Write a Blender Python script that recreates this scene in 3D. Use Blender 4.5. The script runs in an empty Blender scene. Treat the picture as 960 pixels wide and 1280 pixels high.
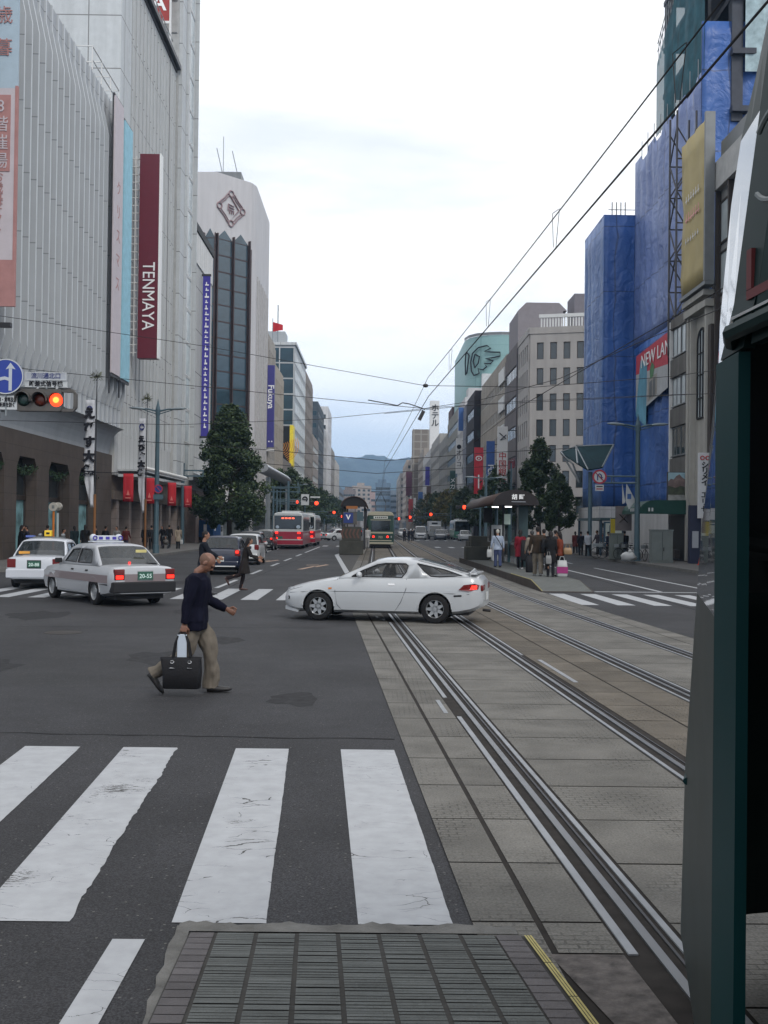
import bpy, bmesh, math, random
from mathutils import Vector, Matrix, Euler
random.seed(11)
S = bpy.context.scene
COL = S.collection
PI = math.pi
R = math.radians
# ------------------------------------------------------------------ camera
EYE = Vector((0, 0, 2.0))
FPX = 1350.0
CM = Matrix.Rotation(-math.atan(10/1350), 3, 'Z') @ Matrix.Rotation(R(90.72), 3, 'X') @ Matrix.Rotation(R(0.7), 3, 'Z')
cd = bpy.data.cameras.new('camera'); cam = bpy.data.objects.new('camera', cd); COL.objects.link(cam)
cam.matrix_world = Matrix.Translation(EYE) @ CM.to_4x4()
cd.sensor_fit = 'VERTICAL'; cd.sensor_height = 36; cd.lens = 36*FPX/1280
cd.clip_start = 0.05; cd.clip_end = 12000
S.camera = cam
# ------------------------------------------------------------------ sky
W = bpy.data.worlds.new('World'); S.world = W; W.use_nodes = True
nt = W.node_tree; N = nt.nodes; L = nt.links; N.clear()
SUN_EL, SUN_AZ = R(42), R(150)          # behind the cloud, over the right shoulder
out = N.new('ShaderNodeOutputWorld'); bg = N.new('ShaderNodeBackground'); L.new(bg.outputs[0], out.inputs[0])
sky = N.new('ShaderNodeTexSky'); sky.sky_type = 'NISHITA'; sky.sun_disc = False
sky.sun_elevation = SUN_EL; sky.sun_rotation = SUN_AZ; sky.dust_density = 2
tc = N.new('ShaderNodeTexCoord'); sp = N.new('ShaderNodeSeparateXYZ'); L.new(tc.outputs['Generated'], sp.inputs[0])
mp = N.new('ShaderNodeMapping'); mp.inputs['Scale'].default_value = (1.0, 1.0, 5.0); L.new(tc.outputs['Generated'], mp.inputs[0])
nz = N.new('ShaderNodeTexNoise'); nz.inputs['Scale'].default_value = 2.2; nz.inputs['Detail'].default_value = 7; nz.inputs['Roughness'].default_value = .55
L.new(mp.outputs[0], nz.inputs['Vector'])
# clouds: white overhead, thinning to show pale blue low over the street
cr = N.new('ShaderNodeValToRGB'); L.new(nz.outputs[0], cr.inputs[0])
cr.color_ramp.elements[0].position = .34; cr.color_ramp.elements[0].color = (7.9, 8.1, 8.5, 1)
cr.color_ramp.elements[1].position = .56; cr.color_ramp.elements[1].color = (10.2, 10.3, 10.5, 1)
hz = N.new('ShaderNodeMapRange'); hz.inputs[1].default_value = .03; hz.inputs[2].default_value = .24
L.new(sp.outputs[2], hz.inputs[0])
ad = N.new('ShaderNodeMath'); ad.operation = 'MULTIPLY_ADD'; L.new(nz.outputs[0], ad.inputs[0]); ad.inputs[1].default_value = 1.6; ad.inputs[2].default_value = -.75
ad2 = N.new('ShaderNodeMath'); ad2.operation = 'ADD'; ad2.use_clamp = True; L.new(ad.outputs[0], ad2.inputs[0]); L.new(hz.outputs[0], ad2.inputs[1])
lowc = N.new('ShaderNodeMix'); lowc.data_type = 'RGBA'; lowc.inputs[0].default_value = .93
L.new(sky.outputs[0], lowc.inputs[6]); lowc.inputs[7].default_value = (5.6, 6.9, 8.6, 1)
mx = N.new('ShaderNodeMix'); mx.data_type = 'RGBA'; L.new(ad2.outputs[0], mx.inputs[0])
L.new(lowc.outputs[2], mx.inputs[6]); L.new(cr.outputs[0], mx.inputs[7])
L.new(mx.outputs[2], bg.inputs[0]); bg.inputs[1].default_value = 0.1
sl = bpy.data.lights.new('sun', 'SUN'); sl.energy = 1.15; sl.angle = R(14); sl.color = (1, .96, .9)
so = bpy.data.objects.new('sun', sl); COL.objects.link(so)
d = Vector((math.sin(SUN_AZ)*math.cos(SUN_EL), math.cos(SUN_AZ)*math.cos(SUN_EL), math.sin(SUN_EL)))
so.rotation_euler = (-d).to_track_quat('-Z', 'Y').to_euler()
vs = S.view_settings
S.display_settings.display_device = 'sRGB'
vs.view_transform = 'Standard'; vs.look = 'None'; vs.gamma = 1; vs.use_curve_mapping = False; vs.exposure = 0.42
S.cycles.volume_bounces = 0; S.cycles.volume_step_rate = 4
# ------------------------------------------------------------------ pixel of the photograph -> point in the world
def ray(px, py):
    return CM @ Vector(((px-480)/FPX, (640-py)/FPX, -1))
def hy(px, py, Y):
    d = ray(px, py); return EYE + d*((Y-EYE.y)/d.y)
def hx(px, py, X):
    d = ray(px, py); return EYE + d*((X-EYE.x)/d.x)
def hg(px, py, z=0.0):
    d = ray(px, py); return EYE + d*((z-EYE.z)/d.z)
# ------------------------------------------------------------------ object helpers
def tag(o, label=None, cat=None, group=None, kind=None):
    if label: o['label'] = label
    if cat: o['category'] = cat
    if group: o['group'] = group
    if kind: o['kind'] = kind
    return o
def thing(name, label, cat, loc=(0, 0, 0), rz=0, group=None):
    o = bpy.data.objects.new(name, None); COL.objects.link(o); o.empty_display_size = .2
    o.location = loc; o.rotation_euler = (0, 0, rz)
    return tag(o, label, cat, group)
def rootloc(o):
    while o.parent: o = o.parent
    return o.location.copy()
def dup(o, parent=None):
    c = o.copy(); COL.objects.link(c); c.parent = parent
    for ch in list(o.children): dup(ch, c)
    return c
class MB:
    def __init__(s, M=None):
        s.v = []; s.f = []; s.m = []; s.uv = []; s.M = M
    def add(s, vs, fs, m=0, uv=None):
        b = len(s.v)
        for p in vs:
            p = Vector(p); s.v.append(s.M @ p if s.M else p)
        for f in fs:
            s.f.append([b+i for i in f]); s.m.append(m)
            s.uv.append([uv[i] for i in f] if uv else None)
        return s
    def box(s, x0, x1, y0, y1, z0, z1, m=0):
        return s.add([(x0,y0,z0),(x1,y0,z0),(x1,y1,z0),(x0,y1,z0),(x0,y0,z1),(x1,y0,z1),(x1,y1,z1),(x0,y1,z1)],
                     [(0,3,2,1),(4,5,6,7),(0,1,5,4),(1,2,6,5),(2,3,7,6),(3,0,4,7)], m)
    def cbox(s, c, sx, sy, sz, m=0, rz=0):
        k = []
        for z in (-sz/2, sz/2):
            for x, y in ((-1,-1),(1,-1),(1,1),(-1,1)):
                X, Y = x*sx/2, y*sy/2
                k.append((c[0]+X*math.cos(rz)-Y*math.sin(rz), c[1]+X*math.sin(rz)+Y*math.cos(rz), c[2]+z))
        return s.add(k, [(0,3,2,1),(4,5,6,7),(0,1,5,4),(1,2,6,5),(2,3,7,6),(3,0,4,7)], m)
    def poly(s, pts, m=0): return s.add(pts, [tuple(range(len(pts)))], m)
    def loft(s, rings, m=0, cap=True, closed=True):
        n = len(rings[0]); vs = [p for r in rings for p in r]; fs = []
        for i in range(len(rings)-1):
            for j in range(n if closed else n-1):
                k = (j+1) % n
                fs.append((i*n+j, i*n+k, (i+1)*n+k, (i+1)*n+j))
        if cap:
            fs.append(tuple(reversed(range(n)))); fs.append(tuple((len(rings)-1)*n+j for j in range(n)))
        return s.add(vs, fs, m)
    def prism(s, pts, d, m=0):
        d = Vector(d); a = [Vector(p) for p in pts]
        return s.loft([a, [p+d for p in a]], m)
    def tube(s, path, r, n=8, m=0, flat=1.0, cap=True):
        path = [Vector(p) for p in path]; k = len(path)
        if not hasattr(r, '__len__'): r = [r]*k
        rings = []; ref = None
        for i, p in enumerate(path):
            t = (path[min(i+1, k-1)]-path[max(i-1, 0)]).normalized()
            if ref is None: ref = Vector((0,0,1)) if abs(t.z) < .9 else Vector((1,0,0))
            a = (ref - t*ref.dot(t)).normalized(); ref = a; b = t.cross(a)
            rings.append([p + a*(r[i]*math.cos(2*PI*j/n)) + b*(r[i]*flat*math.sin(2*PI*j/n)) for j in range(n)])
        return s.loft(rings, m, cap)
    def lathe(s, prof, c=(0,0,0), axis='z', n=20, m=0, cap=True):
        rings = []
        for r, h in prof:
            q = []
            for j in range(n):
                a = 2*PI*j/n; x, y = r*math.cos(a), r*math.sin(a)
                v = {'z': (x, y, h), 'y': (x, h, y), 'x': (h, x, y)}[axis]
                q.append(Vector(c)+Vector(v))
            rings.append(q)
        return s.loft(rings, m, cap)
    def ell(s, c, rx, ry, rz, m=0, n=12, k=8, rot=None):
        rings = []
        for i in range(1, k):
            th = PI*i/k; q = []
            for j in range(n):
                a = 2*PI*j/n
                v = Vector((rx*math.sin(th)*math.cos(a), ry*math.sin(th)*math.sin(a), rz*math.cos(th)))
                if rot: v = rot @ v
                q.append(Vector(c)+v)
            rings.append(q)
        top = Vector((0,0,rz)); bot = Vector((0,0,-rz))
        if rot: top = rot @ top; bot = rot @ bot
        b = [p for r in rings for p in r]; nn = len(b); b += [Vector(c)+top, Vector(c)+bot]
        fs = []
        for i in range(len(rings)-1):
            for j in range(n):
                l = (j+1) % n; fs.append((i*n+j, (i+1)*n+j, (i+1)*n+l, i*n+l))
        for j in range(n):
            l = (j+1) % n; fs.append((nn, j, l)); o = (len(rings)-1)*n; fs.append((nn+1, o+l, o+j))
        return s.add(b, fs, m)
    def mesh(s, name, mats, off=Vector((0,0,0)), smooth=False):
        me = bpy.data.meshes.new(name)
        me.from_pydata([tuple(v-off) for v in s.v], [], s.f)
        for mt in (mats if isinstance(mats, (list, tuple)) else [mats]): me.materials.append(mt)
        me.polygons.foreach_set('material_index', s.m)
        if smooth: me.polygons.foreach_set('use_smooth', [True]*len(s.f))
        if any(u for u in s.uv):
            ul = me.uv_layers.new(name='UVMap'); i = 0
            for u, f in zip(s.uv, s.f):
                for k in range(len(f)):
                    if u: ul.data[i].uv = u[k]
                    i += 1
        me.update(); return me
    def build(s, name, mats, parent=None, smooth=False, bevel=0, auto=None, segs=2, local=False):
        off = Vector((0,0,0)) if (parent is None or local) else rootloc(parent)
        me = s.mesh(name, mats, off, smooth)
        o = bpy.data.objects.new(name, me); COL.objects.link(o)
        if parent: o.parent = parent
        if bevel:
            b = o.modifiers.new('bevel', 'BEVEL'); b.width = bevel; b.segments = segs; b.limit_method = 'ANGLE'; b.angle_limit = R(35); b.harden_normals = False
        if auto is not None:
            me.polygons.foreach_set('use_smooth', [True]*len(me.polygons))
            try: me.set_sharp_from_angle(angle=R(auto))
            except Exception: pass
        return o
def structure(o): o['kind'] = 'structure'; return o
def outward(o):
    bm = bmesh.new(); bm.from_mesh(o.data); bmesh.ops.recalc_face_normals(bm, faces=bm.faces); bm.to_mesh(o.data); bm.free(); return o
def evalmesh(o, name):
    # evaluated in a small scratch scene, so that the cost does not grow with the city
    sc = bpy.data.scenes.get('scratch') or bpy.data.scenes.new('scratch')
    sc.collection.objects.link(o); ex = [m.object for m in o.modifiers if m.type == 'BOOLEAN']
    for e in ex: sc.collection.objects.link(e)
    vl = sc.view_layers[0]; vl.update(); dg = vl.depsgraph
    me = bpy.data.meshes.new_from_object(o.evaluated_get(dg))
    for e in [o]+ex: sc.collection.objects.unlink(e)
    return me
_font = {}
def text(s, size, loc, face, mt, parent=None, name='lettering', ext=.01, down=False, lines=1.0, sx=1.0, bold=0, align='CENTER'):
    """face: '-y' to the camera, '+x', '-x'; down: baseline runs downwards"""
    cu = bpy.data.curves.new(name, 'FONT'); cu.body = s; cu.size = size; cu.extrude = ext
    cu.align_x = align; cu.align_y = 'CENTER'; cu.space_line = lines; cu.offset = bold; cu.resolution_u = 3
    o = bpy.data.objects.new(name, cu); COL.objects.link(o)
    me = evalmesh(o, name); bpy.data.objects.remove(o); bpy.data.curves.remove(cu)
    me.name = name
    rz = face if not isinstance(face, str) else {'-y': 0, '+x': PI/2, '-x': -PI/2, '+y': PI}[face]
    M = Matrix.Rotation(rz, 4, 'Z') @ Matrix.Rotation(PI/2, 4, 'X')
    if down: M = M @ Matrix.Rotation(-PI/2, 4, 'Z')
    M = M @ Matrix.Diagonal((sx, 1, 1, 1))
    me.transform(M); me.materials.clear(); me.materials.append(mt)
    ob = bpy.data.objects.new(name, me); COL.objects.link(ob)
    off = rootloc(parent) if parent else Vector((0,0,0))
    if parent: ob.parent = parent
    ob.location = Vector(loc)-off
    return ob
# ------------------------------------------------------------------ materials
MATS = {}
def new_mat(name):
    m = bpy.data.materials.new(name); m.use_nodes = True; n = m.node_tree.nodes
    return m, n, m.node_tree.links, n['Principled BSDF']
def pm(name, col, rough=.6, metal=0, var=.12, scale=2.0, bump=0, bscale=40, grid=None, gcol=None, coat=0, emit=0, alpha=1, trans=0, spec=None, streak=0, island=0):
    if name in MATS: return MATS[name]
    m, n, l, b = new_mat(name); MATS[name] = m
    b.inputs['Roughness'].default_value = rough; b.inputs['Metallic'].default_value = metal
    b.inputs['Coat Weight'].default_value = coat; b.inputs['Coat Roughness'].default_value = .06
    b.inputs['Specular IOR Level'].default_value = spec if spec is not None else (.22 if rough > .5 else .5)
    if alpha < 1: b.inputs['Alpha'].default_value = alpha
    if trans: b.inputs['Transmission Weight'].default_value = trans
    c4 = (*col, 1)
    tcn = n.new('ShaderNodeTexCoord'); cur = None
    def noise(sc, det=4, vec=None, rough_=.55):
        x = n.new('ShaderNodeTexNoise'); x.inputs['Scale'].default_value = sc; x.inputs['Detail'].default_value = det; x.inputs['Roughness'].default_value = rough_
        l.new(vec or tcn.outputs['Object'], x.inputs['Vector']); return x.outputs[0]
    def mul(colsock, fac, lo, hi, a=.3, z=.7):
        mr = n.new('ShaderNodeMapRange'); l.new(fac, mr.inputs[0]); mr.inputs[1].default_value = a; mr.inputs[2].default_value = z; mr.inputs[3].default_value = lo; mr.inputs[4].default_value = hi
        h = n.new('ShaderNodeMix'); h.data_type = 'RGBA'; h.blend_type = 'MULTIPLY'; h.inputs[0].default_value = 1
        if colsock is None: h.inputs[6].default_value = c4
        else: l.new(colsock, h.inputs[6])
        l.new(mr.outputs[0], h.inputs[7]); return h.outputs[2]
    if var: cur = mul(cur, noise(scale), 1-var, 1+var)
    if streak:
        mpn = n.new('ShaderNodeMapping'); mpn.inputs['Scale'].default_value = (1, 1, .06); l.new(tcn.outputs['Object'], mpn.inputs[0])
        cur = mul(cur, noise(1.6, 5, mpn.outputs[0]), 1-streak, 1+streak*.4, .35, .65)
    if island:
        g = n.new('ShaderNodeNewGeometry'); cur = mul(cur, g.outputs['Random Per Island'], 1-island, 1+island, 0, 1)
    if grid:
        s3 = n.new('ShaderNodeSeparateXYZ'); l.new(tcn.outputs['Object'], s3.inputs[0])
        a = n.new('ShaderNodeMath'); a.operation = 'ADD'; l.new(s3.outputs[0], a.inputs[0]); l.new(s3.outputs[1], a.inputs[1])
        cb = n.new('ShaderNodeCombineXYZ'); l.new(a.outputs[0], cb.inputs[0]); l.new(s3.outputs[2], cb.inputs[1])
        br = n.new('ShaderNodeTexBrick'); br.offset = grid[3] if len(grid) > 3 else 0; br.squash = 1
        br.inputs['Scale'].default_value = 1; br.inputs['Brick Width'].default_value = grid[0]; br.inputs['Row Height'].default_value = grid[1]
        br.inputs['Mortar Size'].default_value = grid[2]; br.inputs['Mortar Smooth'].default_value = .1
        l.new(cb.outputs[0], br.inputs['Vector'])
        mxn = n.new('ShaderNodeMix'); mxn.data_type = 'RGBA'; l.new(br.outputs['Fac'], mxn.inputs[0])
        if cur is None: mxn.inputs[6].default_value = c4
        else: l.new(cur, mxn.inputs[6])
        mxn.inputs[7].default_value = (*(gcol or [c*.45 for c in col]), 1); cur = mxn.outputs[2]
    if cur is None: b.inputs['Base Color'].default_value = c4
    else: l.new(cur, b.inputs['Base Color'])
    if bump:
        bn = n.new('ShaderNodeBump'); bn.inputs['Strength'].default_value = bump; bn.inputs['Distance'].default_value = .02
        l.new(noise(bscale, 5), bn.inputs['Height']); l.new(bn.outputs[0], b.inputs['Normal'])
    if emit:
        b.inputs['Emission Color'].default_value = c4; b.inputs['Emission Strength'].default_value = emit
    return m
M_concrete = pm('concrete', (.30, .29, .27), .85, var=.12, scale=1.5, bump=.3)
M_white = pm('white_paint_wall', (.62, .62, .61), .7, var=.06, streak=.12)
M_dkmetal = pm('dark_metal', (.035, .035, .04), .5, .3, var=.1)
M_black = pm('black', (.012, .012, .013), .6, var=0)
M_grey = pm('grey_metal', (.22, .24, .25), .45, .5, var=.08)
M_poleblue = pm('blue_grey_pole', (.06, .105, .13), .5, .1, var=.1, streak=.15)
M_glass = pm('dark_window_glass', (.03, .04, .045), .08, 0, var=.3, scale=.3, spec=.8)
M_glassblue = pm('blue_window_glass', (.03, .06, .08), .06, 0, var=.35, scale=.25, spec=.9)
M_lit = pm('white_letter', (.8, .8, .8), .6, var=0)
M_bltext = pm('black_letter', (.015, .015, .02), .7, var=0)
M_redlamp = pm('red_signal_lamp', (1, .05, .015), .4, var=0, emit=2.2)
M_redlampS = pm('red_signal_core', (1, .22, .03), .4, var=0, emit=2.5)
M_tail = pm('lit_tail_lamp', (1, .02, .01), .3, var=0, emit=2.0)
M_tailoff = pm('tail_lamp_lens', (.13, .008, .008), .2, var=0, coat=.5)
M_whitemark = None
# ------------------------------------------------------------------ ground materials
def asphalt_mat(name, col, crack=True):
    m, n, l, b = new_mat(name); b.inputs['Roughness'].default_value = .8; b.inputs['Specular IOR Level'].default_value = .3
    t = n.new('ShaderNodeTexCoord')
    def nse(sc, det, ro=.6):
        x = n.new('ShaderNodeTexNoise'); x.inputs['Scale'].default_value = sc; x.inputs['Detail'].default_value = det; x.inputs['Roughness'].default_value = ro
        l.new(t.outputs['Object'], x.inputs['Vector']); return x.outputs[0]
    def mr(f, a, z, lo, hi):
        x = n.new('ShaderNodeMapRange'); l.new(f, x.inputs[0])
        for i, v in enumerate((a, z, lo, hi)): x.inputs[i+1].default_value = v
        return x.outputs[0]
    def mul(c, f):
        h = n.new('ShaderNodeMix'); h.data_type = 'RGBA'; h.blend_type = 'MULTIPLY'; h.inputs[0].default_value = 1
        if isinstance(c, tuple): h.inputs[6].default_value = (*c, 1)
        else: l.new(c, h.inputs[6])
        l.new(f, h.inputs[7]); return h.outputs[2]
    c = mul(col, mr(nse(.3, 7), .36, .64, .72, 1.28))
    c = mul(c, mr(nse(2.5, 5), .3, .7, .88, 1.12))
    c = mul(c, mr(nse(90, 2, .8), .38, .64, .5, 1.75))
    sp = n.new('ShaderNodeTexVoronoi'); sp.inputs['Scale'].default_value = 38; l.new(t.outputs['Object'], sp.inputs['Vector'])
    sw = n.new('ShaderNodeSeparateColor'); l.new(sp.outputs['Color'], sw.inputs[0])
    g = n.new('ShaderNodeMath'); g.operation = 'GREATER_THAN'; g.inputs[1].default_value = .94; l.new(sw.outputs[0], g.inputs[0])
    g2 = n.new('ShaderNodeMath'); g2.operation = 'LESS_THAN'; g2.inputs[1].default_value = .28; l.new(sp.outputs['Distance'], g2.inputs[0])
    g3 = n.new('ShaderNodeMath'); g3.operation = 'MULTIPLY'; l.new(g.outputs[0], g3.inputs[0]); l.new(g2.outputs[0], g3.inputs[1])
    x = n.new('ShaderNodeMix'); x.data_type = 'RGBA'; l.new(g3.outputs[0], x.inputs[0]); l.new(c, x.inputs[6]); x.inputs[7].default_value = (.10, .098, .092, 1)
    c = x.outputs[2]
    l.new(c, b.inputs['Base Color'])
    bn = n.new('ShaderNodeBump'); bn.inputs['Strength'].default_value = .55; bn.inputs['Distance'].default_value = .008
    l.new(nse(110, 3, .7), bn.inputs['Height']); l.new(bn.outputs[0], b.inputs['Normal'])
    return m
def paint_mat(name, worn=.5, col=(.34, .35, .365), seed=0, crack=.013):
    """road paint: chips and cracks show the asphalt through"""
    m, n, l, b = new_mat(name); b.inputs['Roughness'].default_value = .7
    t = n.new('ShaderNodeTexCoord'); mp = n.new('ShaderNodeMapping'); mp.inputs['Location'].default_value = (seed*3.3, seed*1.7, 0); l.new(t.outputs['Object'], mp.inputs[0])
    def nse(sc, det, ro=.6, v=None):
        x = n.new('ShaderNodeTexNoise'); x.inputs['Scale'].default_value = sc; x.inputs['Detail'].default_value = det; x.inputs['Roughness'].default_value = ro
        l.new(v or mp.outputs[0], x.inputs['Vector']); return x.outputs[0]
    # wandering cracks: voronoi edges warped by noise, gated by a big noise
    wn = n.new('ShaderNodeTexNoise'); wn.inputs['Scale'].default_value = 5; wn.inputs['Detail'].default_value = 5; l.new(mp.outputs[0], wn.inputs['Vector'])
    wm = n.new('ShaderNodeMix'); wm.data_type = 'RGBA'; wm.inputs[0].default_value = .16; l.new(mp.outputs[0], wm.inputs[6]); l.new(wn.outputs['Color'], wm.inputs[7])
    m2 = n.new('ShaderNodeMapping'); m2.inputs['Scale'].default_value = (1.6, 5.5, 1); l.new(wm.outputs[2], m2.inputs[0])
    vo = n.new('ShaderNodeTexVoronoi'); vo.feature = 'DISTANCE_TO_EDGE'; vo.inputs['Scale'].default_value = 1.6; l.new(m2.outputs[0], vo.inputs['Vector'])
    c1 = n.new('ShaderNodeMath'); c1.operation = 'LESS_THAN'; l.new(vo.outputs['Distance'], c1.inputs[0])
    gate = n.new('ShaderNodeMapRange'); l.new(nse(2.4, 4), gate.inputs[0]); gate.inputs[1].default_value = .5; gate.inputs[2].default_value = .72; gate.inputs[3].default_value = 0; gate.inputs[4].default_value = crack
    l.new(gate.outputs[0], c1.inputs[1])
    # chips
    ch = n.new('ShaderNodeMath'); ch.operation = 'ADD'; l.new(nse(1.3, 3), ch.inputs[0])
    st = n.new('ShaderNodeMapping'); st.inputs['Scale'].default_value = (14, 45, 1); l.new(mp.outputs[0], st.inputs[0])
    q = n.new('ShaderNodeMath'); q.operation = 'MULTIPLY'; l.new(nse(1.0, 6, .75, st.outputs[0]), q.inputs[0]); q.inputs[1].default_value = .9; l.new(q.outputs[0], ch.inputs[1])
    c2 = n.new('ShaderNodeMath'); c2.operation = 'GREATER_THAN'; l.new(ch.outputs[0], c2.inputs[0]); c2.inputs[1].default_value = 1.36-.20*worn
    orr = n.new('ShaderNodeMath'); orr.operation = 'MAXIMUM'; l.new(c1.outputs[0], orr.inputs[0]); l.new(c2.outputs[0], orr.inputs[1])
    x = n.new('ShaderNodeMix'); x.data_type = 'RGBA'; l.new(orr.outputs[0], x.inputs[0])
    v = n.new('ShaderNodeMapRange'); l.new(nse(6, 6), v.inputs[0]); v.inputs[1].default_value = .3; v.inputs[2].default_value = .7; v.inputs[3].default_value = .85; v.inputs[4].default_value = 1.06
    h = n.new('ShaderNodeMix'); h.data_type = 'RGBA'; h.blend_type = 'MULTIPLY'; h.inputs[0].default_value = 1; h.inputs[6].default_value = (*col, 1); l.new(v.outputs[0], h.inputs[7])
    l.new(h.outputs[2], x.inputs[6]); x.inputs[7].default_value = (.04, .039, .038, 1); l.new(x.outputs[2], b.inputs['Base Color'])
    return m
M_asphalt = asphalt_mat('asphalt', (.027, .027, .0295))
M_paint = paint_mat('road_paint', .35)
M_paint2 = paint_mat('road_paint_chipped', 1.0, seed=4)
M_paint3 = paint_mat('road_paint_cracked', .4, seed=9, crack=.03)
M_slab = pm('track_slab_concrete', (.165, .15, .128), .85, var=.22, scale=2.2, bump=.5, bscale=60, island=.13)
M_slabbrown = pm('track_slab_rusty', (.15, .12, .09), .85, var=.25, scale=1.2, bump=.5, bscale=60, island=.15)
M_joint = pm('joint_dirt', (.024, .021, .019), .95, var=.3, scale=8)
M_steelstrip = pm('steel_edge_strip', (.22, .23, .245), .5, .2, var=.15, scale=4)
M_rail = pm('polished_rail', (.20, .205, .215), .4, .8, var=.1, scale=3)
M_pave = pm('pavement_slabs', (.115, .11, .105), .8, var=.12, scale=.8, grid=(.6, .6, .012), bump=.2)
M_kerb = pm('kerb_stone', (.13, .127, .12), .85, var=.12)
M_tile = pm('platform_tile', (.098, .104, .10), .8, var=.16, scale=5, island=.16, bump=.9, bscale=28)
M_brick = pm('border_brick', (.095, .088, .09), .85, var=.15, scale=6, island=.18, bump=.5)
M_yellow = pm('yellow_edge', (.36, .31, .12), .7, var=.2, scale=12)
M_edgeconc = pm('ramp_edge_concrete', (.13, .127, .12), .9, var=.3, scale=5, bump=.7)

# ------------------------------------------------------------------ track alignment
def tf(Y):
    if Y < 27: return -.0533*Y
    if Y < 42:
        u = (Y-27)/15; return -.0533*27 - .4*(1-(1-u)**2)
    return -.0533*27 - .4
def ribbon(mb, off0, off1, ys, z, m=0, z2=None):
    for a, b in zip(ys[:-1], ys[1:]):
        mb.add([(off0+tf(a), a, z), (off1+tf(a), a, z), (off1+tf(b), b, z), (off0+tf(b), b, z)], [(0,1,2,3)], m)
def rib_box(mb, off0, off1, ys, z0, z1, m=0):
    rings = [[(off0+tf(y), y, z0), (off1+tf(y), y, z0), (off1+tf(y), y, z1), (off0+tf(y), y, z1)] for y in ys]
    mb.loft([[Vector(p) for p in r] for r in rings], m)
YS = [-12, 0, 8, 16, 22, 26] + [27+i*1.5 for i in range(11)] + [60, 100, 160, 260, 420, 640]

mb = MB(); mb.add([(-6000,-200,0),(6000,-200,0),(6000,7000,0),(-6000,7000,0)], [(0,1,2,3)])
structure(mb.build('ground', pm('city_ground', (.06, .06, .06), .9, var=.1)))
mb = MB(); mb.add([(-220,-60,.004),(220,-60,.004),(220,660,.004),(-220,660,.004)], [(0,1,2,3)])
structure(mb.build('road', M_asphalt))
# resurfacing patches and tar seams
mb = MB()
for x0, x1, y0, y1 in ((-4.9,-1.6,13.2,17.0),(-9,-6.1,12,24),(-3.4,-1.3,46,60)):
    mb.add([(x0,y0,.0055),(x1,y0-.1,.0055),(x1+.05,y1,.0055),(x0-.1,y1+.1,.0055)], [(0,1,2,3)])
structure(mb.build('road_patch', asphalt_mat('asphalt_patch', (.028, .028, .030))))

# track bed: dark base sheet, then separate slabs, rails and edge strips
B0, B1 = .80, 6.85
mb = MB(); ribbon(mb, B0, B1, YS, .008); structure(mb.build('track_bed_base', M_joint))
cells = [(B0, 1.115), (1.15, 1.455), (1.80, 2.89), (3.23, 3.72), (3.745, 4.27), (4.62, 5.71), (6.06, 6.45), (6.47, B1)]
cols = MB(); brn = MB()
rs = random.Random(3)
y = -6.0; k = 0
while y < 150:
    st = .955 if y < 60 else 3.8
    for ci, (a, b) in enumerate(cells):
        g = .009
        if ci < 2 and y < 3.9 : continue
        if ci == 1 and 3.9 < y < 4.75: continue
        t = rs.uniform(-.0006, .0006)
        tgt = brn if ci in (3, 4) and y > 9 else cols
        if y > 60: tgt = brn
        tgt.add([(a+tf(y+g), y+g, .013+t), (b+tf(y+g), y+g, .013+t), (b+tf(y+st-g), y+st-g, .013+t), (a+tf(y+st-g), y+st-g, .013+t)], [(0,1,2,3)])
    y += st; k += 1
cols.add([(1.15+tf(5.07), 5.07, .013), (1.455+tf(5.07), 5.07, .013), (1.455+tf(5.45), 5.45, .013), (1.15+tf(5.45), 5.45, .013)], [(0,1,2,3)])
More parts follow.
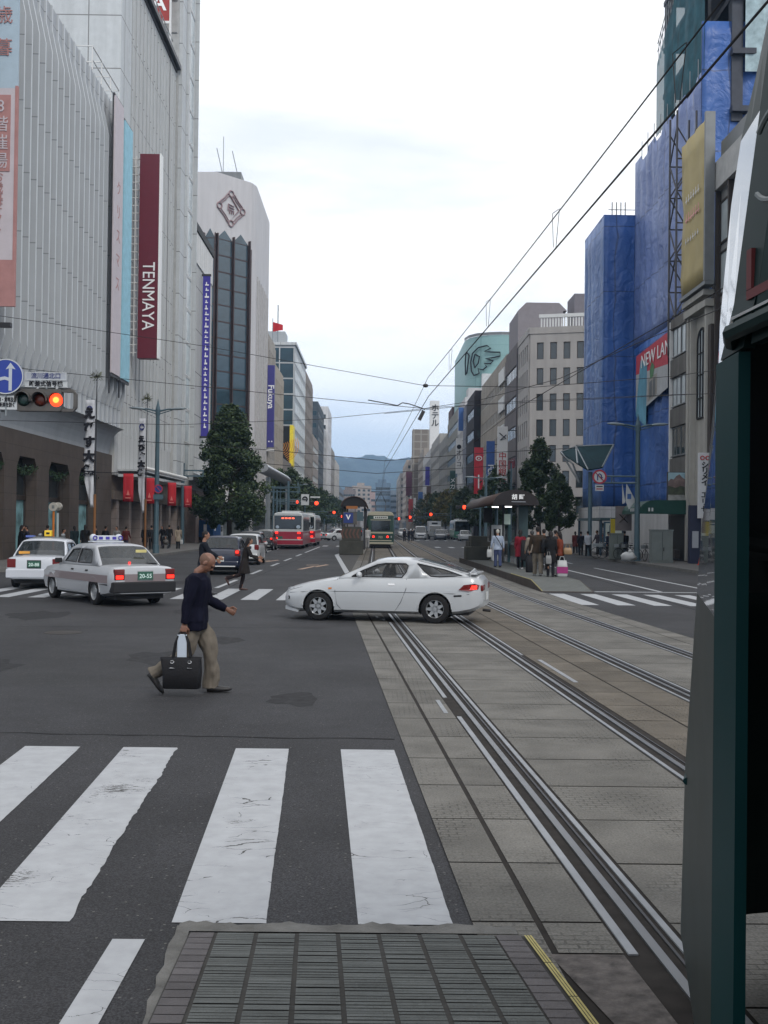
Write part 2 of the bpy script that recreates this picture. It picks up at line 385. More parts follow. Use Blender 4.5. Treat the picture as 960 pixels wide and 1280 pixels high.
def slab_mat(name, col):
    m = pm(name, col, .82, var=.2, scale=1.8, island=.12)
    n = m.node_tree.nodes; l = m.node_tree.links; b = n['Principled BSDF']
    t = n.new('ShaderNodeTexCoord')
    # pressed basket-weave tread
    ch = n.new('ShaderNodeTexBrick'); ch.inputs['Scale'].default_value = 1; ch.inputs['Brick Width'].default_value = .11; ch.inputs['Row Height'].default_value = .055; ch.inputs['Mortar Size'].default_value = .009; ch.inputs['Mortar Smooth'].default_value = 1
    l.new(t.outputs['Object'], ch.inputs['Vector'])
    nz_ = n.new('ShaderNodeTexNoise'); nz_.inputs['Scale'].default_value = 1.1; l.new(t.outputs['Object'], nz_.inputs['Vector'])
    mr = n.new('ShaderNodeMapRange'); l.new(nz_.outputs[0], mr.inputs[0]); mr.inputs[1].default_value = .45; mr.inputs[2].default_value = .6; mr.inputs[4].default_value = .9
    nf = n.new('ShaderNodeTexNoise'); nf.inputs['Scale'].default_value = 70; nf.inputs['Detail'].default_value = 4; l.new(t.outputs['Object'], nf.inputs['Vector'])
    ml = n.new('ShaderNodeMath'); ml.operation = 'MULTIPLY'; l.new(ch.outputs['Fac'], ml.inputs[0]); l.new(mr.outputs[0], ml.inputs[1])
    sb = n.new('ShaderNodeMath'); sb.operation = 'SUBTRACT'; l.new(nf.outputs[0], sb.inputs[0]); l.new(ml.outputs[0], sb.inputs[1])
    bn = n.new('ShaderNodeBump'); bn.inputs['Strength'].default_value = .8; bn.inputs['Distance'].default_value = .012
    l.new(sb.outputs[0], bn.inputs['Height']); l.new(bn.outputs[0], b.inputs['Normal'])
    old = b.inputs['Base Color'].links[0].from_socket
    h = n.new('ShaderNodeMix'); h.data_type = 'RGBA'; h.blend_type = 'MULTIPLY'; h.inputs[0].default_value = 1; l.new(old, h.inputs[6])
    sub = n.new('ShaderNodeMapRange'); l.new(nf.outputs[0], sub.inputs[0]); sub.inputs[1].default_value = .3; sub.inputs[2].default_value = .7; sub.inputs[3].default_value = .72; sub.inputs[4].default_value = 1.2
    s2 = n.new('ShaderNodeMath'); s2.operation = 'MULTIPLY_ADD'; l.new(ml.outputs[0], s2.inputs[0]); s2.inputs[1].default_value = -.28; l.new(sub.outputs[0], s2.inputs[2])
    l.new(s2.outputs[0], h.inputs[7]); l.new(h.outputs[2], b.inputs['Base Color'])
    return m
structure(cols.build('track_paving', slab_mat('track_slab', (.138, .132, .12))))
structure(brn.build('track_paving', slab_mat('track_slab_brown', (.112, .098, .080))))
rail = MB(); strip = MB()
for c in (1.62, 3.06, 4.44, 5.88):
    rib_box(rail, c-.024, c+.024, YS, .009, .021, 0)
    rib_box(rail, c+.075, c+.090, YS, .009, .016, 1)
    for s, o in ((-1, -.125), (1, .135)):
        ys = [y for y in YS if y < 200]
        if c == 1.62 and s < 0:
            for y0, y1, dd in ((5.05, 11.3, 0), (11.5, 12.35, -.11), (12.55, 22.2, 0), (22.6, 22.95, -.09), (23.2, 23.6, -.2)):
                yy = [y0, (y0+y1)/2, y1]; rib_box(strip, c+o+dd-.023, c+o+dd+.023, yy, .009, .0175, 0)
        else:
            ys = [y for y in ys if y > -2 and y < 62]
            if c == 3.06 and s > 0: ys = [16.8, 20, 24] + [27+i*1.5 for i in range(8)]
            if c == 3.06 and s > 0: rib_box(strip, c+.28-.03, c+.28+.03, [13.9, 15.2, 16.2], .009, .0175, 0)
            rib_box(strip, c+o-.018, c+o+.018, ys, .009, .0175, 0)
structure(rail.build('tram_rail', [M_rail, M_dkmetal]))
structure(strip.build('rail_edge_strip', M_steelstrip))
# stone at the end of the near slabs
mb = MB()
mb.add([(1.22+tf(4.3), 4.30, .014), (1.47+tf(4.3), 4.30, .014), (1.45+tf(5.06), 5.05, .014), (1.10+tf(5.06), 5.05, .014)], [(0,1,2,3)])
mb.add([(1.2+tf(3.5), 3.4, .014), (1.52+tf(3.5), 3.4, .014), (1.52+tf(4.25), 4.25, .014), (1.2+tf(4.25), 4.25, .014)], [(0,1,2,3)])
structure(mb.build('granite_sett', pm('red_granite', (.085, .075, .07), .7, var=.5, scale=14, bump=.6, bscale=25)))

# ------------------------------------------------------------------ markings
def mark(name, quads, m, z=.008):
    b = MB()
    for q in quads: b.add([(x, y, z) for x, y in q], [tuple(range(len(q)))])
    return structure(b.build(name, m))
def stripe(o0, o1, y0, y1, jag=0):
    if not jag: return [(o0+tf(y0), y0), (o1+tf(y0), y0), (o1+tf(y1), y1), (o0+tf(y1), y1)]
    n = 70; r = random.Random(int(o0*100)); p = [(o0+tf(y0), y0)]
    w = 0
    for i in range(n+1):
        yy = y0+(y1-y0)*i/n; w = .6*w + r.uniform(-jag, jag); p.append((o1+w+tf(yy), yy))
    p.append((o0+tf(y1), y1)); return p
for i, (a, b) in enumerate(((.225, .70), (-.705, -.235), (-1.70, -1.22), (-2.57, -2.08), (-3.5, -3.02), (-4.43, -3.95), (-5.36, -4.88), (-6.3, -5.82))):
    mark('crosswalk', [stripe(a, b, 5.42, 9.62, .010 if i == 2 else .002)], [M_paint, M_paint3, M_paint2, M_paint][i % 4], .0085)
mark('lane_marking', [[(-1.235, 5.2), (-1.08, 5.2), (-1.05, -6), (-1.205, -6)]], M_paint)
x = -11.9
while x < -1.3:
    mark('crosswalk', [[(x, 28.4), (x+.45, 28.4), (x+.41, 33.2), (x-.04, 33.2)]], M_paint2 if int(x*10) % 3 else M_paint); x += .93
x = 5.35
while x < 13.5:
    mark('crosswalk', [[(x, 28.0), (x+.47, 28.0), (x+.36, 32.6), (x-.11, 32.6)]], M_paint); x += .95
def lane(x0, x1, y0, y1, w=.15): return [(x0-w/2, y0), (x0+w/2, y0), (x1+w/2, y1), (x1-w/2, y1)]
dl = [(33.5, 38.5), (43, 47), (51.5, 55.5), (59, 64), (68, 73), (77, 98), (150, 156), (164, 170), (178, 184)]
mark('lane_marking', [lane(-4.85-.002*a, -4.85-.002*b, a, b) for a, b in dl], M_paint)
mark('lane_marking', [lane(-7.9, -7.9, a, b) for a, b in ((62, 68), (72, 82), (86, 98), (150, 158))], M_paint)
mark('lane_marking', [lane(9.05, 9.05, 34.2, 98), lane(10.95, 10.95, 35, 54), lane(10.95, 10.95, 60, 64), lane(10.95, 10.95, 70, 75), lane(10.95, 10.95, 82, 88)], M_paint)
mark('stop_line', [[(6.9, 33.7), (11.6, 33.9), (11.6, 34.1), (6.9, 34.0)]], M_paint)
mark('lane_marking', [lane(4.95, 4.95, 62, 98, .14), lane(-1.05, -1.05, 160, 400, .14), lane(5.0, 5.0, 150, 400, .14)], M_paint)
mark('lane_marking', [[(-1.25, 44.5), (-1.03, 44.5), (-2.45, 72), (-2.72, 72)], [(-2.72, 72.05), (-2.45, 72.05), (-2.3, 77), (-2.5, 77)]], M_paint)
for X0, X1 in ((-11.5, -3.2), (5.6, 13.4)):
    x = X0
    while x < X1:
        mark('crosswalk', [[(x, 100), (x+.5, 100), (x+.5, 104), (x, 104)]], M_paint); x += 1.3
    x = X0
    while x < X1:
        mark('crosswalk', [[(x, 148), (x+.5, 148), (x+.5, 152), (x, 152)]], M_paint); x += 1.3
# worn arrow marks between the lanes
M_oldpaint = paint_mat('worn_orange_paint', 1.0, (.34, .22, .15), seed=2)
for cx, cy in ((-2.9, 48), (-5.9, 54)):
    mark('road_arrow', [[(cx-.6, cy), (cx-.35, cy+.2), (cx+.1, cy+4), (cx-.1, cy+4)], [(cx+.15, cy+3), (cx+.6, cy+6), (cx+.4, cy+6.4), (cx-.05, cy+3.4)], [(cx-.5, cy+5), (cx+.1, cy+5.3), (cx+.1, cy+5.8), (cx-.5, cy+5.5)]], M_oldpaint)
# tar seams and oil stains
mb = MB(); r3 = random.Random(6)
for x0, y0, x1, y1 in ((-9, 10.4, .2, 10.1), (-7.5, 20.5, -1, 20.9), (-4.6, 34, -4.3, 70), (7.6, 20, 9.5, 60)):
    A = []; B = []
    for i in range(41):
        f = i/40; q = r3.uniform(-.03, .03); w = r3.uniform(.008, .022); X, Y = x0+(x1-x0)*f, y0+(y1-y0)*f
        if abs(x1-x0) > abs(y1-y0): A.append((X, Y+q-w, .0062)); B.append((X, Y+q+w, .0062))
        else: A.append((X+q+w, Y, .0062)); B.append((X+q-w, Y, .0062))
    mb.loft([A, B], 0, cap=False, closed=False)
structure(mb.build('tar_seam', pm('tar', (.016, .016, .017), .85, var=.2, spec=.1)))
mb = MB()
for cx, cy, r_ in ((-3.2, 16, .5), (-2.6, 18.5, .35), (-5.4, 14.6, .6), (-.9, 12.4, .3), (-7.2, 23, .7), (-4.1, 24.6, .5), (-2.0, 33, .6), (-6.6, 36.5, .7)):
    mb.add([(cx+r_*(1+r3.uniform(-.35, .2))*math.cos(2*PI*k/14), cy+1.7*r_*(1+r3.uniform(-.35, .2))*math.sin(2*PI*k/14), .0064) for k in range(14)], [tuple(range(14))])
structure(mb.build('oil_stain', pm('oil_stain', (.0285, .0285, .0305), .85, var=.3, scale=9, spec=.15)))
# manhole covers
mb = MB(); mb.lathe([(.01, .0065), (.33, .0065), (.33, .0085), (.01, .0085)], (-5.6, 19.5, 0), n=28)
mb.lathe([(.01, .0065), (.33, .0065), (.33, .0085), (.01, .0085)], (-6.3, 26, 0), n=28)
structure(mb.build('manhole_cover', pm('cast_iron', (.05, .045, .042), .6, .4, var=.2, scale=20)))

# ------------------------------------------------------------------ pavements with kerbs
def pavement(name, pts, z=.15):
    top = MB(); top.add([(x, y, z) for x, y in pts], [tuple(range(len(pts)))])
    o = structure(top.build(name, M_pave))
    kb = MB(); n = len(pts)
    for i in range(n):
        a, b = Vector((*pts[i], 0)), Vector((*pts[(i+1) % n], 0)); t = (b-a)
        if t.length < .01: continue
        t.normalize(); q = Vector((t.y, -t.x, 0))
        kb.add([a+q*.0, b+q*.0, b-q*.16, a-q*.16, a+Vector((0,0,z+.006)), b+Vector((0,0,z+.006)), b-q*.16+Vector((0,0,z+.006)), a-q*.16+Vector((0,0,z+.006))], [(0,1,5,4),(4,5,6,7),(2,3,7,6)])
    structure(kb.build('kerb', M_kerb))
def arc(cx, cy, r, a0, a1, n=10): return [(cx+r*math.cos(R(a0+(a1-a0)*i/n)), cy+r*math.sin(R(a0+(a1-a0)*i/n))) for i in range(n+1)]
# left: corner by the near crossing, then up to the cross street; the kerb bends round at the near corner
pavement('pavement', arc(-18.2, 46, 5.4, -90, 0)[0:] + [(-12.8, 118), (-90, 118), (-90, 40.6)])
pavement('pavement', [(-12.8, 153), (-12.8, 640), (-60, 640), (-60, 153)])
pavement('pavement', arc(19.8, 41, 5.4, 180, 270)[::-1] + [] if False else [(14.4, 41), *arc(19.8, 41, 5.4, 180, 270)[1:], (90, 35.6), (90, 96), (17, 96), (14.4, 93.5)])
pavement('pavement', [(14.4, 122), (60, 122), (60, 640), (14.4, 640)])
# ------------------------------------------------------------------ near boarding platform (the photographer stands on it)
PX0, PX1 = -.60, 1.06
def rz_(y):   # ramp height along y
    return .012 if y > 5.28 else (.25 if y < 3.3 else .012 + (5.28-y)/(5.28-3.3)*.238)
def pt(off, y, dz=0): return (off+tf(y), y, rz_(y)+dz)
tl = MB(); br = MB(); jt = MB(); ye = MB(); ec = MB(); rr = random.Random(5)
ylist = [5.28, 3.3, -8]
for a, b in ((5.28, 3.3), (3.3, -8)):
    jt.add([pt(PX0, a, .0), pt(PX1, a, .0), pt(PX1, b, .0), pt(PX0, b, .0)], [(0,1,2,3)])
sk = MB()
for off, q in ((PX0, -1), (PX1, 1)):
    for a, b in ((5.28, 3.3), (3.3, -8)):
        p = [pt(off, a), pt(off, b), (off+tf(b), b, 0), (off+tf(a), a, 0)]
        sk.add(p, [(0,1,2,3)])
y = 5.26
while y > 1.2:
    # brick borders
    o = PX0+.008
    br.add([pt(o, y, .006), pt(o+.115, y, .006), pt(o+.115, y-.092, .006), pt(o, y-.092, .006)], [(0,3,2,1)])
    br.add([pt(PX1-.175, y, .006), pt(PX1-.055, y, .006), pt(PX1-.055, y-.092, .006), pt(PX1-.175, y-.092, .006)], [(0,3,2,1)])
    y -= .1
y = 5.26
while y > -1:
    o = PX0+.14; 
    while o < PX1-.19:
        w = min(.176, PX1-.185-o)
        if w > .03:
            h = .205
            for s in range(6):                          # ribbed tile face
                y0 = y - h*s/6 - .002; y1 = y - h*(s+1)/6 + (.004 if s < 5 else 0)
                dz = rr.uniform(.004, .0075)
                tl.add([pt(o, y0, dz), pt(o+w, y0, dz), pt(o+w, y1, dz), pt(o, y1, dz)], [(0,3,2,1)])
        o += .197
    y -= .208 + .006
root = structure(jt.build('tram_platform', pm('tile_joint', (.045, .043, .04), .9, var=.2)))
sk.build('platform_wall', M_concrete, root); tl.build('tile_paving', M_tile, root); br.build('brick_border', M_brick, root)
y = 5.24
while y > 1:
    for s in range(3):
        a = PX1-.04+s*.013
        ye.add([pt(a, y, .012), pt(a+.009, y, .012), pt(a+.009, y-.46, .012), pt(a, y-.46, .012)], [(0,3,2,1)])
    y -= .47
ye.build('yellow_edge_strip', M_yellow, root)
r2 = random.Random(8); a = []; bb = []
for i in range(41):
    o = -.66 + 1.66*i/40
    a.append((o+tf(5.4), 5.40+r2.uniform(-.018, .018)+.02*math.sin(i*.6), .016)); bb.append((o+tf(5.3), 5.285, .017))
ec.loft([a, bb], 0, cap=False, closed=False)
a = [( -.675+tf(y)+r2.uniform(-.012, .012), y, .016) for y in [5.36-.12*i for i in range(30)]]
bb = [(PX0-.002+tf(y), y, .017) for y in [5.36-.12*i for i in range(30)]]
ec.loft([a, bb], 0, cap=False, closed=False)
ec.build('ramp_edge', M_edgeconc, root)
# ------------------------------------------------------------------ facade helpers
class Face:
    """a vertical plane: o = bottom left corner seen from outside, u = direction to the right seen from outside"""
    def __init__(s, o, u):
        s.o = Vector(o); s.u = Vector(u).normalized(); s.n = Vector((s.u.y, -s.u.x, 0)); s.rz = math.atan2(s.u.y, s.u.x)
    def p(s, u, v, d=0): return s.o + s.u*u + Vector((0,0,v)) + s.n*d
    def box(s, mb, u0, u1, v0, v1, d0, d1, m=0):
        P = [s.p(a, v, d) for v in (v0, v1) for a, d in ((u0, d1), (u1, d1), (u1, d0), (u0, d0))]
        mb.add(P, [(0,3,2,1),(4,5,6,7),(0,1,5,4),(1,2,6,5),(2,3,7,6),(3,0,4,7)], m)
_wm = {}
def win_mesh(w, h, mframe, mglass, mull=1, key=None, fr=.05, sill=True, trans=0):
    k = (round(w,3), round(h,3), mframe.name, mglass.name, mull, trans, sill)
    if k in _wm: return _wm[k]
    mb = MB()   # local: x right, z up, -y outwards
    mb.box(fr, w-fr, -.02, .0, fr, h-fr, 1)
    for a, b, c, d in ((0, w, 0, fr), (0, w, h-fr, h), (0, fr, fr, h-fr), (w-fr, w, fr, h-fr)): mb.box(a, b, -.06, 0, c, d, 0)
    for i in range(1, mull): x = w*i/mull; mb.box(x-fr*.4, x+fr*.4, -.055, -.021, fr, h-fr, 0)
    if trans: z = h*(1-trans); mb.box(fr, w-fr, -.053, -.021, z-.02, z+.02, 0)
    if sill: mb.box(-.05, w+.05, -.14, -.061, -.06, 0, 0)
    me = mb.mesh('window', [mframe, mglass]); _wm[k] = me; return me
def put_win(parent, F, u, v, d, me, name='window'):
    o = bpy.data.objects.new(name, me); COL.objects.link(o); o.parent = parent
    o.location = F.p(u, v, d)-rootloc(parent); o.rotation_euler = (0, 0, F.rz); return o
M_frame = pm('window_frame_grey', (.16, .17, .175), .5, .4, var=.1)
M_framew = pm('window_frame_white', (.55, .56, .56), .5, .1, var=.05)
M_frameb = pm('window_frame_bronze', (.05, .04, .035), .5, .4, var=.1)
M_glasspale = pm('pale_window_glass', (.42, .47, .49), .25, 0, var=.3, scale=.4, spec=.8)
def wall(name, col, **k): return pm(name, col, k.pop('rough', .8), **k)
def block(mb, x0, x1, y0, y1, z0, z1, m=0): mb.box(x0, x1, y0, y1, z0, z1, m)
def facade(root, F, W, H, z0, wm, fh=3.3, ww=1.6, wh=1.5, gap=.9, frame=None, glass=None, style='win', mb=None, top=.9, margin=.7, mull=1, recess=.14):
    """piers and spandrels stand out before the window row; each window (or window row) is its own part"""
    frame = frame or M_frame; glass = glass or M_glass
    nf = max(1, int((H-z0-top)/fh)); fh2 = (H-z0-top)/nf
    nw = max(1, int((W-2*margin+gap)/(ww+gap))); 
    sp = (W-2*margin+gap)/nw; ww2 = sp-gap
    own = mb is None
    if own: mb = MB()
    wh = min(wh, fh2*.75)
    for j in range(nf):
        v = z0+j*fh2+(fh2-wh)*.55
        F.box(mb, 0, W, z0+j*fh2, v, 0, recess)
        F.box(mb, 0, W, v+wh, z0+(j+1)*fh2, 0, recess)
        if style == 'win':
            F.box(mb, 0, margin, v, v+wh, 0, recess-.003); F.box(mb, W-margin, W, v, v+wh, 0, recess-.003)
            for i in range(nw-1): u = margin+ww2+i*sp; F.box(mb, u, u+gap, v, v+wh, 0, recess-.003)
            me = win_mesh(ww2, wh, frame, glass, mull)
            for i in range(nw): put_win(root, F, margin+i*sp, v, .005, me)
        else:
            F.box(mb, 0, .3, v, v+wh, 0, recess-.003); F.box(mb, W-.3, W, v, v+wh, 0, recess-.003)
            put_win(root, F, .3, v, .005, win_mesh(W-.6, wh, frame, glass, max(2, int((W-.6)/1.4)), sill=False), 'window_band')
    F.box(mb, 0, W, z0+nf*fh2, H, 0, recess)
    if own: mb.build('facade', wm, root)
M_shop = pm('shop_front_glass', (.09, .10, .10), .12, 0, var=.5, scale=.6, spec=.7)
def simple_building(name, label, side, y0, y1, X, H, col, style='win', fh=3.4, ww=1.5, wh=1.5, gap=1.0, depth=14, frame=None, glass=None, cap=None, group=None, front=True, xin=None, fstyle=None, name_mat=None, roofbox=True, var=.1, grid=None):
    """side -1: left of the street, facade looks +X.  side +1: right of the street, facade looks -X."""
    wm = pm(name_mat or 'wall_%d' % int(1000*col[0]+100*y0), col, .82, var=var, scale=.5, streak=.14, grid=grid)
    root = thing(name, label, 'building', (X, y0, .15), group=group)
    b = MB(); s = side
    xa, xb = (X-depth, X) if s < 0 else (X, X+depth)
    b.box(xa, xb, y0, y1, .15, H)
    b.box(xa+.25, xb-.25, y0+.25, y1-.25, H+.001, H+.05)
    for q in ((xa, xb, y0, y0+.25), (xa, xb, y1-.25, y1), (xa, xa+.25, y0+.25, y1-.25), (xb-.25, xb, y0+.25, y1-.25)): b.box(*q, H+.002, H+.9)
    b.build('wall', wm, root)
    F = Face((X, y0, 0), (0, 1, 0)) if s < 0 else Face((X, y1, 0), (0, -1, 0))
    facade(root, F, y1-y0, H, 4.4, wm, fh, ww, wh, gap, frame, glass, style)
    # ground floor: shop front with fascia
    g = MB(); F.box(g, .4, y1-y0-.4, .2, 3.4, .0, .06); g.build('shop_front', M_shop, root)
    g = MB(); F.box(g, .1, y1-y0-.1, 3.4, 4.3, .0, .5); g.build('fascia', cap or M_frame, root)
    if front:
        F2 = Face((xa, y0, 0), (1, 0, 0)) if s < 0 else Face((xa, y0, 0), (1, 0, 0))
        facade(root, F2, depth, H, 4.4, wm, fh, ww, wh, gap*1.6, frame, glass, fstyle or style)
    if roofbox:
        b = MB(); q = 3.0; cx = X+s*(depth*.55); b.box(cx-2.5, cx+2.5, y0+2, min(y1-1, y0+7), H+.05, H+q)
        b.build('roof_house', wm, root)
        b = MB(); b.cbox((cx-1.5*s, y0+1.4, H+.65), 1.2, .8, 1.1); b.cbox((cx+1.2*s, y0+1.4, H+.55), 1, .7, .9); b.build('air_conditioner', M_frame, root)
    return root, wm

# ================================================================== LEFT: department store with fluted cladding
root = thing('department_store', 'pale grey windowless department store with vertical fluted cladding over a dark stone arcade', 'building', (-17.3, 38, .15))
M_flute = pm('fluted_panels', (.38, .40, .42), .6, 0, var=.04, scale=.6, streak=.06, grid=(60, 3.1, .03), gcol=(.22, .23, .24))
M_stone = pm('brown_arcade_stone', (.075, .06, .052), .7, var=.15, scale=1.2, grid=(.95, .8, .012), gcol=(.04,.035,.03))
M_panel = pm('pale_panel_wall', (.45, .455, .45), .7, var=.05, scale=.4, streak=.08, grid=(1.25, 5.1, .035), gcol=(.17, .17, .17))
M_panel2 = pm('pale_metal_panel', (.48, .50, .51), .55, .2, var=.05, streak=.1, grid=(3.2, 3.6, .04), gcol=(.2, .2, .2))
Y0, Y1, XF = 38, 72.5, -17.3
b = MB(); b.box(-60, XF-.0, Y0, Y1, 8.2, 28.9); b.box(-60, -20.2, Y0, Y1, .15, 8.2); b.build('wall', M_flute, root)
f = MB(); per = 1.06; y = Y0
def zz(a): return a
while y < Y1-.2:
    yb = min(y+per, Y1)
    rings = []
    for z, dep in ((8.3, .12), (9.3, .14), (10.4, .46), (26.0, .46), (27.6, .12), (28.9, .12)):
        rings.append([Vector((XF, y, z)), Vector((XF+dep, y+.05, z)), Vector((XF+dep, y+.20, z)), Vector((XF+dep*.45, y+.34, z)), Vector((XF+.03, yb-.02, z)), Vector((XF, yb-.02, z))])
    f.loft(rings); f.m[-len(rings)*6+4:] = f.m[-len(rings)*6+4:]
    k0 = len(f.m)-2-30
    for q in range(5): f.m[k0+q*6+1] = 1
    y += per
f.build('fluted_cladding', [M_flute, pm('flute_edge_lit', (.55, .58, .60), .5, var=.03)], root)  # paler ridge colour paints in the shading between the turned flute faces
# ribbed cove between cladding and arcade
c = MB(); y = Y0
while y < Y1-.1:
    prof = []
    for i in range(9):
        a = PI/2*i/8; prof.append((XF-.75+1.05*(1-math.cos(a)), 6.45+1.75*math.sin(a)))
    A = [Vector((x, y, z)) for x, z in prof]; B = [Vector((x+.14, y+.34, z-.02)) for x, z in prof]; C_ = [Vector((x, y+.53, z)) for x, z in prof]
    c.loft([A, B, C_], 0, cap=False, closed=False); y += .53
c.build('ribbed_cove', M_flute, root)
# stone arcade with chamfered openings
piers = [(38, 40.2), (43.2, 45.2), (48.9, 50.2), (51.6, 53.4), (56.6, 58.6), (62.6, 64.6), (68.8, 72.5)]
a = MB()
for p0, p1 in piers: a.box(-18.6, -17.75, p0, p1, .15, 4.7)
a.box(-18.6, -17.75, Y0, Y1, 5.25, 6.5, 0)
for (p0, p1), (q0, q1) in zip(piers[:-1], piers[1:]):
    for u, w in ((p1, .45), (q0, -.45)):
        a.prism([(-18.6, u, 4.7), (-18.6, u+w, 5.25), (-18.6, u, 5.25)], (.85, 0, 0))
for p0, p1 in piers: a.box(-18.6, -17.75, p0, p1, 4.7, 5.25)
a.build('arcade', M_stone, root)
M_display = pm('lit_display_window', (.16, .30, .32), .25, 0, var=.5, scale=1.5)
for (p0, p1), (q0, q1) in zip(piers[:-1], piers[1:]):
    s = MB(); s.box(-18.45, -18.40, p1, q0, .5, 3.1); s.build('display_window', M_display, root)
    s = MB(); s.box(-18.5, -18.3, p1, q0, 3.1, 3.35); s.box(-18.5, -18.3, p1, q0, .15, .5)
    s.box(-18.49, -18.33, p1, p1+.12, .5, 5.2); s.box(-18.49, -18.33, q0-.12, q0, .5, 5.2); s.box(-18.485, -18.35, (p1+q0)/2-.04, (p1+q0)/2+.04, .5, 5.2)
    s.build('window_frame', M_frameb, root)
    s = MB(); s.box(-18.47, -18.43, p1, q0, 3.35, 5.25); s.build('upper_window', M_glass, root)
    # leafy garland along the head of the opening
    g = MB(); rg = random.Random(int(p1*10))
    for i in range(260):
        t = rg.random(); yy = p1+.1+(q0-p1-.2)*t; zz_ = 4.45+.35*abs(t-.5)*2+rg.gauss(0, .09); xx = -17.9+rg.gauss(0, .12)
        v = Vector((rg.gauss(0,1), rg.gauss(0,1), rg.gauss(0,1))).normalized()*.08; w_ = Vector((rg.gauss(0,1), rg.gauss(0,1), rg.gauss(0,1))).normalized()*.05
        p = Vector((xx, yy, zz_)); g.add([p-v, p+w_, p+v, p-w_], [(0,1,2,3)])
    g.build('garland', pm('garland_green', (.03, .055, .03), .8, var=.3), root)
# second volume: tall panelled wall, flush, with gutter rail on the roof edge
b = MB(); b.box(-60, -17.6, 72.5, 92.0, 5.2, 40.6); b.build('panel_wall', M_panel, root)
b = MB(); b.box(-30, -17.55, 72.45, 75.5, 28.9, 40.8); b.build('corner_wall', M_panel2, root)
b = MB(); b.box(-17.65, -17.2, 77.5, 92.5, 40.9, 41.3); b.box(-17.62, -17.5, 77.5, 92.3, 40.62, 40.9); b.build('roof_gutter', M_dkmetal, root)
b = MB()
for i in range(12): yy = 78+i*1.2; b.box(-17.9, -17.83, yy, yy+.06, 40.6, 43.2)
for z in (41.6, 42.4, 43.2): b.box(-17.9, -17.84, 78, 92, z-.04, z)
b.build('roof_railing', M_grey, root)
b = MB()
for i in range(4): yy = 64+i*2.2; b.tube([(-17.2, yy, 28.9), (-17.2, yy, 30.3)], .04, 6); 
for z in (29.5, 30.3): b.tube([(-17.2, 64, z), (-17.2, 70.6, z)], .04, 6); b.tube([(-18.6, 64, z), (-18.6, 70.6, z)], .04, 6)
for i in range(4): yy = 64+i*2.2; b.tube([(-17.2, yy, 30.3), (-18.6, yy, 30.3)], .04, 6)
b.build('roof_ladder_frame', M_white, root)
b = MB()
rs = random.Random(1)
for i in range(16):
    yy = 73.6+i*1.22; b.box(-17.598, -17.54, yy, yy+.07, 8, 40.5)
b.build('wall_rib', M_panel2, root)
# stair tower clad in glass panes
b = MB(); b.box(-26, -17.45, 92.5, 100.6, 5.2, 58); b.build('stair_tower', pm('tower_render', (.42, .425, .42), .8, streak=.15), root)
F = Face((-17.45, 92.5, 0), (0, 1, 0))
me = win_mesh(2.5, 3.0, M_framew, M_glasspale, 1, fr=.12, sill=False)
for j in range(17):
    for i in range(2): put_win(root, F, 2.6+i*2.65, 6.3+j*3.04, .01, me, 'stair_window')
b = MB(); F.box(b, .2, 2.2, 6, 57.5, .003, .3); F.box(b, 2.25, 2.45, 6, 58, .003, .5); F.box(b, 7.95, 8.1, 6, 58, .003, .42); b.build('tower_pilaster', M_panel2, root)
F = Face((-26, 92.5, 0), (1, 0, 0))
b = MB()
for j in range(6): F.box(b, .1, 8.4, 41.3+j*2.8, 41.4+j*2.8, .003, .06)
b.build('floor_line', M_frame, root)
# third, lower volume
b = MB(); b.box(-60, -17.5, 100.6, 113.2, 5.2, 30.2); b.build('rear_wall', pm('rear_panel_wall', (.42, .425, .42), .75, var=.05, streak=.12, grid=(30, 4.1, .05), gcol=(.16,.16,.16)), root)
b = MB(); b.box(-17.7, -17.3, 100.7, 113.4, 29.9, 30.6); b.build('coping', M_black, root)
b = MB()
for i in range(9): b.box(-17.49, -17.40, 100.8+i*1.36, 102.08+i*1.36, 26.9, 29.8)
b.build('white_parapet_panel', M_white, root)
b = MB(); b.tube([(-17.3, 100.9, 6), (-17.3, 100.9, 31.5)], .09, 8); b.build('downpipe', M_white, root)
# ground floor under volumes two and three
M_shopdark = pm('dark_shop_front', (.03, .028, .027), .3, 0, var=.4)
b = MB(); b.box(-40, -18.6, 72.5, 113.2, .15, 5.2); b.build('shop_wall', M_shopdark, root)
for i in range(11):
    yy = 74.0+i*3.75
    b = MB(); b.box(-18.55, -17.75, yy, yy+.75, .15, 3.54)
    b.build('pilaster', pm('pinkish_stone', (.20, .165, .15), .7, var=.15, grid=(2, .7, .012)), root)
b = MB(); b.box(-18.58, -17.6, 72.6, 100, 3.55, 4.15); b.box(-18.58, -17.9, 72.6, 113, 4.16, 5.18); b.build('fascia', pm('brown_fascia', (.11, .09, .075), .6, var=.2), root)
b = MB(); b.box(-17.59, -15.9, 73.5, 90.5, 5.5, 5.62); b.box(-17.59, -16.0, 73.6, 90.4, 5.1, 5.3); b.build('canopy', M_panel2, root)
b = MB(); b.tube([(-15.95, 73.5, 5.75), (-15.95, 90.5, 5.75)], .14, 8); b.build('canopy_tube', pm('bright_tube', (.75,.75,.72), .4, 0, var=0), root)
b = MB(); b.prism([(-17.49, 100.7, 6.6), (-17.49, 112.9, 6.6), (-17.49, 112.9, 6.9), (-17.49, 100.7, 6.9)], (2.2, 0, -.9)); b.build('awning', M_panel2, root)
# pinkish corner block at street level (far end)
b = MB(); b.box(-18.5, -17.0, 102, 113.3, .15, 5.1); b.build('corner_stonework', pm('pink_corner_stone', (.26, .20, .175), .75, var=.12, streak=.1), root)
b = MB(); b.box(-16.99, -16.9, 104, 106.6, .2, 4.2); b.build('doorway', pm('red_brown_door', (.08, .03, .025), .5), root)

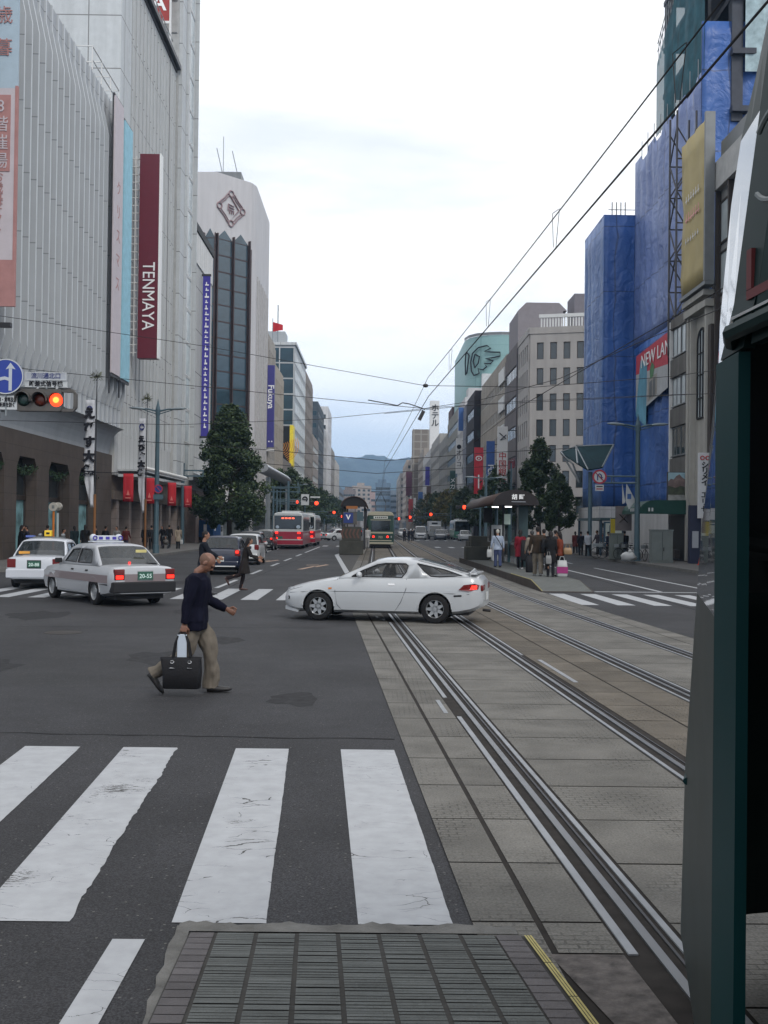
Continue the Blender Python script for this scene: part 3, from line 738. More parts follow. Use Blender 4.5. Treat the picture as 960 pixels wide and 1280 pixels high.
# hanging signs and banners on the store
t = thing('shop_sign', 'tall maroon sign with white letters TENMAYA running down the pale wall', 'sign', (-16.9, 76.3, 13.6))
M_maroon = pm('maroon_sign', (.115, .008, .022), .5, var=.06)
b = MB(); b.box(-17.0, -15.6, 76.2, 76.95, 13.6, 28.1); b.build('sign_panel', M_maroon, t, bevel=.03)
b = MB(); b.box(-15.6, -15.5, 76.19, 76.97, 13.6, 28.12); b.build('sign_edge', M_lit, t)
b = MB()
for i in range(26): z = 14.0+i*.55; b.box(-17.59, -17.0, 76.4, 76.5, z, z+.06)
b.box(-17.35, -17.28, 76.38, 76.55, 13.8, 28); b.build('bracket', M_white, t)
text('TENMAYA', 1.22, (-16.30, 76.18, 18.0), '-y', M_lit, t, ext=.03, down=True, bold=.0, sx=.86)
root2 = t
t = thing('vertical_banner', 'long pale blue and red banner with Japanese writing at the near end of fluted wall', 'banner', (-16.2, 46.4, 11.2))
M_bblue = pm('banner_pale_blue', (.42, .52, .60), .7, var=.05); M_bred = pm('banner_red', (.42, .22, .21), .7, var=.1); M_bpink = pm('banner_white_pink', (.55, .50, .53), .7, var=.05)
b = MB(); b.box(-17.15, -15.62, 46.3, 46.42, 20.6, 28.5, 0); b.box(-17.15, -15.62, 46.3, 46.42, 13.2, 20.6, 2); b.box(-17.15, -15.62, 46.3, 46.42, 11.2, 13.2, 1)
b.box(-15.72, -15.60, 46.28, 46.44, 11.2, 20.7, 1); b.build('banner_cloth', [M_bblue, M_bred, M_bpink], t)
b = MB(); b.box(-16.75, -15.9, 46.27, 46.30, 17.0, 20.3); b.build('red_patch', M_bred, t)
text('の\nお\n歳\n暮', .8, (-16.25, 46.27, 24.4), '-y', M_bred, t, lines=1.75)
text('8\n階\n催\n場', .72, (-16.33, 46.25, 18.6), '-y', M_bpink, t, lines=1.1)
text('お\n歳\n暮\nギ\nフ\nト', .5, (-16.4, 46.28, 15.6), '-y', M_bred, t, lines=.9)
b = MB(); b.box(-17.3, -15.75, 46.25, 46.5, 10.3, 10.5); b.box(-17.3, -17.1, 46.25, 46.5, 9.2, 10.5); b.build('bracket', M_dkmetal, t)
for nm, lab, ya, yb, zt, mt in (('vertical_banner', 'narrow white and pink banner hung on the fluted wall next to the light blue one', 67.0, 69.2, 28.6, M_bpink), ('vertical_banner', 'narrow light blue banner hung on the fluted wall next to the white one', 69.6, 71.8, 28.0, M_bblue)):
    t = thing(nm, lab, 'banner', (-16.5, ya, 11.2))
    b = MB(); b.box(-16.6, -16.5, ya, yb, 11.3, zt); b.build('banner_cloth', pm('banner_light_blue', (.30, .55, .66), .7, var=.1) if mt is M_bblue else mt, t)
    b = MB(); b.box(-16.66, -16.55, ya-.1, yb+.1, zt, zt+.12); b.box(-16.66, -16.55, ya-.1, yb+.1, 11.1, 11.28); b.box(-16.68, -16.6, ya-.12, ya-.02, 10, zt); b.build('frame', M_dkmetal, t)
    if mt is M_bpink: text('ク\nリ\nス\nマ\nス', 1.0, (-16.49, (ya+yb)/2, 20), '+x', M_bred, t, lines=1.5, ext=.005)
t = thing('vertical_banner', 'thin violet banner with white writing on the lower rear wall of the store', 'banner', (-17.1, 106.5, 10.5))
M_violet = pm('violet_banner', (.06, .05, .30), .6, var=.1)
b = MB(); b.box(-17.35, -16.62, 106.4, 106.5, 10.6, 26.4); b.build('banner_cloth', M_violet, t)
b = MB(); b.box(-17.45, -16.55, 106.36, 106.54, 26.4, 26.6); b.box(-17.45, -16.55, 106.36, 106.54, 10.4, 10.6); b.build('frame', M_dkmetal, t)
b = MB(); rs = random.Random(2)
z = 11.4
while z < 25.8:
    h = rs.uniform(.2, .5); b.box(-17.18+rs.uniform(0, .1), -16.8+rs.uniform(-.05, .08), 106.38, 106.395, z, z+h*.35); b.box(-17.05, -16.95, 106.385, 106.398, z, z+h); z += h+.22
b.build('writing', M_lit, t)
t = thing('rooftop_sign', 'red rooftop sign with a white letter A in a white frame', 'sign', (-18.8, 91, 41.1))
b = MB(); b.box(-19.9, -17.9, 90.9, 91.1, 44.4, 52); b.build('sign_panel', pm('red_sign', (.30, .025, .02), .5), t)
b = MB()
for x in (-19.95, -17.9): b.box(x-.06, x+.06, 90.8, 91.2, 41.1, 52)
b.box(-19.9, -17.9, 90.82, 90.9, 44.2, 44.4); b.box(-19.9, -17.9, 90.82, 90.9, 43.0, 43.1); b.build('frame', M_white, t)
text('A', 1.9, (-18.9, 90.86, 45.9), '-y', M_lit, t, bold=.03)
# red banners over the pavement
root_b = None
for i, (yy, x0) in enumerate(((67.5, -15.8), (73.6, -15.75), (81.6, -15.75), (88.5, -15.75))):
    lab = ['red banner nearest the festival flagpole, hung from a rod over the pavement', 'red banner just left of the tall blue lamp post', 'red banner just right of the tall blue lamp post', 'smallest and farthest of the four red banners over the pavement'][i]
    t = thing('hanging_banner', lab, 'banner', (x0, yy, 3.3), group='red banners over the left pavement')
    b = MB(); n = 6
    A = [[Vector((x0+.64*k/n, yy+.03*math.sin(k*1.2+i)*(1 if z < 4.9 else 0), z)) for k in range(n+1)] for z in (3.3, 3.8, 4.3, 4.8, 5.05)]
    b.loft(A, 0, cap=False, closed=False)
    o = b.build('banner_cloth', pm('red_banner_cloth', (.42, .025, .035), .7, var=.06), t, smooth=True); md = o.modifiers.new('s', 'SOLIDIFY'); md.thickness = .02
    b = MB(); b.tube([(-17.7, yy+.02, 5.1), (x0+.75, yy+.02, 5.1)], .025, 6); b.build('rod', M_dkmetal, t)
    b = MB(); b.prism([(x0+.22, yy-.05, 3.7), (x0+.42, yy-.05, 3.7), (x0+.32, yy-.05, 4.05)], (0, .01, 0)); b.box(x0+.15, x0+.5, yy-.05, yy-.04, 3.5, 3.56); b.build('mark', pm('pale_red', (.6, .18, .16), .7, var=0), t)

# ================================================================== LEFT: tall white tower with crest
root = thing('department_store', 'tall white tiled tower with a pink crest above three dark columns of glass', 'building', (-22, 147, .15))
M_tower = pm('white_tower_tile', (.50, .49, .50), .65, var=.04, streak=.07, scale=.3)
P3, P2, P1 = (-27.5, 147.2), (-22.3, 147.0), (-17.5, 154.0)
P2b = (-22.3, 147.0)
poly = [(-60, 147.4), P3, P2, (-18.0, 151.6), (-17.5, 153.2), (-17.5, 171.5), (-60, 171.5)]
b = MB(); rings = [[Vector((x, y, z)) for x, y in poly] for z in (.15, 50.0)]
b.loft(rings)
b.box(-60, -18.2, 154.5, 171, 50.0, 50.6)
b.build('wall', M_tower, root)
b = MB(); b.box(-23.3, -19.6, 151.8, 155, 50.05, 51.6); b.build('roof_house', M_frame, root)
b = MB(); b.tube([(-22.3, 152, 51.6), (-23.1, 152, 55)], .06, 6); b.tube([(-20.2, 152, 51.6), (-20.9, 152, 54.6)], .06, 6); b.tube([(-22.3, 153, 51.6), (-22.3, 153, 57)], .05, 6); b.build('antenna', M_grey, root)
# the chamfered front: three full-height bays of panes between brown fins, pointed heads
Pc0 = Vector((-24.0, 147.07, 0)); Pc1 = Vector((-18.0, 151.6, 0))
F = Face(Vector((P2[0], P2[1], 0)), Vector((-18.0-P2[0], 151.6-P2[1], 0)))
FW = (Vector((-18.0, 151.6, 0))-Vector((P2[0], P2[1], 0))).length
F0 = Face(Vector((P3[0], P3[1], 0)), Vector((P2[0]-P3[0], P2[1]-P3[1], 0))); F0W = (Vector((*P2, 0))-Vector((*P3, 0))).length
fin = MB()
M_brown = pm('bronze_fin', (.06, .04, .04), .5, .3, var=.1)
def bay(F, u0, u1, zt, glass, nm='bay_window'):
    w = u1-u0; n = 15; h = (zt-7)/n
    me = win_mesh(w, h, M_brown, glass, 1, fr=.09, sill=False)
    for j in range(n): put_win(root, F, u0, 7+j*h, .012, me, nm)
    b = MB(); b.add([F.p(u0, zt, .03), F.p(u1, zt, .03), F.p((u0+u1)/2, zt+1.3, .03), F.p(u0, zt, .004), F.p(u1, zt, .004), F.p((u0+u1)/2, zt+1.3, .004)], [(0,1,2),(1,4,5,2),(0,2,5,3)]); b.build('bay_head', glass, root)
bay(F0, F0W-1.5, F0W-.1, 41.0, M_glassblue)
wbay = (FW-.9)/2
bay(F, .15, .15+wbay, 41.0, M_glassblue); bay(F, .3+wbay, .3+2*wbay, 41.0, M_glassblue)
for FF, u in ((F0, F0W-1.62), (F0, F0W-.09), (F, .02), (F, .17+wbay), (F, .33+2*wbay)):
    FF.box(fin, u, u+.14, 6, 41.6, .004, .45)
F.box(fin, FW-.35, FW-.1, 5, 40.5, .004, .25)
fin.build('fin', M_brown, root)
b = MB()
Fs = Face((-17.5, 153.2, 0), (0, 1, 0))
for i in range(7): Fs.box(b, 1.5+i*2.4, 2.1+i*2.4, 5, 37.5, .003, .16)
b.build('vertical_rib', pm('tower_rib', (.40, .39, .39), .7), root)
b = MB(); Fs.box(b, .2, 18, .2, 4.5, .004, .3); F.box(b, 0, FW, .2, 5, .004, .3); b.build('shop_front', M_shop, root)
# crest: four rings joined by arcs round a diamond
M_crest = pm('pink_crest', (.27, .19, .20), .6, var=.05)
Cc = F.p(FW*.40, 45.5, .12)
def cp(u, v): return Cc + F.u*u + Vector((0, 0, v))
b = MB()
for a in range(4):
    an = PI/2*a; cx, cy = 2.05*math.sin(an), 2.05*math.cos(an)
    b.tube([cp(cx+.42*math.cos(q*PI/6), cy+.42*math.sin(q*PI/6)) for q in range(13)], .10, 6)
    a0, a1 = an+.25, an+PI/2-.25
    for rad, th in ((2.1, .09), (1.75, .07)):
        b.tube([cp(q*math.sin(t_), q*math.cos(t_)) for t_, q in ((a0+(a1-a0)*k/8, rad*(1-.17*math.sin(PI*k/8))) for k in range(9))], th, 6)
b.tube([cp(0, 1.55), cp(1.35, 0), cp(0, -1.55), cp(-1.35, 0), cp(0, 1.55)], .12, 6)
for v in (.45, .1, -.25): b.tube([cp(-.5, v+.1), cp(.5, v-.1)], .08, 6)
for u in (-.35, 0, .35): b.tube([cp(u, -.2), cp(u+.1, -.75)], .08, 6)
b.tube([cp(-.5, .45), cp(-.55, -.3)], .08, 6)
b.build('crest', M_crest, root)

# ================================================================== LEFT: the row beyond
def LY(px): return 23625/(470-px)
M_tan = (.27, .235, .205)
r, wm = simple_building('office_building', 'beige ribbed block behind the violet vertical sign', -1, 171.9, 183.5, -17.5, 31.5, (.34, .315, .285), ww=.8, gap=1.2, wh=2.2, depth=10, front=False)
r, wm = simple_building('office_building', 'tan block with cream corner strip, flag on its roof', -1, 183.6, 200, -17.5, 28.5, (.36, .32, .27), ww=.7, gap=1.1, wh=2.4, depth=14)
t = thing('flag', 'small red flag on a rooftop pole', 'flag', (-18.2, 186, 28.5))
b = MB(); b.tube([(-18.2, 186, 28.5), (-18.2, 186, 37.5)], .06, 6); b.build('flagpole', M_grey, t)
b = MB(); b.loft([[Vector((-18.2+k*.35, 186+.1*math.sin(k*1.5), z-(.10*k if z > 36 else -.06*k))) for k in range(6)] for z in (35.2, 36.9)], 0, cap=False, closed=False); b.build('flag_cloth', pm('red_flag', (.5, .03, .04), .7), t)
t = thing('shop_sign', 'violet vertical sign with Fukuya in white letters beside the white tower', 'sign', (-16.9, 172, 14))
b = MB(); b.box(-17.45, -16.35, 171.0, 171.8, 14.2, 27.2); b.build('sign_panel', pm('violet_sign', (.04, .035, .20), .5, var=.05), t)
text('Fukuya', 1.35, (-16.9, 170.98, 22.2), '-y', M_lit, t, down=True, bold=.02)
b = MB(); b.box(-17.2, -17.0, 170.95, 170.99, 15.0, 15.2); b.box(-16.75, -16.55, 170.95, 170.99, 15.0, 15.2); b.box(-17.9, -16.3, 171.1, 171.7, 13.6, 13.9); b.build('mark', M_lit, t)
# glazed building, its side above the neighbour
root = thing('office_building', 'glazed pale blue office building with a black and orange advertising board', 'building', (-17.5, 215, .15))
wmg = pm('pale_grey_cladding', (.34, .36, .38), .6, var=.05)
b = MB(); b.box(-40, -17.5, 228, 262, .15, 40); b.build('wall', wmg, root)
F = Face((-40, 228, 0), (1, 0, 0)); me = win_mesh(3.0, 3.2, M_framew, M_glassblue, 1, fr=.08, sill=False)
for j in range(5):
    for i in range(2): put_win(root, F, 16.2+i*3.05, 23+j*3.3, .01, me)
F = Face((-17.5, 228, 0), (0, 1, 0)); me = win_mesh(5.4, 2.4, M_framew, M_glasspale, 4, sill=False)
for j in range(10):
    for i in range(6): put_win(root, F, .4+i*5.55, 5+j*3.45, .01, me)
b = MB(); b.box(-40, -17.2, 227.7, 262.2, 39.9, 40.5); b.build('roof_edge', M_panel2, root)
b = MB(); b.box(-24, -20, 232, 238, 40.5, 43.5); b.build('roof_house', wmg, root)
b = MB()
for x in (-26, -24.2, -21.5): b.tube([(x, 231, 40.5), (x, 231, 49)], .12, 6)
b.build('antenna', M_grey, root)
r, wm = simple_building('office_building', 'low dark block under the black and orange board', -1, 200.5, 227, -17.5, 13.5, (.20, .18, .165), depth=14, style='band')
t = thing('advertising_board', 'black advertising board with orange arcs and a yellow side panel', 'sign', (-19, 222, 13.5))
M_or = pm('orange_print', (.65, .27, .03), .6, var=.1)
b = MB(); b.box(-24, -17.9, 221.6, 222.4, 14.6, 22.2); b.build('board', M_black, t)
b = MB(); b.box(-17.9, -17.2, 221.5, 226, 13.9, 22.4); b.build('yellow_side', pm('yellow_board', (.75, .60, .03), .5), t)
b = MB()
for i in range(9):
    rr_ = .8+i*.42
    b.tube([(-20.2+rr_*math.cos(a), 221.5, 18.2+rr_*math.sin(a)*.9) for a in [R(-60+k*14) for k in range(7)]], .06, 5)
b.build('orange_arc', M_or, t)
text('IP', 2.2, (-21.2, 221.55, 19.6), '-y', M_or, t)
b = MB(); b.box(-20, -19.6, 221.7, 222.2, 13.5, 14.7); b.box(-18.5, -18.2, 221.7, 222.2, 13.5, 14.7); b.build('support', M_frame, t)
r, _ = simple_building('office_building', 'slim tan tower block rising behind the glazed building', -1, 263, 290, -17.5, 38.5, (.24, .21, .19), depth=12, ww=1.6, roofbox=False)
r, _ = simple_building('apartment_building', 'brown block with white balcony bands on the left', -1, 290.5, 318, -17.3, 25.5, (.27, .24, .22), depth=12, style='band', frame=M_framew)
r, _ = simple_building('office_building', 'dark glass office building with a rounded top on the left', -1, 318.5, 352, -17.5, 37.5, (.06, .075, .09), depth=13, style='band', glass=M_glassblue)
r, _ = simple_building('office_building', 'white and grey block beside a slender white tower', -1, 352.5, 372, -17.5, 33, (.40, .40, .40), depth=12, roofbox=False)
r, _ = simple_building('office_building', 'slender white tower block on the left side of the street', -1, 372.5, 400, -17.0, 42, (.52, .52, .53), depth=5.5, ww=1.0, roofbox=False)
r, _ = simple_building('office_building', 'grey brown block with stepped roof far along the left side', -1, 400.5, 446, -17.5, 31, (.25, .24, .23), depth=14)
r, _ = simple_building('office_building', 'white block with a blue edge at the far left end of the street', -1, 446.5, 490, -17.0, 28, (.45, .44, .43), depth=14)
r, _ = simple_building('office_building', 'last low blue grey block at the far left end of the street', -1, 490.5, 560, -17.0, 19, (.20, .25, .32), depth=14, style='band')
# small projecting signs on the left row
M_pinks = pm('crimson_sign', (.45, .02, .08), .5); M_reds = pm('red_projecting_sign', (.38, .03, .03), .5); M_blues = pm('blue_projecting_sign', (.03, .10, .30), .5); M_ws = pm('white_projecting_sign', (.62, .62, .62), .5, var=.03)
for lab, px, Y, zt, zb, mt, w in (
    ('white projecting sign above the crimson one on the left row', 375.5, 262, 21, 16.8, M_ws, 1.2), ('crimson projecting sign on the left row', 375.5, 262, 16.6, 12.6, M_pinks, 1.3),
    ('dull red wide projecting sign on the left row', 382, 276, 17, 11.5, M_reds, 1.5), ('white projecting sign on the dark glass building', 397, 330, 18.5, 13.5, M_ws, 1.2),
    ('red projecting sign high on the white block', 401, 352, 21, 16, M_reds, 1.2), ('blue projecting sign on the slender white tower', 407, 380, 23, 12, M_blues, 1.6),
    ('orange red narrow sign at the far left end', 419.5, 470, 27, 20, M_reds, 1.2), ('red low sign near the trees on the left row', 396, 318, 11, 8.5, M_reds, 2)):
    p = hy(px, 560, Y); t = thing('projecting_sign', lab, 'sign', (p.x, Y-.6, zb))
    b = MB(); b.box(p.x-w/2, p.x+w/2, Y-.9, Y-.5, zb, zt); b.build('sign_panel', mt, t)
    b = MB(); b.box(-17.6, p.x-w/2, Y-.75, Y-.65, zb+.3, zb+.4); b.box(-17.6, p.x-w/2, Y-.75, Y-.65, zt-.4, zt-.3); b.build('bracket', M_dkmetal, t)
    b = MB(); k = 3 if zt-zb > 3 else 2
    for i in range(k): z = zb+(zt-zb)*(i+.5)/k; b.box(p.x-w*.28, p.x+w*.28, Y-.93, Y-.905, z-.3, z-.12); b.box(p.x-w*.1, p.x+w*.1, Y-.935, Y-.91, z-.3, z+.35)
    b.build('mark', M_lit if mt is not M_ws else M_reds, t)
# arcade gate: silver barrel tube on posts by the cross street
t = thing('arcade_gate', 'silver barrel canopy on two tall posts over the left pavement behind the big tree', 'canopy', (-12.4, 130, .15))
b = MB(); n = 10
rings = []
for y, sc in ((121, 1), (128, 1), (136, 1), (146, 1), (152, .98), (155, .9), (157, .72), (158, .45)):
    rings.append([Vector((-13.0+.9*sc*math.cos(a), y, 8.35+(.55*sc)*math.sin(a)-(1-sc)*1.0)) for a in [2*PI*k/14 for k in range(14)]])
b.loft(rings); b.build('barrel_roof', pm('silver_roof', (.42, .43, .45), .35, .7, var=.08), t, auto=50)
for y, x in ((129, -12.9), (153, -12.6)):
    b = MB(); b.tube([(x, y, .15), (x, y, 7.6)], .3, 10); b.build('post', M_grey, t)

# ================================================================== RIGHT: building wrapped in blue sheets
def tarp_mat(name, col, hi, pw=1.75):
    m, n, l, b = new_mat(name); b.inputs['Roughness'].default_value = .45; b.inputs['Specular IOR Level'].default_value = .5
    t = n.new('ShaderNodeTexCoord'); s3 = n.new('ShaderNodeSeparateXYZ'); l.new(t.outputs['Object'], s3.inputs[0])
    a = n.new('ShaderNodeMath'); a.operation = 'ADD'; l.new(s3.outputs[0], a.inputs[0]); l.new(s3.outputs[1], a.inputs[1])
    cb = n.new('ShaderNodeCombineXYZ'); l.new(a.outputs[0], cb.inputs[0]); l.new(s3.outputs[2], cb.inputs[1])
    br = n.new('ShaderNodeTexBrick'); br.offset = 0; br.inputs['Scale'].default_value = 1; br.inputs['Brick Width'].default_value = pw; br.inputs['Row Height'].default_value = 5.1; br.inputs['Mortar Size'].default_value = .05
    br.inputs['Color1'].default_value = (.9, .9, .9, 1); br.inputs['Color2'].default_value = (1.12, 1.12, 1.12, 1); br.inputs['Mortar'].default_value = (.45, .47, .5, 1)
    l.new(cb.outputs[0], br.inputs['Vector'])
    no = n.new('ShaderNodeTexNoise'); no.inputs['Scale'].default_value = .35; no.inputs['Detail'].default_value = 5; l.new(t.outputs['Object'], no.inputs['Vector'])
    rp = n.new('ShaderNodeValToRGB'); rp.color_ramp.elements[0].position = .3; rp.color_ramp.elements[1].position = .72; rp.color_ramp.elements[0].color = (*col, 1); rp.color_ramp.elements[1].color = (*hi, 1)
    l.new(no.outputs[0], rp.inputs[0])
    h = n.new('ShaderNodeMix'); h.data_type = 'RGBA'; h.blend_type = 'MULTIPLY'; h.inputs[0].default_value = 1; l.new(rp.outputs[0], h.inputs[6]); l.new(br.outputs['Color'], h.inputs[7]); 
    # small pale holes and tears
    v = n.new('ShaderNodeTexNoise'); v.inputs['Scale'].default_value = 2.4; v.inputs['Detail'].default_value = 3; l.new(t.outputs['Object'], v.inputs['Vector'])
    g = n.new('ShaderNodeMath'); g.operation = 'GREATER_THAN'; g.inputs[1].default_value = .735; l.new(v.outputs[0], g.inputs[0])
    x = n.new('ShaderNodeMix'); x.data_type = 'RGBA'; l.new(g.outputs[0], x.inputs[0]); l.new(h.outputs[2], x.inputs[6]); x.inputs[7].default_value = (hi[0]*1.8, hi[1]*1.6, min(1, hi[2]*1.25), 1)
    l.new(x.outputs[2], b.inputs['Base Color'])
    bn = n.new('ShaderNodeBump'); bn.inputs['Strength'].default_value = .6; bn.inputs['Distance'].default_value = .25
    wv = n.new('ShaderNodeTexNoise'); wv.inputs['Scale'].default_value = .9; wv.inputs['Detail'].default_value = 4; wv.inputs['Distortion'].default_value = 1.2; l.new(t.outputs['Object'], wv.inputs['Vector'])
    l.new(wv.outputs[0], bn.inputs['Height']); l.new(bn.outputs[0], b.inputs['Normal'])
    return m
M_tarp = tarp_mat('blue_sheet', (.017, .072, .26), (.038, .12, .37)); M_tarp2 = tarp_mat('pale_blue_net', (.085, .14, .35), (.17, .23, .43))
M_net = pm('teal_net', (.03, .11, .14), .8, var=.4, scale=.8, alpha=.8)
root = thing('building_site', 'tall building under construction wrapped in blue sheets and netting', 'building', (20, 67, .15))
XT = 20.0
# concrete frame inside, seen where the net is thin at the top
b = MB()
for z in (28.0, 31.6, 35.2, 38.8, 42.4): b.box(21.8, 46, 66.5, 83, z, z+.35)
for x in (22.2, 27, 33, 39, 45.5):
    for y in (67.2, 71.5, 77, 82.5): b.box(x-.35, x+.35, y-.35, y+.35, 27.5, 42.6)
b.build('floor_frame', pm('steel_frame', (.07, .075, .09), .7, .3), root)
def sheet(name, F, W_, v0, v1, mt, amp=.22, nu=None, nv=14, top=None, seed=0, solid=.05, grow=0):
    """a hung sheet: pleats between the scaffold ties"""
    rs = random.Random(seed); nu = nu or max(6, int(W_/.45)); g = MB(); rows = []
    ph = [rs.uniform(0, 6.28) for _ in range(6)]
    for j in range(nv+1):
        row = []
        for i in range(nu+1):
            u = W_*i/nu; tt = top(u) if top else v1
            v = v0+(tt-v0)*j/nv
            dd = amp*(.5*math.sin(u*3.6+ph[0])+.3*math.sin(u*1.3+v*.4+ph[1])+.35*math.sin(v*1.25+u*.5+ph[2])+.2*math.sin(u*7+ph[3]))
            e = min(1, min(i, nu-i)/2) * min(1, min(j, nv-j)/1.0)
            row.append(F.p(u, v, dd*e+.0))
        rows.append(row)
    g.loft(rows, 0, cap=False, closed=False)
    o = g.build(name, mt, root, smooth=True)
    if solid: md = o.modifiers.new('s', 'SOLIDIFY'); md.thickness = solid
    return o
Fstreet = Face((XT, 84.2, 0), (0, -1, 0))          # towards the street
b = MB(); b.box(XT+.35, 46, 67.2, 84.0, 3.2, 27.5); b.box(18.0, 45, 84.4, 91.8, 3.2, 26.3); b.build('scaffold_core', M_black, root)
sheet('blue_sheet', Fstreet, 17.2, 3.6, 16, M_tarp, seed=1)
sheet('pale_net', Fstreet, 17.2, 16.0, 31, M_tarp2, .16, seed=2, top=lambda u: 30.6-(.5 if int(u/2)%2 else 0))
sheet('blue_sheet', Face((XT, 67.0, 0), (1, 0, 0)), 9.0, 3.6, 33.8, M_tarp, seed=3, nv=30)
sheet('blue_sheet', Face((29, 67.0, 0), (1, 0, 0)), 14.0, 3.6, 27.5, M_tarp, seed=4, nv=20)
sheet('teal_net', Face((XT+.15, 78.5, 0), (0, -1, 0)), 11.6, 30.6, 36.4, M_net, .1, seed=5, nv=6, solid=0, top=lambda u: 36.0+.62*u*.9)
sheet('grey_net', Face((22.6, 66.6, 0), (1, 0, 0)), 3.2, 30.5, 45, pm('grey_sheet', (.34, .44, .47), .7, var=.25), .3, seed=6, nv=8, solid=0)
sheet('teal_net', Face((26.2, 66.7, 0), (1, 0, 0)), 16, 29, 45, pm('dark_blue_net', (.012, .04, .09), .8, var=.4, alpha=.82), .12, seed=7, nv=6, solid=0)
# scaffold railing along the top
b = MB()
for i in range(22):
    y = 67+i*.53; z = 43.2-(y-67)*.56-.2; b.tube([(XT+.2, y, z-1), (XT+.2, y, z+1.0)], .03, 5)
b.tube([(XT+.2, 67, 44.0), (XT+.2, 78.5, 37.5)], .03, 5); b.tube([(XT+.2, 67, 43.4), (XT+.2, 78.5, 36.9)], .03, 5)
for i in range(9): y = 67.5+i*1.8; b.tube([(XT-.05, y, 30.2), (XT-.05, y, 31.6)], .03, 5)
b.build('scaffold_rail', M_grey, root)
# projecting wing
Wx = 17.6
sheet('pale_blue_sheet', Face((Wx, 92.0, 0), (0, -1, 0)), 7.8, 3.6, 26.5, tarp_mat('mid_blue_sheet', (.05, .12, .32), (.10, .19, .42), 1.8), .15, seed=8)
sheet('blue_sheet', Face((Wx, 84.2, 0), (1, 0, 0)), 3.2, 3.6, 26.5, M_tarp, .2, seed=9)
b = MB(); b.box(Wx, 45, 84.3, 92, 26.4, 26.6); b.build('wing_roof', M_tarp, root)
b = MB()
for i in range(4): b.tube([(Wx+1.0+i*.35, 86, 26.5), (Wx+1.0+i*.35, 86, 28.1)], .04, 5)
b.tube([(Wx+.7, 86, 27.5), (Wx+3, 86, 27.5)], .03, 5); b.build('roof_stub', M_dkmetal, root)
# white hoarding round the foot
M_hoard = pm('white_hoarding', (.50, .50, .50), .6, var=.06, streak=.12, grid=(.9, 3.3, .015), gcol=(.3,.3,.3))
b = MB(); b.box(Wx-.25, Wx-.15, 84.0, 92.3, .15, 3.7); b.box(Wx-.15, XT+.2, 83.95, 84.05, .15, 3.7); b.box(XT-.12, XT-.02, 66.8, 83.95, .15, 3.7); b.box(XT-.12, 32, 66.7, 66.8, .15, 3.7)
b.build('hoarding', M_hoard, root)
# printed advertisement sheet
t = thing('hanging_poster', 'large printed sheet with a red band reading NEW LAN hung on the blue sheets', 'poster', (XT-.3, 78, 9.5))
F = Face((XT-.32, 82.0, 0), (0, -1, 0)); W_ = 9.0
b = MB()
b.add([F.p(0, 10.6), F.p(W_, 11.6), F.p(W_, 13.2), F.p(0, 13.7)], [(0,1,2,3)], 0)
b.add([F.p(0, 13.7), F.p(W_, 13.2), F.p(W_, 15.4), F.p(0, 15.1)], [(0,1,2,3)], 1)
b.add([F.p(0, 10.6, .01), F.p(3.2, 9.4, .01), F.p(3.4, 14.2, .01), F.p(1.4, 14.6, .01)], [(0,1,2,3)], 2)
b.add([F.p(3.6, 11.2, .012), F.p(6.2, 11.5, .012), F.p(6.2, 13.0, .012), F.p(3.6, 12.9, .012)], [(0,1,2,3)], 3)
b.add([F.p(4.1, 11.4, .02), F.p(4.9, 11.5, .02), F.p(4.9, 12.7, .02), F.p(4.1, 12.6, .02)], [(0,1,2,3)], 4)
b.add([F.p(5.1, 11.5, .02), F.p(5.8, 11.5, .02), F.p(5.8, 12.8, .02), F.p(5.1, 12.7, .02)], [(0,1,2,3)], 4)
b.add([F.p(4.3, 12.8, .022), F.p(5.2, 12.9, .022), F.p(5.5, 13.6, .022), F.p(4.8, 14.0, .022), F.p(4.2, 13.5, .022)], [(0,1,2,3,4)], 5)
o = b.build('printed_sheet', [pm('poster_grey', (.38, .39, .40), .6, var=.1), pm('poster_red', (.45, .05, .07), .6, var=.1), pm('poster_blue', (.12, .30, .40), .6, var=.3, scale=.6), pm('poster_beige', (.30, .28, .25), .6), pm('poster_dark', (.09, .10, .10), .5), pm('poster_green', (.09, .20, .10), .7, var=.4)], t)
o2 = text('NEW LAN', 1.35, F.p(5.7, 14.35, .05), '-x', M_lit, t, sx=1.3)
# lattice mast for a hoist
t = thing('lattice_mast', 'triangulated steel hoist mast standing against the pale blue netting', 'mast', (18.6, 68, 14))
b = MB(); pts = []
x0_, x1_ = 18.4, 19.6
for x in (x0_, x1_):
    for y in (66.6, 68.2): b.tube([(x, y, 13), (x, y, 28)], .07, 5)
z = 13.0; k = 0
while z < 27:
    for y in (66.6, 68.2):
        b.tube([(x0_, y, z), (x1_, y, z+2.0)] if k % 2 else [(x1_, y, z), (x0_, y, z+2.0)], .05, 5); b.tube([(x0_, y, z), (x1_, y, z)], .05, 5)
    for x in (x0_, x1_): b.tube([(x, 66.6, z), (x, 68.2, z+2)] if k % 2 else [(x, 68.2, z), (x, 66.6, z+2)], .05, 5)
    z += 2; k += 1
b.build('lattice', M_dkmetal, t)

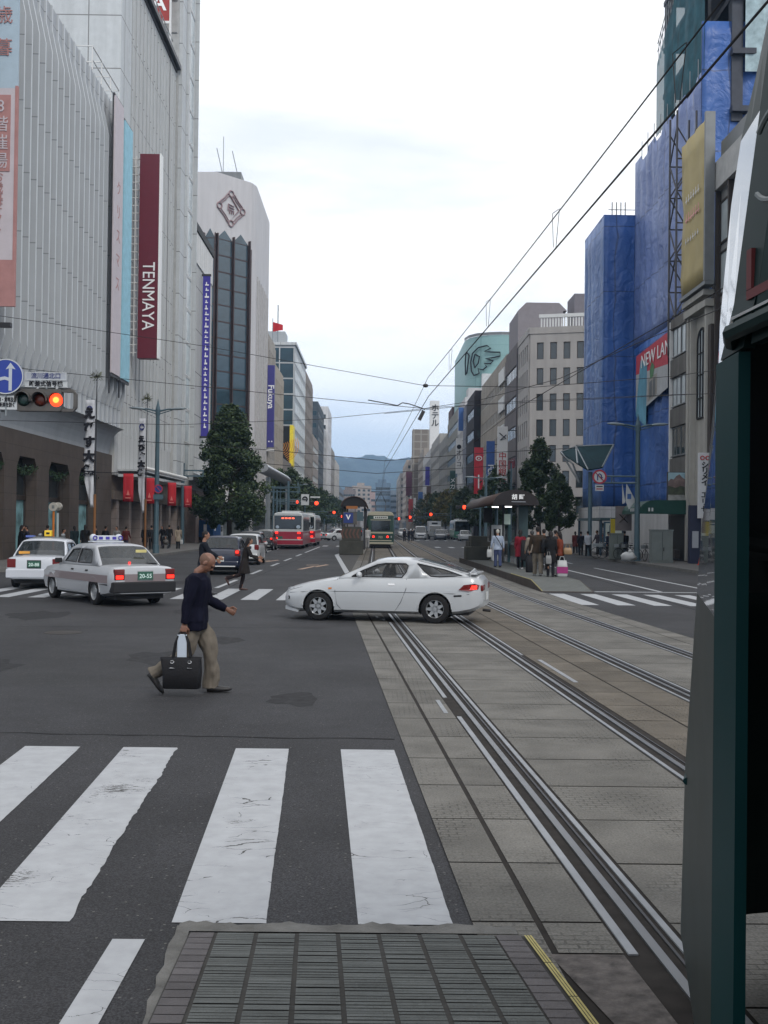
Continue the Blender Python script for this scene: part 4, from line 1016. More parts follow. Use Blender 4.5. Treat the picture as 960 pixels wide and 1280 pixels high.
# grey concrete building with strip windows
root = thing('office_building', 'narrow dark grey concrete building between the blue sheets and the arched window house', 'building', (18, 61.6, .15))
wmc = pm('dirty_concrete', (.125, .12, .112), .85, var=.18, scale=.8, streak=.25)
b = MB(); b.box(18, 34, 61.7, 65.6, .15, 14.6); b.build('wall', wmc, root)
F = Face((18, 65.6, 0), (0, -1, 0))
mb = MB()
for j, z in enumerate((2.9+i*3.0 for i in range(4))):
    me = win_mesh(1.7, 1.7, M_frame, M_glasspale if j > 1 else M_glass, 2, sill=True)
    if j: 
        for i in range(2): put_win(root, F, .2+i*1.8, z+.5, .01, me)
    F.box(mb, 0, 3.9, z-.75, z+.35, .002, .16)
F.box(mb, 0, 3.9, 14.1, 14.7, .002, .16); mb.build('spandrel', wmc, root)
b = MB(); F.box(b, -.12, -.02, .2, 14.6, 0, .2); b.build('downpipe', M_white, root)
# arched-window house
root = thing('shop_building', 'slim cream building with one tall arched window and a vertical sign in katakana', 'building', (18, 57.2, .15))
wma = pm('cream_stone', (.36, .35, .32), .7, var=.06, streak=.16)
b = MB(); b.box(18, 34, 57.3, 61.6, .15, 14.2); b.build('wall', wma, root)
F = Face((18, 61.6, 0), (0, -1, 0))
b = MB(); F.box(b, 0, .35, .2, 14.3, .002, .35); F.box(b, .55, .75, .2, 14.0, .002, .3); F.box(b, 3.4, 3.7, .2, 14.3, .002, .35)
F.box(b, -.1, 4.0, 14.0, 14.4, .002, .5); F.box(b, -.1, 4.0, 14.6, 14.9, .002, .6); F.box(b, -.1, 4.0, 15.1, 15.4, .002, .5); b.build('moulding', wma, root)
b = MB(); b.add([F.p(1.25+ (1.2)*0, 8.2, .03)] + [F.p(1.25, 8.2, .03), F.p(2.75, 8.2, .03)] + [F.p(2.0+.75*math.cos(R(a)), 12.4+.75*math.sin(R(a)), .03) for a in range(0, 181, 20)], [tuple(range(1, 13))]); b.build('arched_window', M_glasspale, root)
b = MB()
b.tube([F.p(1.25, 8.2, .05), *[F.p(2.0-.75*math.cos(R(a)), 12.4+.75*math.sin(R(a)), .05) for a in range(0, 181, 20)], F.p(2.75, 8.2, .05), F.p(1.25, 8.2, .05)], .07, 6)
for u in (1.75, 2.25): b.tube([F.p(u, 8.2, .06), F.p(u, 13.0, .06)], .05, 5)
for v in (9.3, 10.6, 11.8): b.tube([F.p(1.25, v, .06), F.p(2.75, v, .06)], .04, 5)
b.build('arched_window_frame', M_black, root)
b = MB(); F.box(b, 3.75, 4.2, .2, 13, .002, .25); F.box(b, .4, .5, .2, 13, .002, .2); b.build('dark_slot', M_frameb, root)
t = thing('shop_sign', 'white vertical sign with black katakana letters beside the tram', 'sign', (17.4, 57.6, 3.2))
b = MB(); b.box(17.22, 17.85, 57.5, 57.75, 2.6, 6.1); b.build('sign_panel', pm('white_sign', (.55, .56, .58), .5, var=.05), t)
text('シ\nリ\nメ\nイ', .40, (17.53, 57.48, 4.95), '-y', M_bltext, t, lines=.78, bold=.012)
text('エ\nリ\nセ', .40, (17.53, 57.48, 3.45), '-y', M_bltext, t, lines=.95, bold=.008)
b = MB()
for dx in (-.14, .14): b.tube([(17.53+dx+.10*math.cos(a), 57.48, 5.82+.10*math.sin(a)) for a in [k*PI/5 for k in range(11)]], .03, 5)
b.build('red_ring', M_reds, t)
b = MB(); b.box(17.85, 18, 57.6, 57.7, 3, 3.1); b.box(17.85, 18, 57.6, 57.7, 5.6, 5.7); b.build('bracket', M_dkmetal, t)
# building with big sashes nearest the tram
root = thing('office_building', 'grey office block with a grid of tall light windows, partly hidden by the tram', 'building', (18, 42, .15))
b = MB(); b.box(18.15, 36, 40, 57.2, .15, 21.5); b.build('wall', pm('mid_grey_cladding', (.24, .24, .235), .6, var=.06), root)
F = Face((18.15, 57.2, 0), (0, -1, 0)); me = win_mesh(1.85, 2.3, M_frameb, M_glasspale, 1, fr=.12, sill=False)
for j in range(6):
    for i in range(8): put_win(root, F, .15+i*2.05, 3.6+j*2.7, .01, me)
b = MB()
for i in range(9): F.box(b, -.02+i*2.05, .14+i*2.05, 3.5, 20, .002, .28)
b.build('fin', M_frameb, root)
b = MB(); F.box(b, -.1, 17.2, 20.0, 21.5, .002, .35); b.build('cornice', pm('pale_cornice', (.38, .38, .37), .6), root)
b = MB(); b.box(18.1, 18.3, 40, 57, 21.5, 22.6); b.build('parapet', M_frame, root)
# mustard sheet sign
t = thing('hanging_poster', 'tall mustard yellow sheet sign on a frame above the arched window house', 'poster', (17.8, 58, 15))
F = Face((17.35, 61.6, 0), (0, -1, 0))
b = MB(); n = 8; rows = []
for j in range(10):
    rows.append([F.p(4.5*i/n, 15.3+8.6*j/9, .05*math.sin(i*2.1+j)+.04*math.sin(j*2.3)) for i in range(n+1)])
b.loft(rows, 0, cap=False, closed=False); o = b.build('sheet', pm('mustard_sheet', (.40, .325, .15), .6, var=.1, scale=.7), t, smooth=True); md = o.modifiers.new('s', 'SOLIDIFY'); md.thickness = .05
b = MB(); F.box(b, 4.5, 4.72, 15.2, 24.2, -.4, .12); F.box(b, -.1, 4.7, 15.0, 15.2, -.4, .1); b.build('frame', M_frame, t)
b = MB(); rs = random.Random(4)
for v, mm, s in ((20.4, 0, .32), (19.3, 1, .42), (18.1, 0, .22)):
    for i in range(6):
        u = 1.0+i*.45; F.box(b, u, u+s*.8, v, v+.08, .08, .1, mm); F.box(b, u+s*.3, u+s*.45, v-.1, v+s, .08, .101, mm)
b.build('writing', [M_ws, pm('pink_print', (.7, .35, .33), .6)], t)
# teal tower with hand-and-wing logo
root = thing('office_building', 'pale teal tiled tower with rounded corner and a dark outlined logo', 'building', (21, 225, .15))
M_tealw = pm('teal_tile', (.22, .37, .37), .5, var=.04, grid=(4, 2.2, .05), gcol=(.17,.30,.30))
b = MB(); pts = [(60, 226), (28, 223), (25.5, 222.8), (23, 223.5), (20.8, 225), (19.3, 227.5), (18.6, 231), (18.6, 260), (60, 260)]
b.loft([[Vector((x, y, z)) for x, y in pts[::-1]] for z in (.15, 41.8)]); b.build('wall', M_tealw, root, auto=40)
b = MB(); pts = [(28.1, 222.9), (25.5, 222.7), (22.9, 223.4), (20.6, 224.9), (19.15, 227.4), (18.5, 231)]
b.loft([[Vector((x, y, 41.8)) for x, y in pts], [Vector((x, y, 42.4)) for x, y in pts]], 0, cap=False, closed=False); b.build('roof_rim', M_frame, root)
b = MB(); b.box(21.5, 29, 221.5, 223.6, 15, 33.5); b.build('white_bay', pm('white_bay', (.50, .52, .53), .6), root)
def tw(u, z):   # along the rounded corner
    P_ = [Vector((18.3, 231, 0)), Vector((18.9, 227.4, 0)), Vector((20.4, 224.7, 0)), Vector((22.8, 223.1, 0)), Vector((25.5, 222.4, 0))]
    u = max(0, min(3.999, u)); i = int(u); return P_[i].lerp(P_[i+1], u-i)+Vector((0, 0, z))
b = MB(); lg = M_bltext
for pth in ([(1.6, 38.3), (2.2, 39.3), (2.9, 39.6), (3.2, 39.0), (2.7, 38.4), (3.2, 38.2), (3.9, 38.1), (3.9, 37.3), (3.3, 37.0), (2.8, 36.9), (3.4, 36.4), (3.2, 35.8), (2.7, 35.9), (2.9, 35.2), (2.6, 34.6), (2.2, 34.9), (2.3, 33.9), (1.8, 33.6), (1.5, 34.6), (1.4, 36.5), (1.6, 38.3)],
            [(0.6, 38.6), (0.9, 38.8), (1.2, 38.0), (1.1, 36.6), (.9, 34.4), (.6, 34.2), (.5, 36.5), (.6, 38.6)], [(1.9, 38.0), (2.3, 37.4), (2.2, 36.0), (1.9, 35.2), (1.7, 36.6), (1.9, 38.0)]):
    b.tube([tw(u, z) for u, z in pth], .15, 6)
b.build('logo', lg, root)

# grey bank-like office facing the cross street
root = thing('office_building', 'grey stone office building with rows of tall narrow dark windows and louvres on its roof', 'building', (17.5, 122, .15))
M_off = pm('grey_office_stone', (.36, .345, .335), .75, var=.05, scale=.4, streak=.10)
A = Vector((17.6, 124.2, 0)); Bp = Vector((30, 120.6, 0))
b = MB(); b.loft([[Vector((p[0], p[1], z)) for p in ((17.6, 133.5), (30, 133.5), (30, 120.6), (17.6, 124.2))][::-1] for z in (.15, 24.3)]); b.build('wall', M_off, root)
F = Face(A, Bp-A); FWd = (Bp-A).length; mb = MB()
nfl = 7; fh = 2.95; me = win_mesh(.78, 1.95, M_frameb, M_glass, 1, fr=.07, sill=False, trans=.0); cols_ = 4
z0 = 3.3
for j in range(nfl):
    v = z0+j*fh+.3
    F.box(mb, 0, FWd, v+1.95, v+fh, 0, .22); 
    for i in range(8):
        u = .75+i*1.52
        put_win(root, F, u, v, .004, me)
    us = [0]+[x for i in range(8) for x in (.75+i*1.52, 1.53+i*1.52)]+[FWd]
    for i in range(0, len(us), 2): F.box(mb, us[i], us[i+1], v, v+1.95, 0, .217)
F.box(mb, 0, FWd, .2, z0+.3, 0, .22); F.box(mb, -.1, FWd, 24.25, 25.0, -.3, .3)
F2 = Face((17.6, 133.5, 0), (0, -1, 0))
me2 = win_mesh(.8, 1.95, M_frameb, M_glass, 1, fr=.06, sill=False)
for j in range(nfl):
    v = z0+j*fh+.3
    F2.box(mb, 0, 9.3, v+1.95, v+fh, 0, .2)
    for i in range(5): put_win(root, F2, .6+i*1.75, v, .004, me2); F2.box(mb, 1.4+i*1.75, 2.35+i*1.75, v, v+1.95, 0, .197)
    F2.box(mb, 0, .6, v, v+1.95, 0, .197)
F2.box(mb, 0, 9.3, .2, z0+.3, 0, .2); F2.box(mb, 0, 9.4, 24.25, 25.0, -.3, .28)
mb.build('facade', M_off, root)
b = MB(); F.box(b, 3.0, 9.0, 25.0, 25.3, -4.1, -4); 
for i in range(30): F.box(b, .6+i*.34, .78+i*.34, 25.3, 26.9, -4.1, -4.0)
F.box(b, .4, 11, 26.9, 27.3, -4.2, -3.9); F.box(b, .4, 11, 25.1, 25.3, -4.2, -3.9); b.build('roof_louvre', M_framew, root)
root = thing('office_building', 'plain mauve grey stairhead tower behind the grey stone office', 'building', (24.5, 136, .15))
b = MB(); b.box(24.4, 27.2, 134, 139, .15, 31.2); b.build('wall', pm('mauve_grey', (.17, .16, .18), .8), root)

# right row beyond
r, _ = simple_building('office_building', 'dark building with mauve grey blank top behind the grey stone office', 1, 133.9, 146, 17.4, 24.2, (.13, .12, .125), style='band', depth=13, front=False, frame=M_frameb, roofbox=False)
b = MB(); b.box(17.4, 23, 134, 143, 24.2+.9, 29.0); b.prism([(17.4, 134.0, 29), (23.5, 134.0, 29), (22.5, 134.0, 30), (18.4, 134.0, 30)], (0, 8.9, 0)); b.build('blank_top', pm('mauve_grey_top', (.22, .205, .22), .8, var=.06), r)
r, _ = simple_building('office_building', 'tan building with rows of small windows and white corner bands on the right', 1, 146.3, 180.5, 17.5, 24.6, (.30, .275, .24), ww=1.1, wh=1.5, gap=.9, fh=3.5, frame=M_framew, roofbox=False)
b = MB()
for j in range(5): b.box(17.15, 17.36, 146.5, 153, 6.3+j*3.9, 8.2+j*3.9)
b.build('white_band', M_framew, r)
r, _ = simple_building('office_building', 'black narrow glass building on the right side', 1, 181, 196.5, 16.4, 24.0, (.03, .028, .035), style='band', depth=10, glass=M_glass, frame=M_black, roofbox=False)
r, _ = simple_building('office_building', 'blue grey narrow building with square windows beside the black one', 1, 197, 211, 17.0, 24.4, (.16, .17, .21), ww=1.8, gap=2.2, frame=M_framew, glass=M_glasspale)
r, _ = simple_building('office_building', 'white slim building with vertical signs on the right', 1, 211.4, 228, 17.2, 26.5, (.48, .48, .49), ww=1.2, depth=6)
r, _ = simple_building('office_building', 'grey green building with a dark penthouse on the right row', 1, 228.4, 262, 17.3, 26.5, (.22, .22, .205), style='band', depth=14)
r, _ = simple_building('office_building', 'dull grey building stepped above its neighbour on the right row', 1, 262.4, 300, 17.5, 24, (.24, .24, .235), ww=1.4, depth=16)
b = MB(); b.box(18.5, 30, 266, 280, 24.9, 31.5); b.build('dark_penthouse', pm('maroon_grey', (.10, .07, .07), .8), r)
b = MB(); b.tube([(20.5, 268, 31.5), (20.5, 268, 36)], .1, 5); b.tube([(21.8, 268, 31.5), (21.8, 268, 36)], .1, 5); b.tube([(20.5, 268, 36), (21.8, 268, 36)], .1, 5); b.build('antenna', M_dkmetal, r)
r, _ = simple_building('office_building', 'pale grey office with fine window grid halfway down the right row', 1, 300.4, 345, 17.5, 27, (.30, .295, .285), ww=1.2, gap=.8, depth=14)
r, _ = simple_building('hotel_building', 'white building with dark balconies under a tall white rooftop sign', 1, 346, 398, 17.3, 26, (.45, .45, .45), ww=3.5, wh=2.0, gap=2.2, depth=12, fh=4.4, roofbox=False)
t = thing('rooftop_sign', 'tall white rooftop sign tower with dark vertical letters', 'sign', (18, 360, 26.9))
b = MB(); b.box(17.3, 20.3, 352, 356, 26.92, 43); b.build('sign_panel', M_ws, t)
text('ホ\nテ\nル', 2.6, (18.9, 351.9, 38.0), '-y', M_bltext, t, bold=.04, lines=.95)
r, _ = simple_building('office_building', 'brown tower block with rows of balconies on the right', 1, 399, 450, 17.5, 30, (.27, .24, .21), ww=1.6, depth=10, roofbox=False, fstyle='band')
b = MB(); b.box(15.0, 24, 452, 462, .15, 42.5); b.build('tower', pm('brown_tower', (.17, .145, .12), .8, var=.1, grid=(3, 3.1, .25), gcol=(.27, .25, .22)), r)
r, _ = simple_building('office_building', 'cream building with a pale stepped top on the right', 1, 463, 520, 16.5, 34, (.38, .34, .30), ww=1.6, depth=14)
r, _ = simple_building('office_building', 'pinkish beige building with rounded gable on the right', 1, 521, 590, 14.5, 33, (.36, .31, .27), ww=2, depth=16)
r, _ = simple_building('office_building', 'light beige building near the far right end of the street', 1, 592, 690, 13.0, 30, (.33, .30, .27), ww=2.5, gap=2.0, depth=18)
r, _ = simple_building('office_building', 'low blue grey building at the far right end of the street', 1, 700, 780, 8.5, 24, (.18, .22, .27), ww=4, gap=3, depth=20)
# far end of the street
r, _ = simple_building('apartment_building', 'brown grey apartment block at the far end of the street', -1, 700, 720, -13.5, 24, (.19, .16, .15), depth=8, style='band', frame=M_framew)
r, _ = simple_building('apartment_building', 'beige apartment block with many small windows at the far end', -1, 735, 760, -3.5, 28, (.33, .29, .26), depth=13, ww=1.2, gap=1, fh=2.8)
r, _ = simple_building('apartment_building', 'pale low block at the far end left of the tram', -1, 690, 700, -3.0, 15, (.36, .34, .33), depth=7, ww=1.6)
r, _ = simple_building('building_site', 'far building wrapped in grey blue sheeting above the tram', -1, 640, 665, 8.4, 26.5, (.13, .19, .26), depth=9, style='band', frame=M_frame)
r, _ = simple_building('apartment_building', 'pinkish block beside the grey blue sheeting at the far end', -1, 700, 720, 1.0, 21, (.36, .27, .26), depth=5, ww=1.2)
# projecting signs, right row
def proj_sign(lab, Y, x0, x1, zb, zt, mt, txt=None, tm=None, size=1.0, down=False, xw=17.6, lines=1.0, name='projecting_sign', bold=0.0, sx=1):
    t = thing(name, lab, 'sign', ((x0+x1)/2, Y, zb))
    b = MB(); b.box(x0, x1, Y-.2, Y+.2, zb, zt); b.build('sign_panel', mt, t, bevel=.02)
    b = MB(); b.box(x1, xw, Y-.05, Y+.05, zb+.4, zb+.5); b.box(x1, xw, Y-.05, Y+.05, zt-.5, zt-.4); b.build('bracket', M_dkmetal, t)
    if txt: text(txt, size, ((x0+x1)/2, Y-.23, (zb+zt)/2), '-y', tm or M_lit, t, down=down, lines=lines, bold=bold, sx=sx)
    return t
t = proj_sign('white vertical bank sign with red characters beside the big tree', 133.2, 14.9, 16.0+.15, 6.8, 14.4, M_ws, '中\n国\n銀\n行', M_reds, 1.02, lines=.98, xw=17.3, bold=.01)
for ch in list(t.children):
    if ch.name.startswith('lettering'): ch.location.z -= 1.4
b = MB(); b.tube([(15.1, 132.95, 13.6), (15.9, 132.95, 12.9), (15.2, 132.95, 12.7), (15.95, 132.95, 13.4)], .06, 5); b.build('mark', M_bltext, t)
proj_sign('blue vertical sign with white lettering next to the white bank sign', 146, 14.85, 15.95, 4.2, 13.6, pm('blue_banner_sign', (.03, .09, .30), .5), 'Fukuya', M_lit, 1.1, True, bold=.015)
t = proj_sign('red vertical sign with a white ring next to the blue sign', 158, 14.3, 15.6, 6.8, 13.6, pm('bright_red_sign', (.48, .015, .03), .5))
b = MB(); b.tube([(14.95+.42*math.cos(a), 157.75, 12.0+.3*math.sin(a)) for a in [k*PI/8 for k in range(17)]], .08, 5); b.box(14.85, 15.05, 157.75, 157.77, 11.9, 12.1); b.box(14.85, 15.05, 157.75, 157.77, 7.6, 9.6); b.build('mark', M_lit, t)
proj_sign('tall blue sign high on the white slim building', 212, 16.0, 17.0, 20.8, 25.4, M_blues, xw=17.3)
proj_sign('white vertical sign with a red dot and black letters', 214, 15.7, 16.9, 12.5, 19.5, M_ws, '●\nオ\nリ\nコ', M_bltext, 1.2, xw=17.3, lines=.95)
proj_sign('dark green vertical sign on the grey green building', 232, 15.8, 17.0, 7, 14, pm('dark_green_sign', (.015, .06, .05), .5), 'メ\nガ\nネ', M_lit, 1.3, xw=17.4)
proj_sign('violet vertical sign on the white building with balconies', 345, 15.6, 17.0, 15, 21, M_violet, xw=17.5)
proj_sign('brown narrow sign board under the violet sign', 340, 15.8, 17.2, 2, 14.5, pm('brown_board', (.13, .09, .08), .6), xw=17.5)
proj_sign('light blue sign on the balcony building', 380, 14.8, 16.4, 8, 14, M_blues, xw=17.5)
proj_sign('white and red vertical banner sign far on the right', 420, 12.6, 14.3, 3.5, 12.5, M_reds, xw=17.6)
proj_sign('white vertical banner sign far on the right', 415, 14.4, 15.3, 3.5, 12.8, M_ws, xw=17.6)
proj_sign('dark maroon narrow sign high on the brown block', 430, 11.8, 14.2, 14, 23.5, pm('maroon_board', (.10, .03, .05), .6), xw=17.6)
proj_sign('blue low sign at the foot of the balcony building', 375, 14.8, 16.6, 3, 6.5, M_blues, xw=17.6)

# ------------------------------------------------------------------ mountain
mb = MB(); rs = random.Random(21)
def hill(x):
    base = 150+52*math.exp(-((x+150)/330)**2)-8*math.exp(-((x-30)/60)**2)+26*math.exp(-((x-480)/300)**2)+20*math.exp(-((x+800)/300)**2)
    for i, (f, a) in enumerate(((.011, 5), (.027, 2.6), (.06, 1.6), (.13, 1.0), (.31, .9), (.7, .6))): base += a*math.sin(x*f+i*1.7)
    return base
nx, ny = 300, 26; V = []
for j in range(ny+1):
    t_ = j/ny
    for i in range(nx+1):
        x = -1600+3200*i/nx; y = 2300+900*t_
        prof = math.sin(min(1, t_*1.15)*PI/2)
        z = hill(x)*prof + (10*math.sin(x*.02+t_*9)+7*math.sin(x*.047-t_*14)+3*math.sin(x*.11+t_*30))*math.sin(t_*PI) + rs.uniform(-2.2, 2.2)
        V.append((x, y, max(z, 0) if j else -2))
fs = [(j*(nx+1)+i, j*(nx+1)+i+1, (j+1)*(nx+1)+i+1, (j+1)*(nx+1)+i) for j in range(ny) for i in range(nx)]
mb.add(V, fs); structure(mb.build('mountain', pm('wooded_slope', (.028, .042, .036), .9, var=.5, scale=.035), smooth=True))
# far town filling the foot of the mountain
# ------------------------------------------------------------------ haze
def haze(density):
    mb = MB(); mb.box(-2500, 2500, -300, 3600, -1.2, 260)
    m, n, l, b = new_mat('haze'); n.remove(b)
    v = n.new('ShaderNodeVolumePrincipled'); v.inputs['Color'].default_value = (.42, .66, 1.0, 1); v.inputs['Density'].default_value = density; v.inputs['Anisotropy'].default_value = 0.0
    l.new(v.outputs[0], n['Material Output'].inputs['Volume'])
    o = mb.build('haze', m); tag(o, kind='stuff')
haze(.00023)
# ================================================================== VEHICLES
M_tyre = pm('tyre_rubber', (.014, .014, .015), .85, var=.1)
M_rim = pm('alloy_rim', (.42, .43, .44), .3, .7, var=.05)
M_hub = pm('steel_hubcap', (.32, .33, .34), .4, .6, var=.05)
M_carglass = pm('car_glass', (.008, .012, .014), .04, 0, var=0, alpha=.74, spec=.8)
M_cardark = pm('car_glass_dark', (.01, .014, .016), .05, 0, var=0, spec=.8)
M_trim = pm('black_trim', (.02, .02, .022), .55, var=0)
M_seat = pm('dark_seat', (.03, .032, .036), .9, var=.2)
M_seatw = pm('white_seat_cover', (.45, .47, .48), .9, var=.15)
M_plateW = pm('white_plate', (.55, .56, .55), .5, var=0)
M_plateG = pm('green_plate', (.02, .09, .06), .5, var=0)
M_lens = pm('clear_lens', (.35, .36, .37), .1, 0, var=0, coat=.5)
M_amber = pm('amber_lens', (.45, .13, .01), .2, var=0)
M_chrome = pm('chrome', (.6, .6, .6), .12, 1, var=0)
def carpaint(name, col, metal=0): return pm('paint_'+name, col, .32, metal, var=.04, scale=.7, coat=.6)
def lerp_path(pts, s):
    if s <= pts[0][0]: return pts[0][1]
    for a, b in zip(pts[:-1], pts[1:]):
        if s <= b[0]: return a[1]+(b[1]-a[1])*(s-a[0])/(b[0]-a[0]) if b[0] > a[0] else b[1]
    return pts[-1][1]
_cyl = None
def make_wheel(root, x, y, r, w, rim, side, spokes=7, name='wheel'):
    """hub at x,y; side = +1 when the outer face looks to +y"""
    o = bpy.data.objects.new(name, None); COL.objects.link(o); o.parent = root; o.location = (x, y, r); o.empty_display_size = .1
    k = ('tyre', r, w); 
    if k not in _wm:
        b = MB(); b.lathe([(r*.62, -w/2), (r*.90, -w/2), (r*.97, -w*.42), (r, -w*.2), (r, w*.2), (r*.97, w*.42), (r*.90, w/2), (r*.62, w/2)], axis='y', n=28, cap=False)
        b.lathe([(.01, -w*.1), (r*.63, -w*.1)], axis='y', n=20, cap=False); _wm[k] = b.mesh('tyre', [M_tyre], smooth=True)
    t = bpy.data.objects.new('tyre', _wm[k]); COL.objects.link(t); t.parent = o
    k = ('rim', r, w, side, spokes, rim.name)
    if k not in _wm:
        b = MB(); f = side*w*.44
        b.lathe([(r*.62, f*.2), (r*.645, f), (r*.60, f*1.03), (r*.575, f*.8), (r*.56, f*.3)], axis='y', n=28, cap=False)
        b.lathe([(.005, f*.86), (r*.12, f*.86), (r*.13, f*.6), (r*.2, f*.55)], axis='y', n=14, cap=False)
        if spokes:
            for i in range(spokes):
                a = 2*PI*i/spokes; a2 = .17 if spokes < 9 else .1
                P = []
                for rr_, wd in ((r*.1, .45), (r*.6, .22 if spokes > 6 else .3)):
                    for dy in (f*.82, f*.5):
                        for sg in (-1, 1): P.append((rr_*math.cos(a)-sg*r*wd*.35*math.sin(a), dy, rr_*math.sin(a)+sg*r*wd*.35*math.cos(a)))
                b.add(P, [(0,1,5,4),(2,6,7,3),(0,4,6,2),(1,3,7,5)])
        else: b.lathe([(.005, f*.8), (r*.3, f*.78), (r*.35, f*.6), (r*.58, f*.55)], axis='y', n=20, cap=False)
        _wm[k] = outward_me(b.mesh('rim', [rim], smooth=False))
    t = bpy.data.objects.new('rim', _wm[k]); COL.objects.link(t); t.parent = o
    return o
def outward_me(me):
    bm = bmesh.new(); bm.from_mesh(me); bmesh.ops.recalc_face_normals(bm, faces=bm.faces); bm.to_mesh(me); bm.free(); return me
def lower_body(root, sp, paint):
    L_, top, wid, bot = sp['L'], sp['top'], sp['wid'], sp['bot']
    ss = sorted(set([p[0] for p in top]+[p[0] for p in wid]+[L_*i/34 for i in range(35)]))
    b = MB(); rings = []
    for s in ss:
        zt = lerp_path(top, s); w = lerp_path(wid, s); zb = lerp_path(bot, s); cr = sp.get('crown', .035)
        h = zt-zb; x = L_/2-s
        half = [(0, zb), (w*.82, zb), (w-.035, zb+.06*min(1, h/.4)), (w-.008, zb+.30*h), (w, zb+.52*h), (w-.006, zb+.74*h), (w-.035, zt-.07*min(1, h/.4)), (w-.075, zt-.012), (w-.16, zt+cr*.35), (w*.45, zt+cr), (0, zt+cr*1.08)]
        ring = [Vector((x, y, z)) for y, z in half]+[Vector((x, -y, z)) for y, z in reversed(half[1:-1])]
        rings.append(ring)
    b.loft(rings)
    o = b.build('body', [paint, M_trim], root); outward(o)
    c = MB(); rw = sp['rw']; arch = sp.get('arch', 1.17)
    for s in sp['wheels']:
        for sg in (-1, 1):
            w = lerp_path(wid, s); c.lathe([(rw*arch, sg*(w-.30)), (rw*arch, sg*(w+.2))], (L_/2-s, 0, rw*1.02), 'y', 36)
    cu = c.build('cutter', [M_trim]); outward(cu)
    md = o.modifiers.new('b', 'BOOLEAN'); md.operation = 'DIFFERENCE'; md.object = cu; md.solver = 'EXACT'
    me = evalmesh(o, 'body'); bpy.data.objects.remove(cu); o.modifiers.clear(); o.data = me
    for p in me.polygons:
        p.use_smooth = True
        for s in sp['wheels']:
            dx = p.center.x-(L_/2-s); dz = p.center.z-rw*1.02; w = lerp_path(wid, s)
            if math.hypot(dx, dz) < rw*arch+.004 and abs(p.center.y) > w-.32: p.material_index = 1
    try: me.set_sharp_from_angle(angle=R(28))
    except Exception: pass
    # dark arch lips
    for s in sp['wheels']:
        for sg in (-1, 1):
            b = MB(); w = lerp_path(wid, s); zb = lerp_path(bot, s)
            pts = []
            for i in range(17):
                a = PI*i/16; X = L_/2-s+rw*arch*1.0*math.cos(a); Z = rw*1.02+rw*arch*1.0*math.sin(a)
                pts.append((X, sg*(lerp_path(wid, L_/2-X)+.000-.01), Z))
            b.tube(pts, .014, 5); b.build('wheel_arch_lip', paint, root)
    return o
